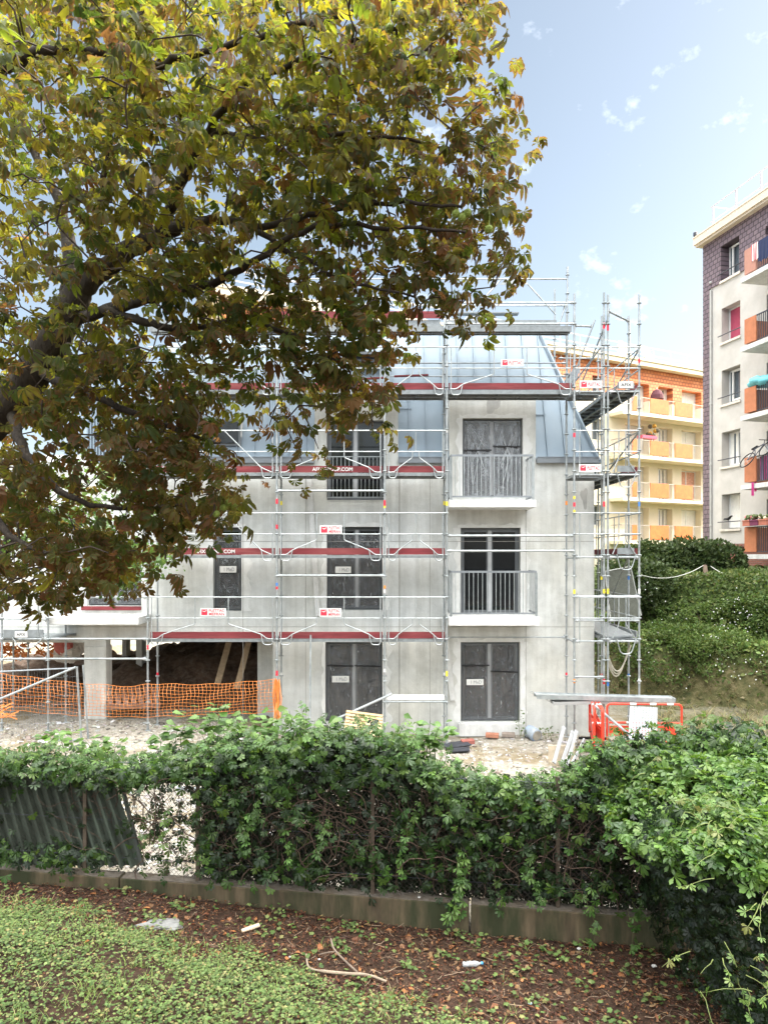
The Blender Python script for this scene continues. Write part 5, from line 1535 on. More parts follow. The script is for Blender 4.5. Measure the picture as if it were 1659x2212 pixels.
# ---- ribbed metal panel behind the tower
root = thing('ribbed_panel', 'grey green ribbed metal panel leaning behind the scaffold tower', 'panel', P(1340, 1330, 21.5))
mb = MB(); A0, A1, B0, B1 = P(1318, 1338, 21.5), P(1384, 1330, 22.1), P(1306, 1235, 22.2), P(1361, 1224, 22.6)
for k in range(24):
    u0, u1 = k / 24, (k + 1) / 24; n_ = Vector((-.1, -.9, .3)).normalized() * .035
    um = (u0 + u1) / 2
    mb.quad(pt(u0, 0), pt(um, 0) + n_, pt(um, 1) + n_, pt(u0, 1)); mb.quad(pt(um, 0) + n_, pt(u1, 0), pt(u1, 1), pt(um, 1) + n_)
mb.build('sheet', mat('grey_green_steel', (.17, .18, .155), .6, .2, .15), root)
mb = MB(); mb.tube([A0, B0, B1, A1], .03, 6); mb.build('frame', mat('panel_edge', (.28, .29, .27), .6, .2), root)
# ---- wire fence with sagging rope on the bank
root = thing('rope_fence', 'weathered post with a sagging pale rope on the green bank', 'fence', P(1522, 1310, 25))
mb = MB(); mb.tube([P(1523, 1318, 25), P(1522, 1220, 25)], .07, 8); mb.build('post', M['wood_grey'], root)
mb = MB(); mb.tube([P(1537, 1300, 25), P(1524, 1226, 25)], .045, 8); mb.build('stay', M['wood_grey'], root)
for (A, B, sag) in ((P(1384, 1242, 24.0), P(1519, 1221, 25), .25), (P(1534, 1223, 25), P(1680, 1236, 23.2), .35)):
    mb = MB(); mb.tube([A.lerp(B, t) - Vector((0, 0, sag * 4 * t * (1 - t))) for t in np.linspace(0, 1, 13)], .013, 6); mb.build('rope', mat('pale_rope', (.5, .5, .46), .8), root)

# ================================================================== VEGETATION
def unit(v): return v / np.maximum(np.linalg.norm(v, axis=-1, keepdims=True), 1e-9)

def leaflet(L, W, rows, fold, droop, curl, off, ang, tipw=.68):
    """one leaflet: 3 columns x rows, folded along the midrib, drooping, with curled edges; axis at angle ang"""
    t = np.linspace(0, 1, rows)
    prof = np.interp(t, [0, .18, .45, tipw, .88, 1], [.05, .17, .58, 1.0, .72, .05]) * W
    vs = []
    for ti, wi in zip(t, prof):
        for s in (-1, 0, 1):
            vs.append((off + L * ti * (1 - .12 * droop * ti), s * wi, fold * abs(s) * wi - droop * L * .55 * ti ** 2 + curl * abs(s) * math.sin(7 * ti + s) * wi))
    vs = np.array(vs)
    c, s_ = math.cos(ang), math.sin(ang)
    vs = np.stack([vs[:, 0] * c - vs[:, 1] * s_, vs[:, 0] * s_ + vs[:, 1] * c, vs[:, 2]], 1)
    fs = []
    for i in range(rows - 1):
        for j in range(2):
            a = i * 3 + j; fs.append((a, a + 1, a + 4, a + 3))
    return vs, np.array(fs)

def palmate(angs, lens, W, rows, rng, fold, droop, curl, off=.02):
    V, Fc, n, e = [], [], 0, []
    for a, l_ in zip(angs, lens):
        v, f = leaflet(l_ * rng.uniform(.85, 1.15), W * l_ * rng.uniform(.75, 1.15), rows, fold * rng.uniform(.4, 1.3), droop * rng.uniform(.4, 1.5), curl * rng.uniform(-.5, 1.2), off, R(a + rng.uniform(-7, 7)))
        # brown towards the leaflet rim and tip: an edge factor that travels with the leaf
        k = len(v) // 3; t = np.repeat(np.linspace(0, 1, k), 3); sd = np.tile([1, 0, 1], k)
        e.append(np.clip(.55 * sd + .5 * t ** 3, 0, 1)); V.append(v); Fc.append(f + n); n += len(v)
    return np.concatenate(V), np.concatenate(Fc), np.concatenate(e)

def scatter(name, mat_, tmpl, pos, ax, nr, size, tint, parent=None, edge=None, smooth=False):
    """lay copies of leaf templates into one mesh; every leaf gets its own place, facing, size and colour"""
    N = len(pos); T = len(tmpl)
    which = RNG.integers(0, T, N)
    ax = unit(ax); nr = nr - ax * (nr * ax).sum(1, keepdims=True); nr = unit(nr); lt = np.cross(nr, ax)
    Vs, Fs, Cs, n = [], [], [], 0
    for k in range(T):
        m = np.where(which == k)[0]
        if not len(m): continue
        tv, tf, te = tmpl[k]
        tv_ = tv[None] * size[m][:, None, None]
        W = pos[m][:, None] + ax[m][:, None] * tv_[:, :, :1] + lt[m][:, None] * tv_[:, :, 1:2] + nr[m][:, None] * tv_[:, :, 2:3]
        Vs.append(W.reshape(-1, 3))
        F_ = tf[None] + (np.arange(len(m)) * len(tv))[:, None, None] + n
        Fs.append(F_.reshape(-1, tf.shape[1])); n += len(m) * len(tv)
        c = np.repeat(tint[m][:, None], len(tv), 1)
        if edge is not None:
            ec, amt = edge
            f = np.clip(te[None] * amt[m][:, None] * 1.6, 0, 1)[..., None]
            c = c * (1 - f) + np.asarray(ec)[None, None] * f
        Cs.append(c.reshape(-1, 3))
    return np_mesh(name, np.concatenate(Vs), np.concatenate(Fs), mat_, parent, np.concatenate(Cs), smooth)

def rvec(n): return unit(RNG.normal(0, 1, (n, 3)))
def pick(cols, w, n, jit=.22):
    cols = np.array(cols); k = RNG.choice(len(cols), n, p=np.array(w) / np.sum(w))
    return np.clip(cols[k] * RNG.uniform(1 - jit, 1 + jit, (n, 1)) * RNG.uniform(.93, 1.07, (n, 3)), .002, .9)
def inpoly(x, y, poly):
    inside = np.zeros(len(x), bool); n = len(poly)
    for i in range(n):
        x1, y1 = poly[i]; x2, y2 = poly[(i + 1) % n]
        c = ((y1 > y) != (y2 > y)) & (x < (x2 - x1) * (y - y1) / (y2 - y1 + 1e-9) + x1)
        inside ^= c
    return inside
def PN(dx, dy, Y): return np.stack([(dx - CX) / F * Y, Y, CZ + (HY - dy) / F * Y], 1)

# ------------------------------------------------------------------ horse chestnut
tree = thing('chestnut_tree', 'large horse chestnut with browning curled leaves leaning in from the left', 'tree', (-5.4, 5.9, on(-5.4, 5.9)))
LIMBS = [  # (points as reference pixel + distance, start radius, end radius)
    ([(-330, 1330, 6.0), (-150, 1030, 5.95), (0, 890, 5.9), (75, 800, 5.85), (140, 690, 5.8), (170, 620, 5.8)], .215, .112),
    ([(160, 640, 5.8), (226, 582, 5.75), (300, 530, 5.7), (354, 508, 5.6), (385, 488, 5.5)], .095, .056),
    ([(150, 670, 5.8), (158, 600, 5.9), (150, 520, 6.1), (120, 420, 6.3), (60, 300, 6.6)], .10, .03),
    ([(375, 492, 5.5), (430, 478, 5.3), (500, 480, 5.1), (590, 486, 4.9), (723, 452, 4.7), (879, 440, 4.5), (1000, 445, 4.4)], .042, .008),
    ([(340, 512, 5.6), (365, 455, 5.5), (402, 372, 5.3), (453, 283, 5.1), (503, 209, 4.9), (587, 159, 4.7), (700, 110, 4.5), (860, 60, 4.3)], .05, .01),
    ([(318, 520, 5.65), (320, 446, 5.8), (354, 354, 6.0), (382, 283, 6.1), (425, 195, 6.3), (495, 100, 6.5), (540, 0, 6.7)], .055, .02),
    ([(-120, 190, 5.2), (0, 150, 5.1), (70, 120, 5.0), (142, 106, 4.9), (226, 113, 4.8), (330, 140, 4.7), (418, 120, 4.6), (587, 71, 4.5), (750, 28, 4.4), (900, -20, 4.3)], .045, .012),
    ([(244, 565, 5.75), (212, 478, 5.7), (228, 380, 5.6), (240, 283, 5.5), (269, 141, 5.5), (311, 35, 5.5)], .038, .012),
    ([(170, 690, 5.8), (248, 665, 5.5), (336, 642, 5.2), (460, 610, 5.0), (560, 560, 4.9), (684, 490, 4.7), (840, 490, 4.5), (1010, 500, 4.4)], .05, .008),
    ([(230, 668, 5.5), (300, 690, 5.4), (389, 712, 5.3), (528, 686, 5.2), (599, 712, 5.1), (687, 757, 5.0), (760, 800, 5.0)], .04, .008),
    ([(80, 800, 5.85), (160, 840, 5.5), (260, 880, 5.3), (380, 930, 5.2), (480, 960, 5.1)], .05, .008),
    ([(20, 880, 5.9), (60, 980, 5.6), (130, 1060, 5.4), (250, 1100, 5.2), (400, 1090, 5.1)], .05, .008),
    ([(-60, 960, 5.9), (-20, 1100, 5.5), (60, 1180, 5.3), (160, 1200, 5.2)], .05, .008),
    ([(560, 500, 4.9), (684, 576, 4.8), (770, 611, 4.7), (900, 640, 4.6)], .022, .007),
    ([(453, 283, 5.1), (560, 300, 4.9), (700, 290, 4.6), (860, 300, 4.5), (1000, 330, 4.4)], .026, .007),
    ([(-150, 1030, 5.95), (-260, 700, 6.6), (-330, 300, 7.3), (-300, -150, 7.8)], .14, .05),
    ([(60, 300, 6.6), (40, 150, 6.9), (100, -60, 7.2), (150, -300, 7.4)], .05, .02),
    ([(270, 141, 5.5), (330, -60, 5.5), (420, -260, 5.6)], .02, .01),
]
def smooth_path(pts, per=5):
    pts = [Vector(p) for p in pts]; out = []
    ext = [pts[0] * 2 - pts[1]] + pts + [pts[-1] * 2 - pts[-2]]
    for i in range(1, len(ext) - 2):
        p0, p1, p2, p3 = ext[i - 1:i + 3]
        for k in range(per):
            t = k / per
            out.append(0.5 * ((2 * p1) + (p2 - p0) * t + (2 * p0 - 5 * p1 + 4 * p2 - p3) * t * t + (3 * p1 - p0 - 3 * p2 + p3) * t ** 3))
    return out + [pts[-1]]
mb = MB(); nodes = []
base = Vector((-5.4, 5.9, on(-5.4, 5.9) - .1)); p0 = P(-330, 1330, 6.0)
mb.tube(smooth_path([base, base.lerp(p0, .45) + Vector((-.12, 0, 0)), p0, P(-240, 1180, 5.97)]), [.40 - .15 * k / 15 for k in range(16)], 14)
for pts, r0, r1 in LIMBS:
    path = smooth_path([P(*p) for p in pts]); n = len(path); rr = random.Random(n)
    path = [p + Vector((rr.uniform(-1, 1), rr.uniform(-1, 1), rr.uniform(-1, 1))) * .015 for p in path]
    rad = [r0 + (r1 - r0) * (i / (n - 1)) ** .8 for i in range(n)]
    mb.tube(path, rad, 10 if r0 > .04 else 7)
    nodes += [(p, r) for p, r in zip(path, rad) if r < .09]
mb.build('trunk', M['bark'], tree, smooth=True)

CROWN = [(-60, -60), (1040, -60), (1075, 10), (1092, 62), (1062, 112), (1010, 92), (985, 150), (985, 205), (1062, 222), (1097, 268), (1103, 340), (1090, 385), (1075, 430), (1082, 480), (1104, 535),
         (1088, 600), (1060, 640), (1000, 672), (940, 698), (905, 742), (862, 768), (812, 782), (790, 830), (835, 868), (842, 915), (776, 925), (712, 905), (690, 955), (712, 1000), (684, 1042), (640, 1010),
         (608, 940), (545, 900), (500, 925), (478, 985), (508, 1045), (492, 1108), (452, 1160), (418, 1150), (400, 1110), (352, 1160), (376, 1218), (330, 1232), (296, 1200), (240, 1242), (150, 1272), (128, 1302), (70, 1262), (-60, 1268)]
# twig ends: a volume filled inside the crown
N = 2600
cx_, cy_ = RNG.uniform(-60, 1105, N), RNG.uniform(-60, 1300, N)
ok = inpoly(cx_, cy_, CROWN)
SKYGAP = [(500, 935, 70, 55), (760, 620, 40, 25), (690, 545, 60, 22), (980, 200, 30, 14), (960, 290, 30, 12), (800, 420, 28, 14), (250, 690, 30, 14), (560, 830, 30, 30), (330, 820, 40, 18), (500, 770, 60, 14), (20, 710, 24, 30)]
for (a, b, rx_, ry_) in SKYGAP: ok &= ((cx_ - a) / rx_) ** 2 + ((cy_ - b) / ry_) ** 2 > 1
cx_, cy_ = cx_[ok], cy_[ok]
# thinner near the lower right fringe, thick towards the upper left
thick = np.clip(1.15 - .0006 * cx_ - .0002 * cy_, .25, 1.1)
Yc = 4.55 + .0011 * np.clip(cy_, 0, 1300) * .7 + 0.55 * (1 - cx_ / 1100)
cY = Yc + RNG.uniform(-1, 1, len(cx_)) * 1.25 * thick
keep = RNG.random(len(cx_)) < np.clip(.50 + .12 * (cx_ < 700) - .08 * ((cy_ > 620) & (cx_ > 450)) + .16 * ((cy_ > 650) & (cx_ < 420)), 0, 1)
cx_, cy_, cY = cx_[keep], cy_[keep], cY[keep]
cx_ = np.where(cx_ > 800, cx_ - np.where(cy_ > 220, 6, 34), cx_)
ends = PN(cx_, cy_, cY)
# the crown beyond the picture: upwards, to the left and behind, so that light falls on it as on a whole tree
M_ = 260
q = RNG.normal(0, 1, (M_ * 3, 3)); q = unit(q) * RNG.uniform(.55, 1, (len(q), 1)) ** .5
q = np.array([-4.6, 6.6, 8.6]) + q * np.array([4.0, 3.4, 3.6])
pdx, pdy = q[:, 0] / q[:, 1] * F + CX, HY - (q[:, 2] - CZ) / q[:, 1] * F
q = q[((pdx < -70) | (pdy < -70)) & (q[:, 1] > 3.4)][:M_]
n_in = len(ends)
allends = np.concatenate([ends, q])
npos = np.array([tuple(p) for p, r in nodes])
print('twig ends', n_in, len(q))
mb = MB()
d0 = np.array([np.linalg.norm(npos - e, axis=1).min() for e in allends])
grown = np.zeros((len(npos) + 2 * len(allends), 3)); grown[:len(npos)] = npos; ng = len(npos)
for i in np.argsort(d0):            # nearest twigs first; later ones branch off the earlier
    e = allends[i]
    k = np.argmin(np.linalg.norm(grown[:ng] - e, axis=1) + .02 * RNG.random(ng)); a, b = Vector(grown[k]), Vector(e)
    m1 = a.lerp(b, .55) + Vector((RNG.normal(0, .05), RNG.normal(0, .05), .05 + .10 * (b - a).length)) * min(1, (b - a).length * 2)
    mb.tube([a, m1, b], [.009 if k < len(npos) else .006, .006, .0035], 4, cap=False)
    grown[ng], grown[ng + 1] = tuple(m1), e; ng += 2
mb.build('twigs', M['twig'], tree)
tm = np.random.default_rng(5)
CH_A, CH_L = [-118, -74, -36, 0, 36, 74, 118], [.55, .8, .95, 1, .95, .8, .55]
T_CH = [palmate(CH_A if k % 3 else CH_A[1:-1], CH_L if k % 3 else CH_L[1:-1], .245, 7, tm, .85, .40 + .18 * k, 1.0 if k > 1 else .5) for k in range(8)]
reps = np.where(np.arange(len(allends)) < n_in, RNG.integers(5, 9, len(allends)), 6)
idx = np.repeat(np.arange(len(allends)), reps)
pe = allends[idx]; NL = len(pe)
out = pe - np.array([-3.2, 5.7, 6.4]); out = unit(out * np.array([1, .7, .5]))
dirs = unit(out * .75 + rvec(NL) * .9 + np.array([.10, 0, -.28]))
pet = RNG.uniform(.04, .19, (NL, 1))
pos = pe + dirs * pet + RNG.normal(0, .075, (NL, 3))

nrm = unit(rvec(NL) * .65 + np.array([0, -.15, .8]) + dirs * .25)
axis = unit(dirs + np.array([0, 0, -.45]))
# the heavy limbs stay readable: few leaves hang right before them
LP = np.array([(x_, y_) for pts, r0, r1 in LIMBS[:3] for (x_, y_, d_) in [tuple(np.array(a) * (1 - t) + np.array(b) * t) for a, b in zip(pts, pts[1:]) for t in np.linspace(0, 1, 9)]])
pdx, pdy = pos[:, 0] / pos[:, 1] * F + CX, HY - (pos[:, 2] - CZ) / pos[:, 1] * F
dist = np.sqrt(((np.stack([pdx, pdy], 1)[:, None] - LP[None]) ** 2).sum(2)).min(1)
kp = ~((dist < 30) & (pos[:, 1] < 5.9) & (RNG.random(NL) < .62))
pe, pos, nrm, axis, dirs = pe[kp], pos[kp], nrm[kp], axis[kp], dirs[kp]; NL = len(pe)
LEAFCOL = [(.026, .042, .010), (.037, .053, .011), (.056, .064, .012), (.10, .09, .017), (.075, .042, .017)]
tint = pick(LEAFCOL, [.36, .32, .20, .05, .07], NL, .25)
lit_tint = pick([(.095, .105, .016), (.13, .125, .020), (.075, .095, .016)], [.4, .25, .35], NL, .25)      # sunlit yellow of the upper left crown, painted into the leaf tint
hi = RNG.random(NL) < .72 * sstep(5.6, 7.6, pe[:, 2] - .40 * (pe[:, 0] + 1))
tint = np.where(hi[:, None], lit_tint, tint)
amt = np.clip(RNG.beta(1.1, 2.3, NL) * 1.2, 0, 1)
amt = np.clip(amt + .45 * RNG.random(NL) * np.clip(sstep(-.6, .9, pos[:, 0]) + sstep(6.2, 5.2, pos[:, 2]), 0, 1), 0, 1)
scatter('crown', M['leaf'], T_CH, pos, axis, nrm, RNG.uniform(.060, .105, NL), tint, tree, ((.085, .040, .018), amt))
print('chestnut leaves', NL)
# spiny green conkers in small hanging groups
mb0 = None
CON = [(590, 858, 5.2), (620, 850, 5.2), (632, 858, 5.2), (660, 862, 5.0), (648, 868, 5.0), (668, 866, 5.05), (832, 870, 4.9), (836, 884, 4.9), (310, 388, 5.0), (512, 450, 4.8), (474, 496, 4.8), (640, 470, 4.7), (985, 462, 4.4), (1010, 460, 4.4), (998, 470, 4.4), (1056, 495, 4.4), (622, 582, 4.8),
       (508, 1088, 5.1), (478, 1082, 5.1), (494, 1086, 5.1), (484, 1096, 5.1), (302, 1046, 5.2), (842, 60, 4.3), (690, 260, 4.5), (58 + 520, 166, 4.6), (468, 1110, 5.1), (820, 470, 4.5), (548, 860, 5.2)]
cm = MB(); cm.lathe((0, 0, -.024), [(.001, 0), (.014, .004), (.022, .014), (.025, .025), (.022, .036), (.014, .045), (.001, .049)], 10)
rr = random.Random(2)
for k in range(46):
    d = Vector((rr.gauss(0, 1), rr.gauss(0, 1), rr.gauss(0, 1))).normalized(); e = d.orthogonal().normalized() * .0028; g_ = d.cross(e.normalized()) * .0028
    n = len(cm.v); cm.v += [tuple(d * .022 + e), tuple(d * .022 - e * .5 + g_), tuple(d * .022 - e * .5 - g_), tuple(d * .0325)]
    for f in ((0, 1, 3), (1, 2, 3), (2, 0, 3)): cm.f.append(tuple(n + i for i in f)); cm.m.append(0)
cm.tube([(0, 0, .022), (.004, .002, .07), (0, 0, .11)], .0022, 4)
first = None
for (dx, dy, Y) in CON:
    p = P(dx, dy, Y)
    if first is None:
        cm.v = [tuple(Vector(v) + p) for v in cm.v]
        first = cm.build('conker', M['conker'], tree); me_off = p
    else:
        c = first.copy(); COL.objects.link(c); c.parent = tree; c.location = first.location + (p - me_off)

# ------------------------------------------------------------------ small round-leaved tree behind on the left
st = thing('young_tree', 'small bright green round-leaved tree in front of the left window', 'tree', (-7.9, 13.5, on(-7.9, 13.5)))
mb = MB(); tr = smooth_path([(-7.9, 13.5, on(-7.9, 13.5)), (-7.75, 13.5, 2.4), (-7.3, 13.4, 4.2), (-6.9, 13.4, 5.6)])
mb.tube(tr, [.11 - .07 * i / (len(tr) - 1) for i in range(len(tr))], 8)
T_R = [leaflet(1, .48, 5, .2, .3, .1, 0, 0, .5) + (np.zeros(15),)]
ce = []
for k in range(44):
    dx, dy = RNG.uniform(-20, 350), RNG.uniform(1010, 1275)
    if dy > 1180 and (dx < 170): dx = RNG.uniform(150, 350)
    if dy > 1235: dx = RNG.uniform(190, 300)
    Y = RNG.uniform(12.6, 14.3); e = P(dx, dy, Y); ce.append(e)
    a = tr[RNG.integers(8, len(tr))]; mb.tube([a, a.lerp(e, .5) + Vector((0, 0, .15)), e], [.022, .012, .004], 5, cap=False)
mb.build('trunk', M['bark'], st, smooth=True)
ce = np.array([tuple(e) for e in ce]); idx = np.repeat(np.arange(len(ce)), 85); n = len(idx)
pos = ce[idx] + RNG.normal(0, 1, (n, 3)) * np.array([.19, .19, .13])
scatter('crown', M['leaf_vine'], T_R, pos, rvec(n) + np.array([0, 0, -.4]), rvec(n) + np.array([0, -.3, .8]), RNG.uniform(.06, .10, n), pick([(.07, .13, .03), (.10, .17, .04), (.05, .10, .025)], [.5, .3, .2], n), st)

# ------------------------------------------------------------------ low wall, chain-link fence
def wy(x): return float(wall_y(x))
wd = Vector((1, -.1548, 0)).normalized(); wnv = Vector((wd.y, -wd.x, 0))    # wnv points to the camera
rw = thing('low_wall', 'low stained concrete wall with an open joint at the foot of the creeper fence', 'wall', (0, wy(0), 0.0))
wallmat = mat('mossy_concrete', (.095, .070, .042), .92, 0, .5, 7, .5, 18, (1, 1, .22), alt=(.030, .034, .014), altpos=(.42, .6), altscale=2.2)
topmat = mat('wall_coping', (.14, .12, .10), .95, 0, .35, 9, .6, 25, alt=(.10, .075, .05), altscale=6)
xj = 1.02
for (xa, xb) in ((-14, -3.42), (-3.40, xj - .012), (xj + .012, 7)):
    mb = MB(); a, b = Vector((xa, wy(xa), 0)), Vector((xb, wy(xb), 0))
    mb.obox((a + b) / 2 - wnv * .10 + Vector((0, 0, .06)), wd * (b - a).length / 2, wnv * .10, (0, 0, .33), 0)
    o = mb.build('wall_segment', wallmat, rw, bevel=.012)
    mb = MB(); mb.obox((a + b) / 2 - wnv * .10 + Vector((0, 0, .393)), wd * ((b - a).length / 2 - .012), wnv * .088, (0, 0, .006)); mb.build('coping', topmat, o)
fe = thing('chain_link_fence', 'rusty chain-link fence on the low wall, mostly swallowed by creeper', 'fence', (0, wy(0) + .1, .4))
FT = 1.86
fpos = lambda x, z: Vector((x, wy(x) + .1, z))
for dx in (185, 428, 805, 1204, 1430):
    q = (dx - CX) / F; x = q * 8.71 / (1 + .1548 * q)
    mb = MB(); mb.beam(fpos(x, .38), fpos(x, FT + .08), .045, .045); mb.build('post', mat('rusty_post', (.10, .075, .055), .8, .2, .3, 8), fe)
mb = MB(); st_ = .062; zz0, zz1 = .42, FT; h = zz1 - zz0
x = -6.2
while x < 4.6:
    for s in (1, -1):
        a, b = fpos(x, zz0), fpos(x + s * h, zz1)
        if s == 1: mb.tube([a, b], .0018, 3, cap=False)
        else: mb.tube([a + Vector((0, .003, 0)), b + Vector((0, .003, 0))], .0018, 3, cap=False)
    x += st_
mb.build('wire_mesh', mat('rusty_wire', (.07, .06, .05), .7, .3, .2), fe)
for z in (.62, 1.1, FT):
    mb = MB(); mb.tube([fpos(-6.5, z), fpos(4.5, z)], .003, 4); mb.build('line_wire', M['rail_dark'], fe)

# ribbed panel leaning behind the fence at the left
root = thing('ribbed_panel', 'dark green ribbed sheet standing behind the chain-link fence at the left', 'panel', (-4.3, wy(-4.3) + .35, .1))
mb = MB(); yA = 9.75
A0, A1, B0, B1 = P(-60, 1872, yA), P(308, 1868, yA - .55), P(-100, 1672, yA + .1), P(262, 1690, yA - .45)
pt = lambda u, v: (A0.lerp(A1, u)).lerp(B0.lerp(B1, u), v)
for k in range(17):
    u0, u1 = k / 17, (k + 1) / 17; nn = Vector((-.14, -.99, 0)) * .075; w_ = (u1 - u0)
    sh = lambda u, v: pt(min(1, max(0, u - .035 * v)), v)
    ua, ub, uc = u0 + w_ * .12, u0 + w_ * .34, u0 + w_ * .44
    for (p, q, f1, f2) in ((u0, ua, 0, 1), (ua, ub, 1, 1), (ub, uc, 1, 0), (uc, u1, 0, 0)):
        mb.quad(sh(p, 0) + nn * f1, sh(q, 0) + nn * f2, sh(q, 1) + nn * f2, sh(p, 1) + nn * f1)
mb.build('sheet', mat('grey_green_sheet', (.075, .092, .072), .55, .1, .2, 3, alt=(.05, .06, .047), altscale=2), root)
mb = MB(); mb.beam(B0 + Vector((0, -.03, 0)), B1 + Vector((0, -.03, 0)), .05, .05); mb.beam(A1, B1, .04, .05, up=(0, 1, 0)); mb.build('frame', mat('green_frame', (.05, .055, .05), .6), root)

# ------------------------------------------------------------------ creeper on the fence
cr_ = thing('creeper_hedge', 'five-leaved creeper covering the chain-link fence from left to right', 'creeper', (0, wy(0) + .1, .4))
PROF = [(-60, 1628), (100, 1622), (270, 1640), (360, 1632), (430, 1612), (520, 1598), (600, 1596), (650, 1580), (700, 1568), (800, 1572), (850, 1590), (900, 1622), (950, 1648), (1010, 1664), (1080, 1682), (1150, 1690), (1200, 1682), (1245, 1650), (1300, 1605), (1360, 1590), (1420, 1572), (1520, 1560)]
px_, py_ = zip(*PROF)
def dx_of(x, y): return x / y * F + CX
n = 19000
x = RNG.uniform(-5.9, 4.4, n); yb0 = wall_y(x) + .1
dxs = dx_of(x, yb0); ztop = CZ + (HY - np.interp(dxs, px_, py_)) / F * yb0
v = RNG.random(n) ** .9; z = .42 + (ztop - .42) * v
hgt = ztop - z
bump = np.exp(-((dxs - 730) / 170) ** 2)
pr = np.where(hgt < .55, .75, .52)
pr = np.where((dxs > 480) & (dxs < 700) & (hgt > .5), .66, pr)
left = dxs < 285
pr = np.where(left, np.where(hgt < .38, .85, np.where(z < .80, .5, .035)), pr)
gap = (dxs > 285) & (dxs < 425) & (z > .6) & (hgt > .36)
pr = np.where(gap, .10, pr)
pr = np.where((z < .62) & ~left, pr * .45, pr)
clump = .5 + .5 * np.sin(x * 4.1 + 1.3 * np.sin(z * 5)) * np.sin(z * 6.3 + x * 2.2)
clump = np.clip(clump + .25 * np.sin(9 * x + 4 * z), 0, 1)
pr = pr * np.where(hgt > .35, .12 + 1.15 * clump ** 1.6, .95)
k = RNG.random(n) < pr; x, z, yb0, hgt, bump, dxs, clump = x[k], z[k], yb0[k], hgt[k], bump[k], dxs[k], clump[k]; n = len(x)
side = np.where(RNG.random(n) < .5, RNG.normal(-.10, .12, n), RNG.uniform(0, .42, n)) * (1 + .9 * bump * np.exp(-hgt / .5))
pos = np.stack([x, yb0 + side, z], 1) + RNG.normal(0, .02, (n, 3))
up_ = np.exp(-hgt / .25)[:, None]
nrm = rvec(n) * .55 + np.array([0, -.75, .45]) * (1 - up_) + np.array([0, -.25, 1.0]) * up_
axis = rvec(n) * .6 + np.array([0, -.25, -.75]) * (1 - up_) + np.array([0, -.5, .0]) * up_
T_V = [palmate([-84, -42, 0, 42, 84], [.70, .9, 1, .9, .70], .235, 5, tm, .30, .2 + .14 * k, .2, .03) for k in range(5)]
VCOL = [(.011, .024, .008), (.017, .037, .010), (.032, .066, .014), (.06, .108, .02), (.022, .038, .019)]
scatter('foliage', M['leaf_vine'], T_V, pos, axis, nrm, RNG.uniform(.065, .115, n), np.where((RNG.random(n) < .20 + .55 * (hgt < .3) + .3 * (clump > .85))[:, None], pick([(.044, .090, .017), (.074, .130, .024), (.030, .066, .016)], [.4, .25, .35], n), pick(VCOL, [.36, .30, .18, .07, .09], n)), cr_)  # light on the top and outer clumps painted in as brighter tints
print('creeper leaves', n)
n = 24000
x = RNG.uniform(-3.9, 4.4, n); yb0 = wall_y(x) + .1; dxs = dx_of(x, yb0); ztop = CZ + (HY - np.interp(dxs, px_, py_)) / F * yb0
z = .37 + (ztop - .55) * RNG.random(n) ** 1.15
k = (dxs > 430) | (RNG.random(n) < .03) | ((ztop - z < .4) & (dxs > 270)); x, z, yb0 = x[k], z[k], yb0[k]; n = len(x)
pos = np.stack([x, yb0 + RNG.uniform(.06, .5, n), z], 1)
scatter('inner_foliage', M['leaf_vine'], T_V, pos, rvec(n) + np.array([0, 0, -.7]), rvec(n) * .8 + np.array([0, -.7, .3]), RNG.uniform(.06, .10, n), pick([(.010, .019, .007), (.020, .016, .011), (.014, .026, .008)], [.5, .25, .25], n), cr_)  # shade inside the creeper put into these darker leaf colours
mb = MB(); rr = random.Random(9)
for k in range(620):
    xx = rr.uniform(-4.2, 4.2); d_ = dx_of(xx, wy(xx))
    if d_ < 300 and rr.random() < .7: continue
    zc = rr.uniform(.42, 1.5); p = fpos(xx, zc) + Vector((0, rr.uniform(-.16, .12), 0)); pts = [p]
    h = rr.uniform(-.5, .5) + math.pi / 2
    for j in range(rr.randint(5, 11)):
        h += rr.uniform(-.7, .7)
        q = pts[-1] + Vector((math.cos(h) * .10, rr.uniform(-.03, .03), math.sin(h) * .09))
        if q.z < .42 or q.z > 1.75: break
        pts.append(q)
    if len(pts) > 2: mb.tube(pts, rr.choice([.0025, .003, .004, .0065]), 4, 0, False)
mb.build('stems', mat('vine_stem', (.085, .055, .040), .9, 0, .35, 12), cr_)

# leggy shoots along the top and strands trailing over the wall
mb = MB(); rr = random.Random(77); P_, A_, N_, S_ = [], [], [], []
def strand(p, v, steps, grav, dens, sz):
    pts = [Vector(p)]; v = Vector(v).normalized() * .06
    for j in range(steps):
        v = (v + Vector((rr.uniform(-.02, .02), rr.uniform(-.015, .015), grav + rr.uniform(-.008, .008)))).normalized() * .06; pts.append(pts[-1] + v)
    mb.tube(pts, [.004 - .0025 * i / (len(pts) - 1) for i in range(len(pts))], 4, 0, False)
    for q in pts[1:]:
        if rr.random() < dens:
            P_.append(tuple(q + Vector((rr.uniform(-.04, .04), rr.uniform(-.05, .02), rr.uniform(-.02, .03))))); A_.append((rr.uniform(-1, 1), rr.uniform(-1, .1), rr.uniform(-.7, .2))); N_.append((rr.gauss(0, .35), -.55 + rr.gauss(0, .25), .8)); S_.append(rr.uniform(*sz))
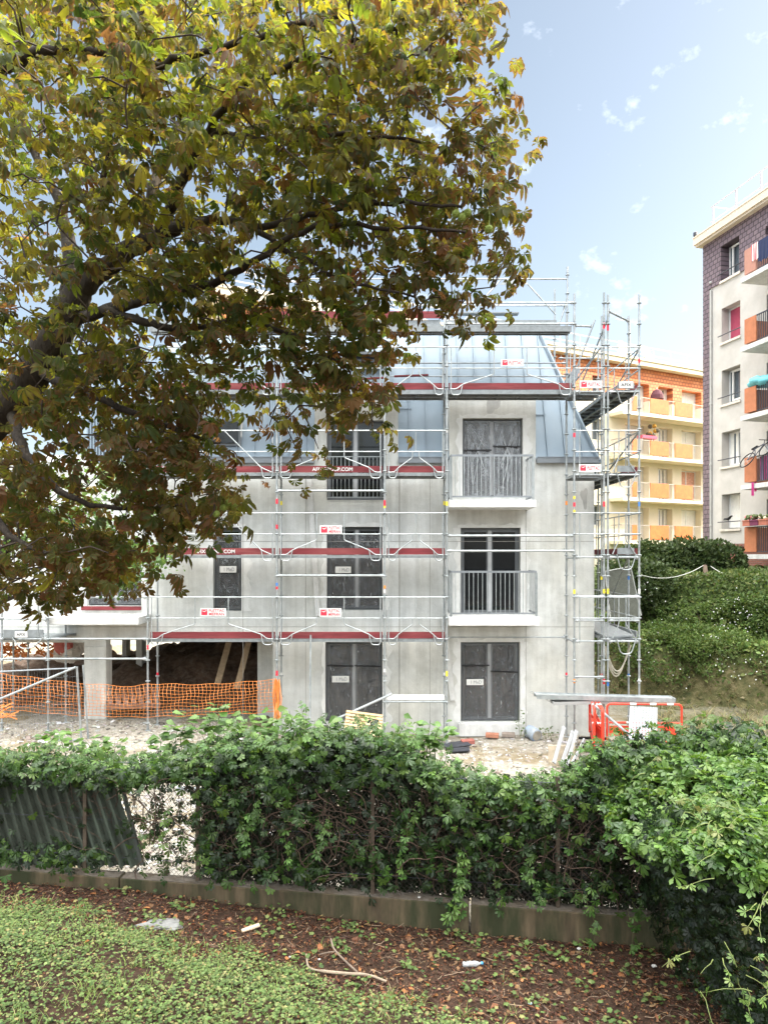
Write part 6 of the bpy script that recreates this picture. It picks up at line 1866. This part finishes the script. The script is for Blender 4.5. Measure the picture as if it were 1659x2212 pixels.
for k in range(70):
    dx = rr.uniform(-40, 1350); q_ = (dx - CX) / F; xx = q_ * 8.7 / (1 + .1548 * q_); yy_ = wy(xx) + rr.uniform(-.15, .25)
    zt_ = CZ + (HY - float(np.interp(dx, px_, py_))) / F * yy_
    strand((xx, yy_, zt_ - .1), (rr.uniform(-1, 1), rr.uniform(-.6, .3), rr.uniform(.5, 1.3)), rr.randint(3, 8), -.006, .75, (.05, .095))
for (dx, dy, n_) in ((985, 1840, 13), (1000, 1870, 10), (540, 1760, 9), (870, 1800, 9), (700, 1790, 6), (1130, 1850, 8), (1250, 1900, 9), (610, 1790, 8), (330, 1790, 6), (1330, 1930, 8)):
    q_ = (dx - CX) / F; yy_ = 8.5; p = P(dx, dy, yy_); p.y = wy(p.x) - .08
    strand(p, (rr.uniform(-.2, .2), -.1, -1), n_, -.01, 1.0, (.06, .10)); strand(p + Vector((.05, 0, .1)), (rr.uniform(-.3, .3), -.2, -1), n_ // 2, -.01, 1.0, (.06, .10))
mb.build('shoots', mat('green_shoot', (.11, .12, .045), .8, 0, .3, 12), cr_)
n = len(P_); scatter('shoot_leaves', M['leaf_vine'], T_V, np.array(P_), np.array(A_), np.array(N_), np.array(S_), pick([(.065, .135, .028), (.095, .175, .038), (.05, .10, .024)], [.4, .3, .3], n), cr_)

# tall leafy shoots in front of the site, rising over the creeper
T_K = [palmate([0], [1], .42, 5, tm, .15, .35, .1, 0) for _ in range(3)]
def shoots(name, label, cat, spots, cols, lsize, group=None, nl=(16, 26), spread=.5):
    root = thing(name, label, cat, spots[0][0], group)
    mb = MB(); P_, A_, N_ = [], [], []
    for (b, t) in spots:
        b, t = Vector(b), Vector(t); m_ = b.lerp(t, .5) + Vector((RNG.normal(0, .04), RNG.normal(0, .04), .05))
        path = smooth_path([b, m_, t], 6); mb.tube(path, [.008 - .0055 * i / (len(path) - 1) for i in range(len(path))], 5, 0, False)
        for j in range(RNG.integers(*nl)):
            q = path[RNG.integers(3, len(path))]; s = 1 if j % 2 else -1
            d = np.array([s * RNG.uniform(.4, 1), RNG.uniform(-.8, .5), RNG.uniform(-.05, .5)])
            P_.append(np.array(q) + d * .03 + RNG.normal(0, .03, 3)); A_.append(d); N_.append(np.array([0, -.25, 1]) + RNG.normal(0, .3, 3))
    mb.build('stem', mat('green_stem', (.10, .13, .045), .8), root)
    n = len(P_); scatter('foliage', M['leaf_vine'], T_K, np.array(P_), np.array(A_), np.array(N_), RNG.uniform(*lsize, n), pick(cols, [1] * len(cols), n), root)
BR = [(.075, .145, .028), (.055, .115, .024), (.10, .175, .038)]
def sp(lst, Y, dyb=1640):
    return [(P(a + RNG.uniform(-25, 25), dyb, Y), P(a, b, Y + RNG.uniform(-.3, .3))) for a, b in lst]
shoots('knotweed', 'pale green leafy shoots rising above the hedge beside the orange net', 'shrub', sp([(410, 1548), (440, 1536), (470, 1530), (500, 1540), (530, 1552), (480, 1560), (385, 1572), (350, 1590), (560, 1545), (430, 1575), (510, 1575)], 9.6, 1650), BR, (.10, .17), 'leafy shoots over the hedge')
shoots('knotweed', 'pale green leafy shoots beside the diagonal tube and the new pallet', 'shrub', sp([(600, 1545), (625, 1535), (650, 1548), (680, 1556), (585, 1565), (640, 1570), (710, 1560)], 9.2, 1640), BR, (.09, .15), 'leafy shoots over the hedge')
shoots('knotweed', 'flat leafy spray reaching right over the gravel below the lattice plank', 'shrub', sp([(870, 1572), (900, 1560), (930, 1556), (950, 1568), (960, 1580), (890, 1585), (920, 1590)], 9.0, 1640), BR, (.08, .13), 'leafy shoots over the hedge')
shoots('knotweed', 'low leafy shoots in front of the fence panel post', 'shrub', sp([(105, 1592), (130, 1585), (155, 1582), (185, 1600), (220, 1605), (250, 1600)], 10.0, 1650), BR, (.09, .15), 'leafy shoots over the hedge')
shoots('weed', 'thin weed growing against the wall beside the right ground floor door', 'weed', [(P(1123, 1590, 17.5), P(1121, 1535, 17.6)), (P(1126, 1590, 17.5), P(1127, 1552, 17.6)), (P(1130, 1592, 17.4), P(1133, 1570, 17.4))], [(.07, .11, .03)], (.05, .09), None, (7, 11))
shoots('weed', 'small weed at the wall foot right of the drum', 'weed', [(P(1178, 1596, 17.3), P(1172, 1572, 17.3)), (P(1184, 1596, 17.3), P(1188, 1574, 17.3)), (P(1191, 1598, 17.2), P(1199, 1580, 17.2))], [(.07, .11, .03)], (.05, .09), None, (7, 11))

# ------------------------------------------------------------------ big creeper hedge at the right
hr = thing('creeper_hedge', 'tall bulging creeper hedge filling the right foreground', 'creeper', (4.3, 7.0, .05))
n = 20000
c0, ex = np.array([4.55, 7.25]), np.array([2.15, 1.75])
def hedge_top(x, y):
    return 2.28 + .16 * np.sin(1.7 * x + .6) * np.sin(1.9 * y) + .06 * np.sin(5 * x + 3 * y) + .10 * sstep(7.2, 8.4, y)
th = RNG.uniform(0, 2 * math.pi, n); rad = np.sqrt(RNG.random(n))
kind = RNG.random(n) < .40
# top surface leaves
sq = lambda t: np.sign(np.cos(t)) * np.abs(np.cos(t)) ** .7
sq2 = lambda t: np.sign(np.sin(t)) * np.abs(np.sin(t)) ** .7
z0 = RNG.random(n) ** .85
shr = 1 - .34 * (1 - z0) - .16 * sstep(.80, 1.0, z0) + .06 * np.sin(5 * th + 4 * z0)
rr_ = np.where(kind, rad, RNG.uniform(.86, 1.0, n) * shr)
x = c0[0] + ex[0] * rr_ * sq(th); y = c0[1] + ex[1] * rr_ * sq2(th)
ht = hedge_top(x, y) - .45 * sstep(.70, 1.0, np.where(kind, rad, 0))
z = np.where(kind, ht - RNG.exponential(.07, n), .05 + (hedge_top(x, y) - .15) * z0)
pos = np.stack([x, y, z], 1)
side = np.stack([sq(th), sq2(th), np.zeros(n)], 1)
nrm = np.where(kind[:, None], rvec(n) * .5 + np.array([0, -.2, 1]), rvec(n) * .6 + side + np.array([0, 0, .35]))
axis = np.where(kind[:, None], rvec(n) * .7 + np.array([-.1, -.6, -.1]), rvec(n) * .6 + side * .3 + np.array([0, 0, -.8]))
pd = dx_of(x, y)
k = (y > 5.2) & (pd < 1900) & ((side[:, 1] < .6) | kind) ; pos, nrm, axis, kk = pos[k], nrm[k], axis[k], kind[k]
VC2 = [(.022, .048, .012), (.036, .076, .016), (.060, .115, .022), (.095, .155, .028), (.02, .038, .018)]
tint = np.where(kk[:, None], pick([(.045, .095, .018), (.07, .135, .025), (.105, .175, .032), (.028, .06, .018)], [.3, .35, .2, .15], len(pos)), pick([(.009, .020, .007), (.015, .032, .009), (.026, .050, .012), (.011, .018, .010)], [.4, .3, .1, .2], len(pos)))  # lit top and shaded sides of the hedge put into the leaf tints
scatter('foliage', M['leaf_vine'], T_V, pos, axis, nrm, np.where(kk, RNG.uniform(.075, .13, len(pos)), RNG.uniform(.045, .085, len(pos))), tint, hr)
print('hedge leaves', len(pos))
mb = MB(); rr = random.Random(19); P_, A_, N_ = [], [], []
for k in range(64):    # pale tendrils trailing out of the hedge
    dx = rr.uniform(1240, 1700); front = rr.random() < .25
    if front: dx = rr.uniform(1400, 1690)
    Y = rr.uniform(5.5, 8.2) if not front else rr.uniform(5.35, 6.0)
    X = (dx - CX) / F * Y
    if X < 2.55: X = 2.55 + rr.random() * .5
    p = Vector((X, Y, float(hedge_top(X, Y)) - .05 if not front else rr.uniform(.9, 2.1))); pts = [p]
    v_ = Vector((rr.uniform(-1, .4), rr.uniform(-.9, .1), rr.uniform(.1, 1.0) if not front else rr.uniform(-.4, .3))).normalized() * .07
    for j in range(rr.randint(3, 6)):
        v_ = (v_ + Vector((rr.uniform(-.03, .03), rr.uniform(-.03, .02), rr.uniform(-.035, .012)))).normalized() * .07
        pts.append(pts[-1] + v_)
    mb.tube(pts, [.0045 - .003 * i / (len(pts) - 1) for i in range(len(pts))], 4, 0, False)
    for q in pts[2:]:
        if rr.random() < .6: P_.append(tuple(q)); A_.append((rr.uniform(-1, 1), rr.uniform(-1, .3), rr.uniform(-.5, .5))); N_.append((rr.gauss(0, .4), -.4 + rr.gauss(0, .3), .9))
mb.build('tendrils', mat('pale_tendril', (.14, .17, .05), .7, 0, .25, 9), hr)
n = len(P_); scatter('young_leaves', M['leaf_vine'], T_V, np.array(P_), np.array(A_), np.array(N_), RNG.uniform(.035, .07, n), pick([(.085, .15, .032), (.13, .14, .04), (.11, .17, .04)], [.5, .2, .3], n), hr)

# ------------------------------------------------------------------ bank: hedge, brambles
def shrub(name, label, cat, Cs, nleaf, cols, size, group=None):
    """Cs: ellipsoid lumps (centre, radii); leaf-sized faces through each lump, denser at the skin"""
    root = thing(name, label, cat, (Cs[0][0][0], Cs[0][0][1], on(Cs[0][0][0], Cs[0][0][1])), group)
    P_, D_ = [], []
    vol = np.array([r[0] * r[2] + r[1] * r[2] for _, r in Cs]); cnt = (nleaf * vol / vol.sum()).astype(int)
    mb = MB()
    for (c, r), m_ in zip(Cs, cnt):
        d = rvec(m_); s = RNG.uniform(.55, 1.0, (m_, 1)) ** .5
        s = s * (1 + .13 * np.sin(5 * d[:, :1] + 3 * d[:, 2:3] + c[0]) + .10 * np.sin(9 * d[:, 1:2] + 7 * d[:, :1]))
        P_.append(np.array(c) + d * s * np.array(r)); D_.append(d)
        b = Vector((c[0], c[1], on(c[0], c[1]) - .1))
        for k in range(3): mb.tube([b, Vector(c) + Vector((RNG.normal(0, .3) * r[0], RNG.normal(0, .3) * r[1], .2 * r[2]))], [.03, .01], 5, 0, False)
    mb.build('branches', M['twig'], root)
    P_, D_ = np.concatenate(P_), np.concatenate(D_); n = len(P_)
    T1 = [leaflet(1, .34, 3, .3, .3, .1, 0, 0, .45) + (np.zeros(9),)]
    scatter('foliage', M['leaf_bank'], T1, P_, rvec(n) * .8 + D_ * .6 + np.array([0, 0, .5]), rvec(n) * .7 + D_ * .5 + np.array([0, 0, .5]), RNG.uniform(*size, n), pick(cols, [1] * len(cols), n), root)
DK = [(.030, .050, .016), (.042, .066, .022), (.055, .080, .026)]
MD = [(.045, .085, .02), (.065, .105, .025), (.09, .125, .035)]
def PC(dx, dy, Y): return tuple(P(dx, dy, Y))
shrub('clipped_hedge', 'dark green clipped hedge at the top of the bank before the cream block', 'hedge', [(PC(1390 + 42 * k, 1222 + 4 * (k % 2) + (18 if k > 4 else 0) - (4 if k in (2, 3) else 0), 27.5 - .15 * k), (.95, .9, .90)) for k in range(5)] + [(PC(1350, 1235, 27.8), (.9, .9, .9))], 15000, DK, (.10, .19))
shrub('bush', 'dark bush behind the scaffold tower beside the ribbed panel', 'bush', [(PC(1330 + 25 * k, 1270, 25.5), (.8, .8, 1.0)) for k in range(4)], 6000, DK, (.09, .16))
def lumps(n, d0, d1, y0, y1, z0, z1, r0, r1):
    out = []; 
    for _ in range(4000):
        Y = RNG.uniform(y0, y1); X = (RNG.uniform(d0, d1) - CX) / F * Y; z = on(X, Y)
        if z0 < z < z1:
            r = RNG.uniform(r0, r1); out.append(((X, Y, z + r * .25), (r * RNG.uniform(.9, 1.5), r, r * RNG.uniform(.5, .9))))
            if len(out) == n: break
    return out
LT = [(.060, .105, .024), (.085, .135, .034), (.11, .15, .045)]
shrub('bush', 'rough mid green bush under the sagging rope at the right edge', 'bush', lumps(12, 1560, 1700, 22, 26, 2.2, 3.2, .35, .55), 9000, MD, (.06, .12))
shrub('bush', 'lower bramble thicket with white flowers above the bare bank', 'bush', lumps(18, 1480, 1700, 19.5, 24, .9, 2.7, .3, .5), 10000, MD[1:] + LT, (.05, .10))
shrub('bush', 'bramble thicket right behind the scaffold tower on the slope', 'bush', lumps(18, 1340, 1510, 21.5, 25.5, .8, 3.2, .35, .6), 10000, DK[2:] + MD + LT[:1], (.06, .11))
# undergrowth and grasses all over the bank
n = 80000
x, y = RNG.uniform(6, 20, n), RNG.uniform(16, 33, n); z = gz(x, y)
lush = sstep(.5, 1.6, z + .5 * np.sin(2.3 * x) * np.sin(1.9 * y)) * .85 + .15
k = (z > .16 + .1 * np.sin(3 * x + y)) & (x > 7) & (RNG.random(n) < lush); x, y, z = x[k], y[k], z[k]; n = len(x)
T1 = [leaflet(1, .30, 3, .3, .4, .1, 0, 0, .45) + (np.zeros(9),)]
pos = np.stack([x, y, z + RNG.uniform(0, .35, n) ** 1.5], 1)
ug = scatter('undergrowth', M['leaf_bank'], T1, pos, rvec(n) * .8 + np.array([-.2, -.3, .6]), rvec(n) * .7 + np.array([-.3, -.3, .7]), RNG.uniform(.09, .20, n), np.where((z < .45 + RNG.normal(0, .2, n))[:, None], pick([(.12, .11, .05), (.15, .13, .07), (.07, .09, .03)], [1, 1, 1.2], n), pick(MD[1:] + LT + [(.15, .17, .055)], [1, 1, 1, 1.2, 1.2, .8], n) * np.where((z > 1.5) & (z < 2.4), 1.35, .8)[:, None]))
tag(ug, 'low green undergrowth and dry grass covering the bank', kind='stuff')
n = 260
ccx, ccy = RNG.uniform(1400, 1680, 26), RNG.uniform(1270, 1480, 26); ci = RNG.integers(0, 26, n)
dx, dy = ccx[ci] + RNG.normal(0, 22, n), ccy[ci] + RNG.normal(0, 14, n); Y = 20.0 - (dx - 1400) * .004 + (1480 - dy) * .018
wf = PN(dx, dy, Y); wf[:, 2] = np.maximum(wf[:, 2], gz(wf[:, 0], wf[:, 1]) + .25)
k = RNG.random(n) < np.where(dx > 1530, .7, .2); wf = wf[k]; n = len(wf)
TF = [palmate([0, 72, 144, 216, 288], [1] * 5, .5, 3, tm, .1, -.2, 0, 0)]
fl = scatter('white_blossom', M['leaf_bank'], TF, wf, rvec(n), rvec(n) * .4 + np.array([-.3, -.8, .4]), RNG.uniform(.014, .028, n), np.full((n, 3), .62))
tag(fl, 'scattered small white flowers among the brambles', kind='stuff')

# ------------------------------------------------------------------ loose stone and debris on the site
def chips(name, label, n, xr, yr, cols, w, size, cond, flat=.35):
    x, y = RNG.uniform(*xr, n), RNG.uniform(*yr, n); k = cond(x, y); x, y = x[k], y[k]; n = len(x)
    z = gz(x, y); s = RNG.uniform(*size, n) * RNG.choice([.6, 1, 1, 1.8], n, p=[.5, .3, .15, .05])
    cu = np.array([(-1, -1, -1), (1, -1, -1), (1, 1, -1), (-1, 1, -1), (-1, -1, 1), (1, -1, 1), (1, 1, 1), (-1, 1, 1)], float)
    fq = np.array([(0, 3, 2, 1), (4, 5, 6, 7), (0, 1, 5, 4), (1, 2, 6, 5), (2, 3, 7, 6), (3, 0, 4, 7)])
    a = RNG.uniform(0, 6.28, n); X = np.stack([np.cos(a), np.sin(a), RNG.normal(0, .25, n)], 1); X = unit(X)
    Yv = unit(np.cross(np.array([0, 0, 1.0]) + RNG.normal(0, .15, (n, 3)), X)); Zv = np.cross(X, Yv)
    jit = 1 + RNG.uniform(-.35, .25, (n, 8, 3)); c = cu[None] * jit * s[:, None, None] * np.stack([np.ones(n), RNG.uniform(.4, .9, n), RNG.uniform(.12, flat, n)], 1)[:, None]
    Vv = np.stack([x, y, z + s * .08], 1)[:, None] + X[:, None] * c[..., :1] + Yv[:, None] * c[..., 1:2] + Zv[:, None] * c[..., 2:3]
    Ff = fq[None] + (np.arange(n) * 8)[:, None, None]
    t = np.repeat(pick(cols, w, n, .15)[:, None], 8, 1)
    o = np_mesh(name, Vv.reshape(-1, 3), Ff.reshape(-1, 4), M['chip'], None, t.reshape(-1, 3))
    return tag(o, label, kind='stuff')
m = bpy.data.materials.new('stone_chip'); m.use_nodes = True
at = m.node_tree.nodes.new('ShaderNodeAttribute'); at.attribute_name = 'tint'
m.node_tree.links.new(at.outputs['Color'], m.node_tree.nodes['Principled BSDF'].inputs['Base Color']); m.node_tree.nodes['Principled BSDF'].inputs['Roughness'].default_value = .95
M['chip'] = m
chips('gravel', 'pale crushed stone and mortar rubble strewn over the building site', 15000, (-10.5, 9), (9.2, 18), [(.38, .365, .335), (.30, .275, .235), (.22, .195, .16), (.55, .545, .53), (.13, .11, .09)], [.3, .3, .2, .14, .06], (.018, .055), lambda x, y: (y > wall_y(x) + .35) & (y < 17.8) & (RNG.random(len(x)) < np.where(x < -1, 1, .6)))
n = 5000

# ------------------------------------------------------------------ foreground: litter, ground ivy, grass
n = 38000
x = RNG.uniform(-5.6, 4.2, n); y = RNG.uniform(5.4, 9.6, n)
k = (y < wall_y(x) - .02) & ((y > grass_y(x) - .35) | (RNG.random(n) < .10)); x, y = x[k], y[k]; n = len(x)
TL = [leaflet(1, .26 + .08 * k, 4, .5, .25 * k - .2, .5, -.5, 0, .5) + (np.zeros(12),) for k in range(4)]
pos = np.stack([x, y, gz(x, y) + RNG.uniform(.003, .03, n)], 1)
ax = rvec(n) * np.array([1, 1, .28]); nr = rvec(n) * .42 + np.array([0, 0, 1])
LIT = [(.052, .022, .015), (.082, .034, .019), (.13, .055, .026), (.20, .095, .042), (.030, .017, .013), (.22, .14, .075)]
big = RNG.random(n) < .03
lt = scatter('leaf_litter', M['leaf_ground'], TL, pos, ax, nr, np.where(big, RNG.uniform(.05, .10, n), RNG.uniform(.014, .045, n)), np.where(big[:, None], pick([(.30, .13, .05), (.24, .14, .07), (.16, .07, .035)], [1, 1, 1], n), pick(LIT, [.26, .28, .2, .1, .1, .06], n)))
tag(lt, 'brown fallen leaves and twigs covering the soil before the low wall', kind='stuff')
n = 4200
x = RNG.uniform(-5.6, 4.2, n); y = RNG.uniform(5.4, 9.6, n); k = (y < wall_y(x) - .03) & (y > grass_y(x) - .5); x, y = x[k], y[k]
mb = MB()
for a, b in zip(x[:2300], y[:2300]):
    h = RNG.uniform(0, 6.28); L = RNG.uniform(.03, .16); z = float(gz(a, b)) + RNG.uniform(.008, .035)
    mb.tube([(a, b, z), (a + L * .5 * math.cos(h), b + L * .5 * math.sin(h), z + RNG.uniform(-.008, .014)), (a + L * math.cos(h + .2), b + L * math.sin(h + .2), z + RNG.uniform(-.01, .015))], RNG.uniform(.001, .0028), 3, int(RNG.integers(0, 2)), False)
tag(mb.build('twig_litter', [mat('dry_twig', (.14, .09, .06), .9, 0, .3, 9), mat('pale_twig', (.26, .19, .13), .9, 0, .3, 9)]), 'fine dry twigs and stalks strewn over the leaf litter', kind='stuff')
# ivy-like ground cover
n = 85000
x = RNG.uniform(-5.8, 4.2, n); y = RNG.uniform(4.9, 9.4, n); gy_ = grass_y(x)
pr = sstep(.10, -.22, y - gy_) * (.55 + .45 * np.sin(3.3 * x + 2 * np.sin(2.7 * y)) * np.sin(4.1 * y + x)) * 1.2
pt_ = .018 + .20 * (np.sin(7.9 * x + 1 + 2 * np.sin(3 * y)) * np.sin(6.7 * y + 2.6 * x) > .62)
k = (RNG.random(n) < np.maximum(pr, pt_)) & (y < wall_y(x) - .03); x, y, gy_ = x[k], y[k], gy_[k]; n = len(x)
def lobed(k):
    a = np.array([0, 38, 62, 100, 150, 180, 210, 260, 298, 322]) * math.pi / 180; r = np.array([1, .62, .85, .55, .62, .42, .62, .55, .85, .62]) * tm.uniform(.88, 1.12, 10)
    v = np.concatenate([[[0, 0, .10]], np.stack([r * np.cos(a), r * np.sin(a), -.12 * r + .05 * np.sin(3 * a + k)], 1)]); v[:, :2] *= .62
    f = np.array([(0, 1 + i, 1 + (i + 1) % 10, 1 + (i + 2) % 10) for i in range(0, 10, 2)])
    return v, f, np.zeros(11)
TI = [lobed(k) for k in range(4)]
pos = np.stack([x, y, gz(x, y) + .012 + RNG.uniform(0, .065, n)], 1)
sun_ = sstep(.1, -.5, y - grass_y(x))
GC = [(.070, .112, .030), (.10, .15, .044), (.15, .19, .062), (.21, .19, .075), (.045, .072, .024)]
gi = scatter('ground_ivy', M['leaf_ground'], TI, pos, rvec(n) * np.array([1, 1, .2]), rvec(n) * .38 + np.array([0, -.1, 1]), np.where(y - gy_ > .12, RNG.uniform(.03, .075, n), RNG.uniform(.018, .046, n)), pick(GC, [.28, .32, .2, .08, .12], n))
tag(gi, 'low ivy-like ground cover on the grassy slope in the foreground', kind='stuff')
# grass blades in tufts
nt = 1500
tx, ty = RNG.uniform(-5.6, 3.6, nt), RNG.uniform(5.2, 9.2, nt); k = (ty < grass_y(tx) + .05) & (RNG.random(nt) < .85) | ((RNG.random(nt) < .05) & (ty < wall_y(tx) - .2)); tx, ty = tx[k], ty[k]
m_ = RNG.integers(5, 15, len(tx)); idx = np.repeat(np.arange(len(tx)), m_); n = len(idx)
x, y = tx[idx] + RNG.normal(0, .035, n), ty[idx] + RNG.normal(0, .035, n)
TG = []
for kk in range(3):
    t = np.linspace(0, 1, 5); w = .026 * (1 - t ** 1.6) + .002; v = []
    for ti, wi in zip(t, w): v += [(ti * (1 - .25 * (kk + 1) * .3 * ti), -wi, -.28 * (kk + .4) * ti ** 2), (ti * (1 - .25 * (kk + 1) * .3 * ti), wi, -.28 * (kk + .4) * ti ** 2)]
    TG.append((np.array(v), np.array([(2 * i, 2 * i + 1, 2 * i + 3, 2 * i + 2) for i in range(4)]), np.zeros(10)))
hd = RNG.uniform(0, 6.28, n); ax = np.stack([np.cos(hd) * .5, np.sin(hd) * .5, RNG.uniform(.55, 1.2, n)], 1)
nr = np.stack([-np.cos(hd), -np.sin(hd), np.full(n, .5)], 1)
gb = scatter('grass', M['leaf_ground'], TG, np.stack([x, y, gz(x, y) - .005], 1), ax, nr, RNG.uniform(.05, .15, n), pick([(.14, .21, .045), (.11, .18, .04), (.20, .24, .075), (.30, .27, .13)], [.35, .35, .2, .1], n))
tag(gb, 'tufts of long grass blades in the foreground ground cover', kind='stuff')
# individual seedlings between wall and grass
for k, (dx, dy, s) in enumerate(((1268, 2075, 1.3), (1345, 2110, 1.2), (1450, 2080, 1.0), (1530, 2148, 1.2), (1180, 2090, .8), (1245, 1990, .9))):
    pass

nt = 420
tx, ty = RNG.uniform(7, 13.5, nt), RNG.uniform(16.5, 24, nt); tz = gz(tx, ty); k = (tz > .0) & (tz < 2.6); tx, ty = tx[k], ty[k]
m_ = RNG.integers(8, 20, len(tx)); idx = np.repeat(np.arange(len(tx)), m_); n = len(idx)
x, y = tx[idx] + RNG.normal(0, .09, n), ty[idx] + RNG.normal(0, .09, n)
hd = RNG.uniform(0, 6.28, n); ax = np.stack([np.cos(hd) * .6, np.sin(hd) * .6, RNG.uniform(.4, 1.1, n)], 1); nr = np.stack([-np.cos(hd), -np.sin(hd), np.full(n, .5)], 1)
dg = scatter('dry_grass', M['leaf_bank'], TG, np.stack([x, y, gz(x, y) - .01], 1), ax, nr, RNG.uniform(.15, .45, n), pick([(.20, .17, .08), (.13, .14, .05), (.26, .22, .12), (.09, .12, .035)], [.3, .3, .2, .2], n))
tag(dg, 'dry grass tufts at the foot of the bank', kind='stuff')
# ------------------------------------------------------------------ small things lying in the foreground
def gnd(dx, dy, lift=0.0):
    Y = 7.5
    for _ in range(12):
        p = P(dx, dy, Y); z = on(p.x, Y) + lift; Y = Y + .7 * (F * (CZ - z) / (dy - HY) - Y)
    p = P(dx, dy, Y); return Vector((p.x, Y, on(p.x, Y) + lift))
root = thing('fallen_branch', 'forked bare branch lying on the leaf litter at the grass edge', 'branch', gnd(690, 2105))
mb = MB()
B = [gnd(662, 2062, .03), gnd(668, 2090, .05), gnd(700, 2098, .05), gnd(750, 2103, .04), gnd(795, 2106, .06), gnd(835, 2120, .03)]
mb.tube(smooth_path(B, 4), [.011] * 8 + [.016] * 8 + [.012] * 5, 7); mb.build('stem', mat('pale_branch', (.24, .19, .14), .9, 0, .3, 10), root)
mb = MB(); mb.tube(smooth_path([gnd(772, 2100, .05), gnd(745, 2075, .07), gnd(722, 2050, .10), gnd(715, 2028, .14)], 4), .010, 6); mb.tube(smooth_path([gnd(727, 2055, .09), gnd(705, 2058, .06), gnd(690, 2062, .03)], 3), .006, 5); mb.build('side_branch', mat('grey_branch', (.17, .13, .10), .9, 0, .3, 10), root)
q = gnd(542, 2008, .012); mb = MB(); a = R(24); mb.obox(q + Vector((0, 0, .02)), (.105 * math.cos(a), .105 * math.sin(a), .015), (-.028 * math.sin(a), .028 * math.cos(a), 0), (-.002, 0, .010)); tag(mb.build('wood_offcut', mat('sawn_wood', (.58, .46, .33), .8, 0, .12, 9), bevel=.003), 'pale sawn wood offcut on the brown litter', 'offcut')
q = gnd(1020, 2082, .03)
root = thing('plastic_bottle', 'clear crushed plastic bottle with blue cap lying on the litter', 'bottle', q)
bm_ = bpy.data.materials.new('clear_plastic'); bm_.use_nodes = True; b = bm_.node_tree.nodes['Principled BSDF']; b.inputs['Base Color'].default_value = (.55, .58, .6, 1); b.inputs['Roughness'].default_value = .15; b.inputs['Alpha'].default_value = .45
mb = MB(); ax = Vector((1, .1, .02)); mb.lathe(q - ax * .11, [(.018, 0), (.030, .008), (.031, .03), (.026, .045), (.031, .06), (.031, .10), (.027, .115), (.031, .13), (.028, .16), (.013, .19), (.012, .21)], 14, 0, ax); mb.build('bottle_body', bm_, root, smooth=True)
mb = MB(); mb.lathe(q - ax * .11, [(.0145, .208), (.0145, .228)], 12, 0, ax); mb.build('cap', mat('blue_cap', (.05, .32, .62), .4), root)
for (dx, dy, s, lab) in ((628, 2069, .035, 'small white paper cup on the litter near the grass edge'), (690, 2074, .03, 'scrap of white paper under the fallen branch'), (1250, 2052, .05, 'crumpled white wrapper in the dark corner by the hedge foot'), (1412, 2090, .06, 'crumpled clear plastic bag at the foot of the big hedge'), (1482, 2096, .05, 'shiny foil scrap at the foot of the big hedge'), (1145, 2170, .04, 'pale blue plastic scrap near the bottom of the slope'), (905, 1938, .035, 'white plastic scrap on the wall coping')):
    q = gnd(dx, dy, .02) if dx != 905 else Vector((.42, wy(.42) - .02, .435))
    mb = MB(); blob(mb, q + Vector((0, 0, s * .3)), s * .5, int(dx), 0, 8, (1, .7, .45)); tag(mb.build('litter_scrap', mat('dull_white', (.46, .45, .43), .8, 0, .15, 20) if dx != 1145 else mat('pale_blue_scrap', (.45, .60, .66), .6)), lab, 'litter', 'white litter scraps')
q = gnd(525, 2010)
mb = MB(); q = gnd(350, 1998, .0); blob(mb, q + Vector((0, 0, .0)), .17, 5, 0, 10, (1.5, .7, .28)); tag(mb.build('flat_stone', mat('grey_stone', (.17, .17, .165), .9, 0, .25, 9, .5, 20)), 'flat grey stone at the edge of the grass', 'stone')

# strands nobody would count, each kept as one part of its plant
for o in bpy.data.objects:
    if o.parent and o.name.split('.')[0] in ('twigs', 'stems', 'shoots', 'tendrils', 'branches', 'foliage', 'inner_foliage', 'shoot_leaves', 'young_leaves', 'crown', 'gathered_end'):
        o['kind'] = 'stuff'
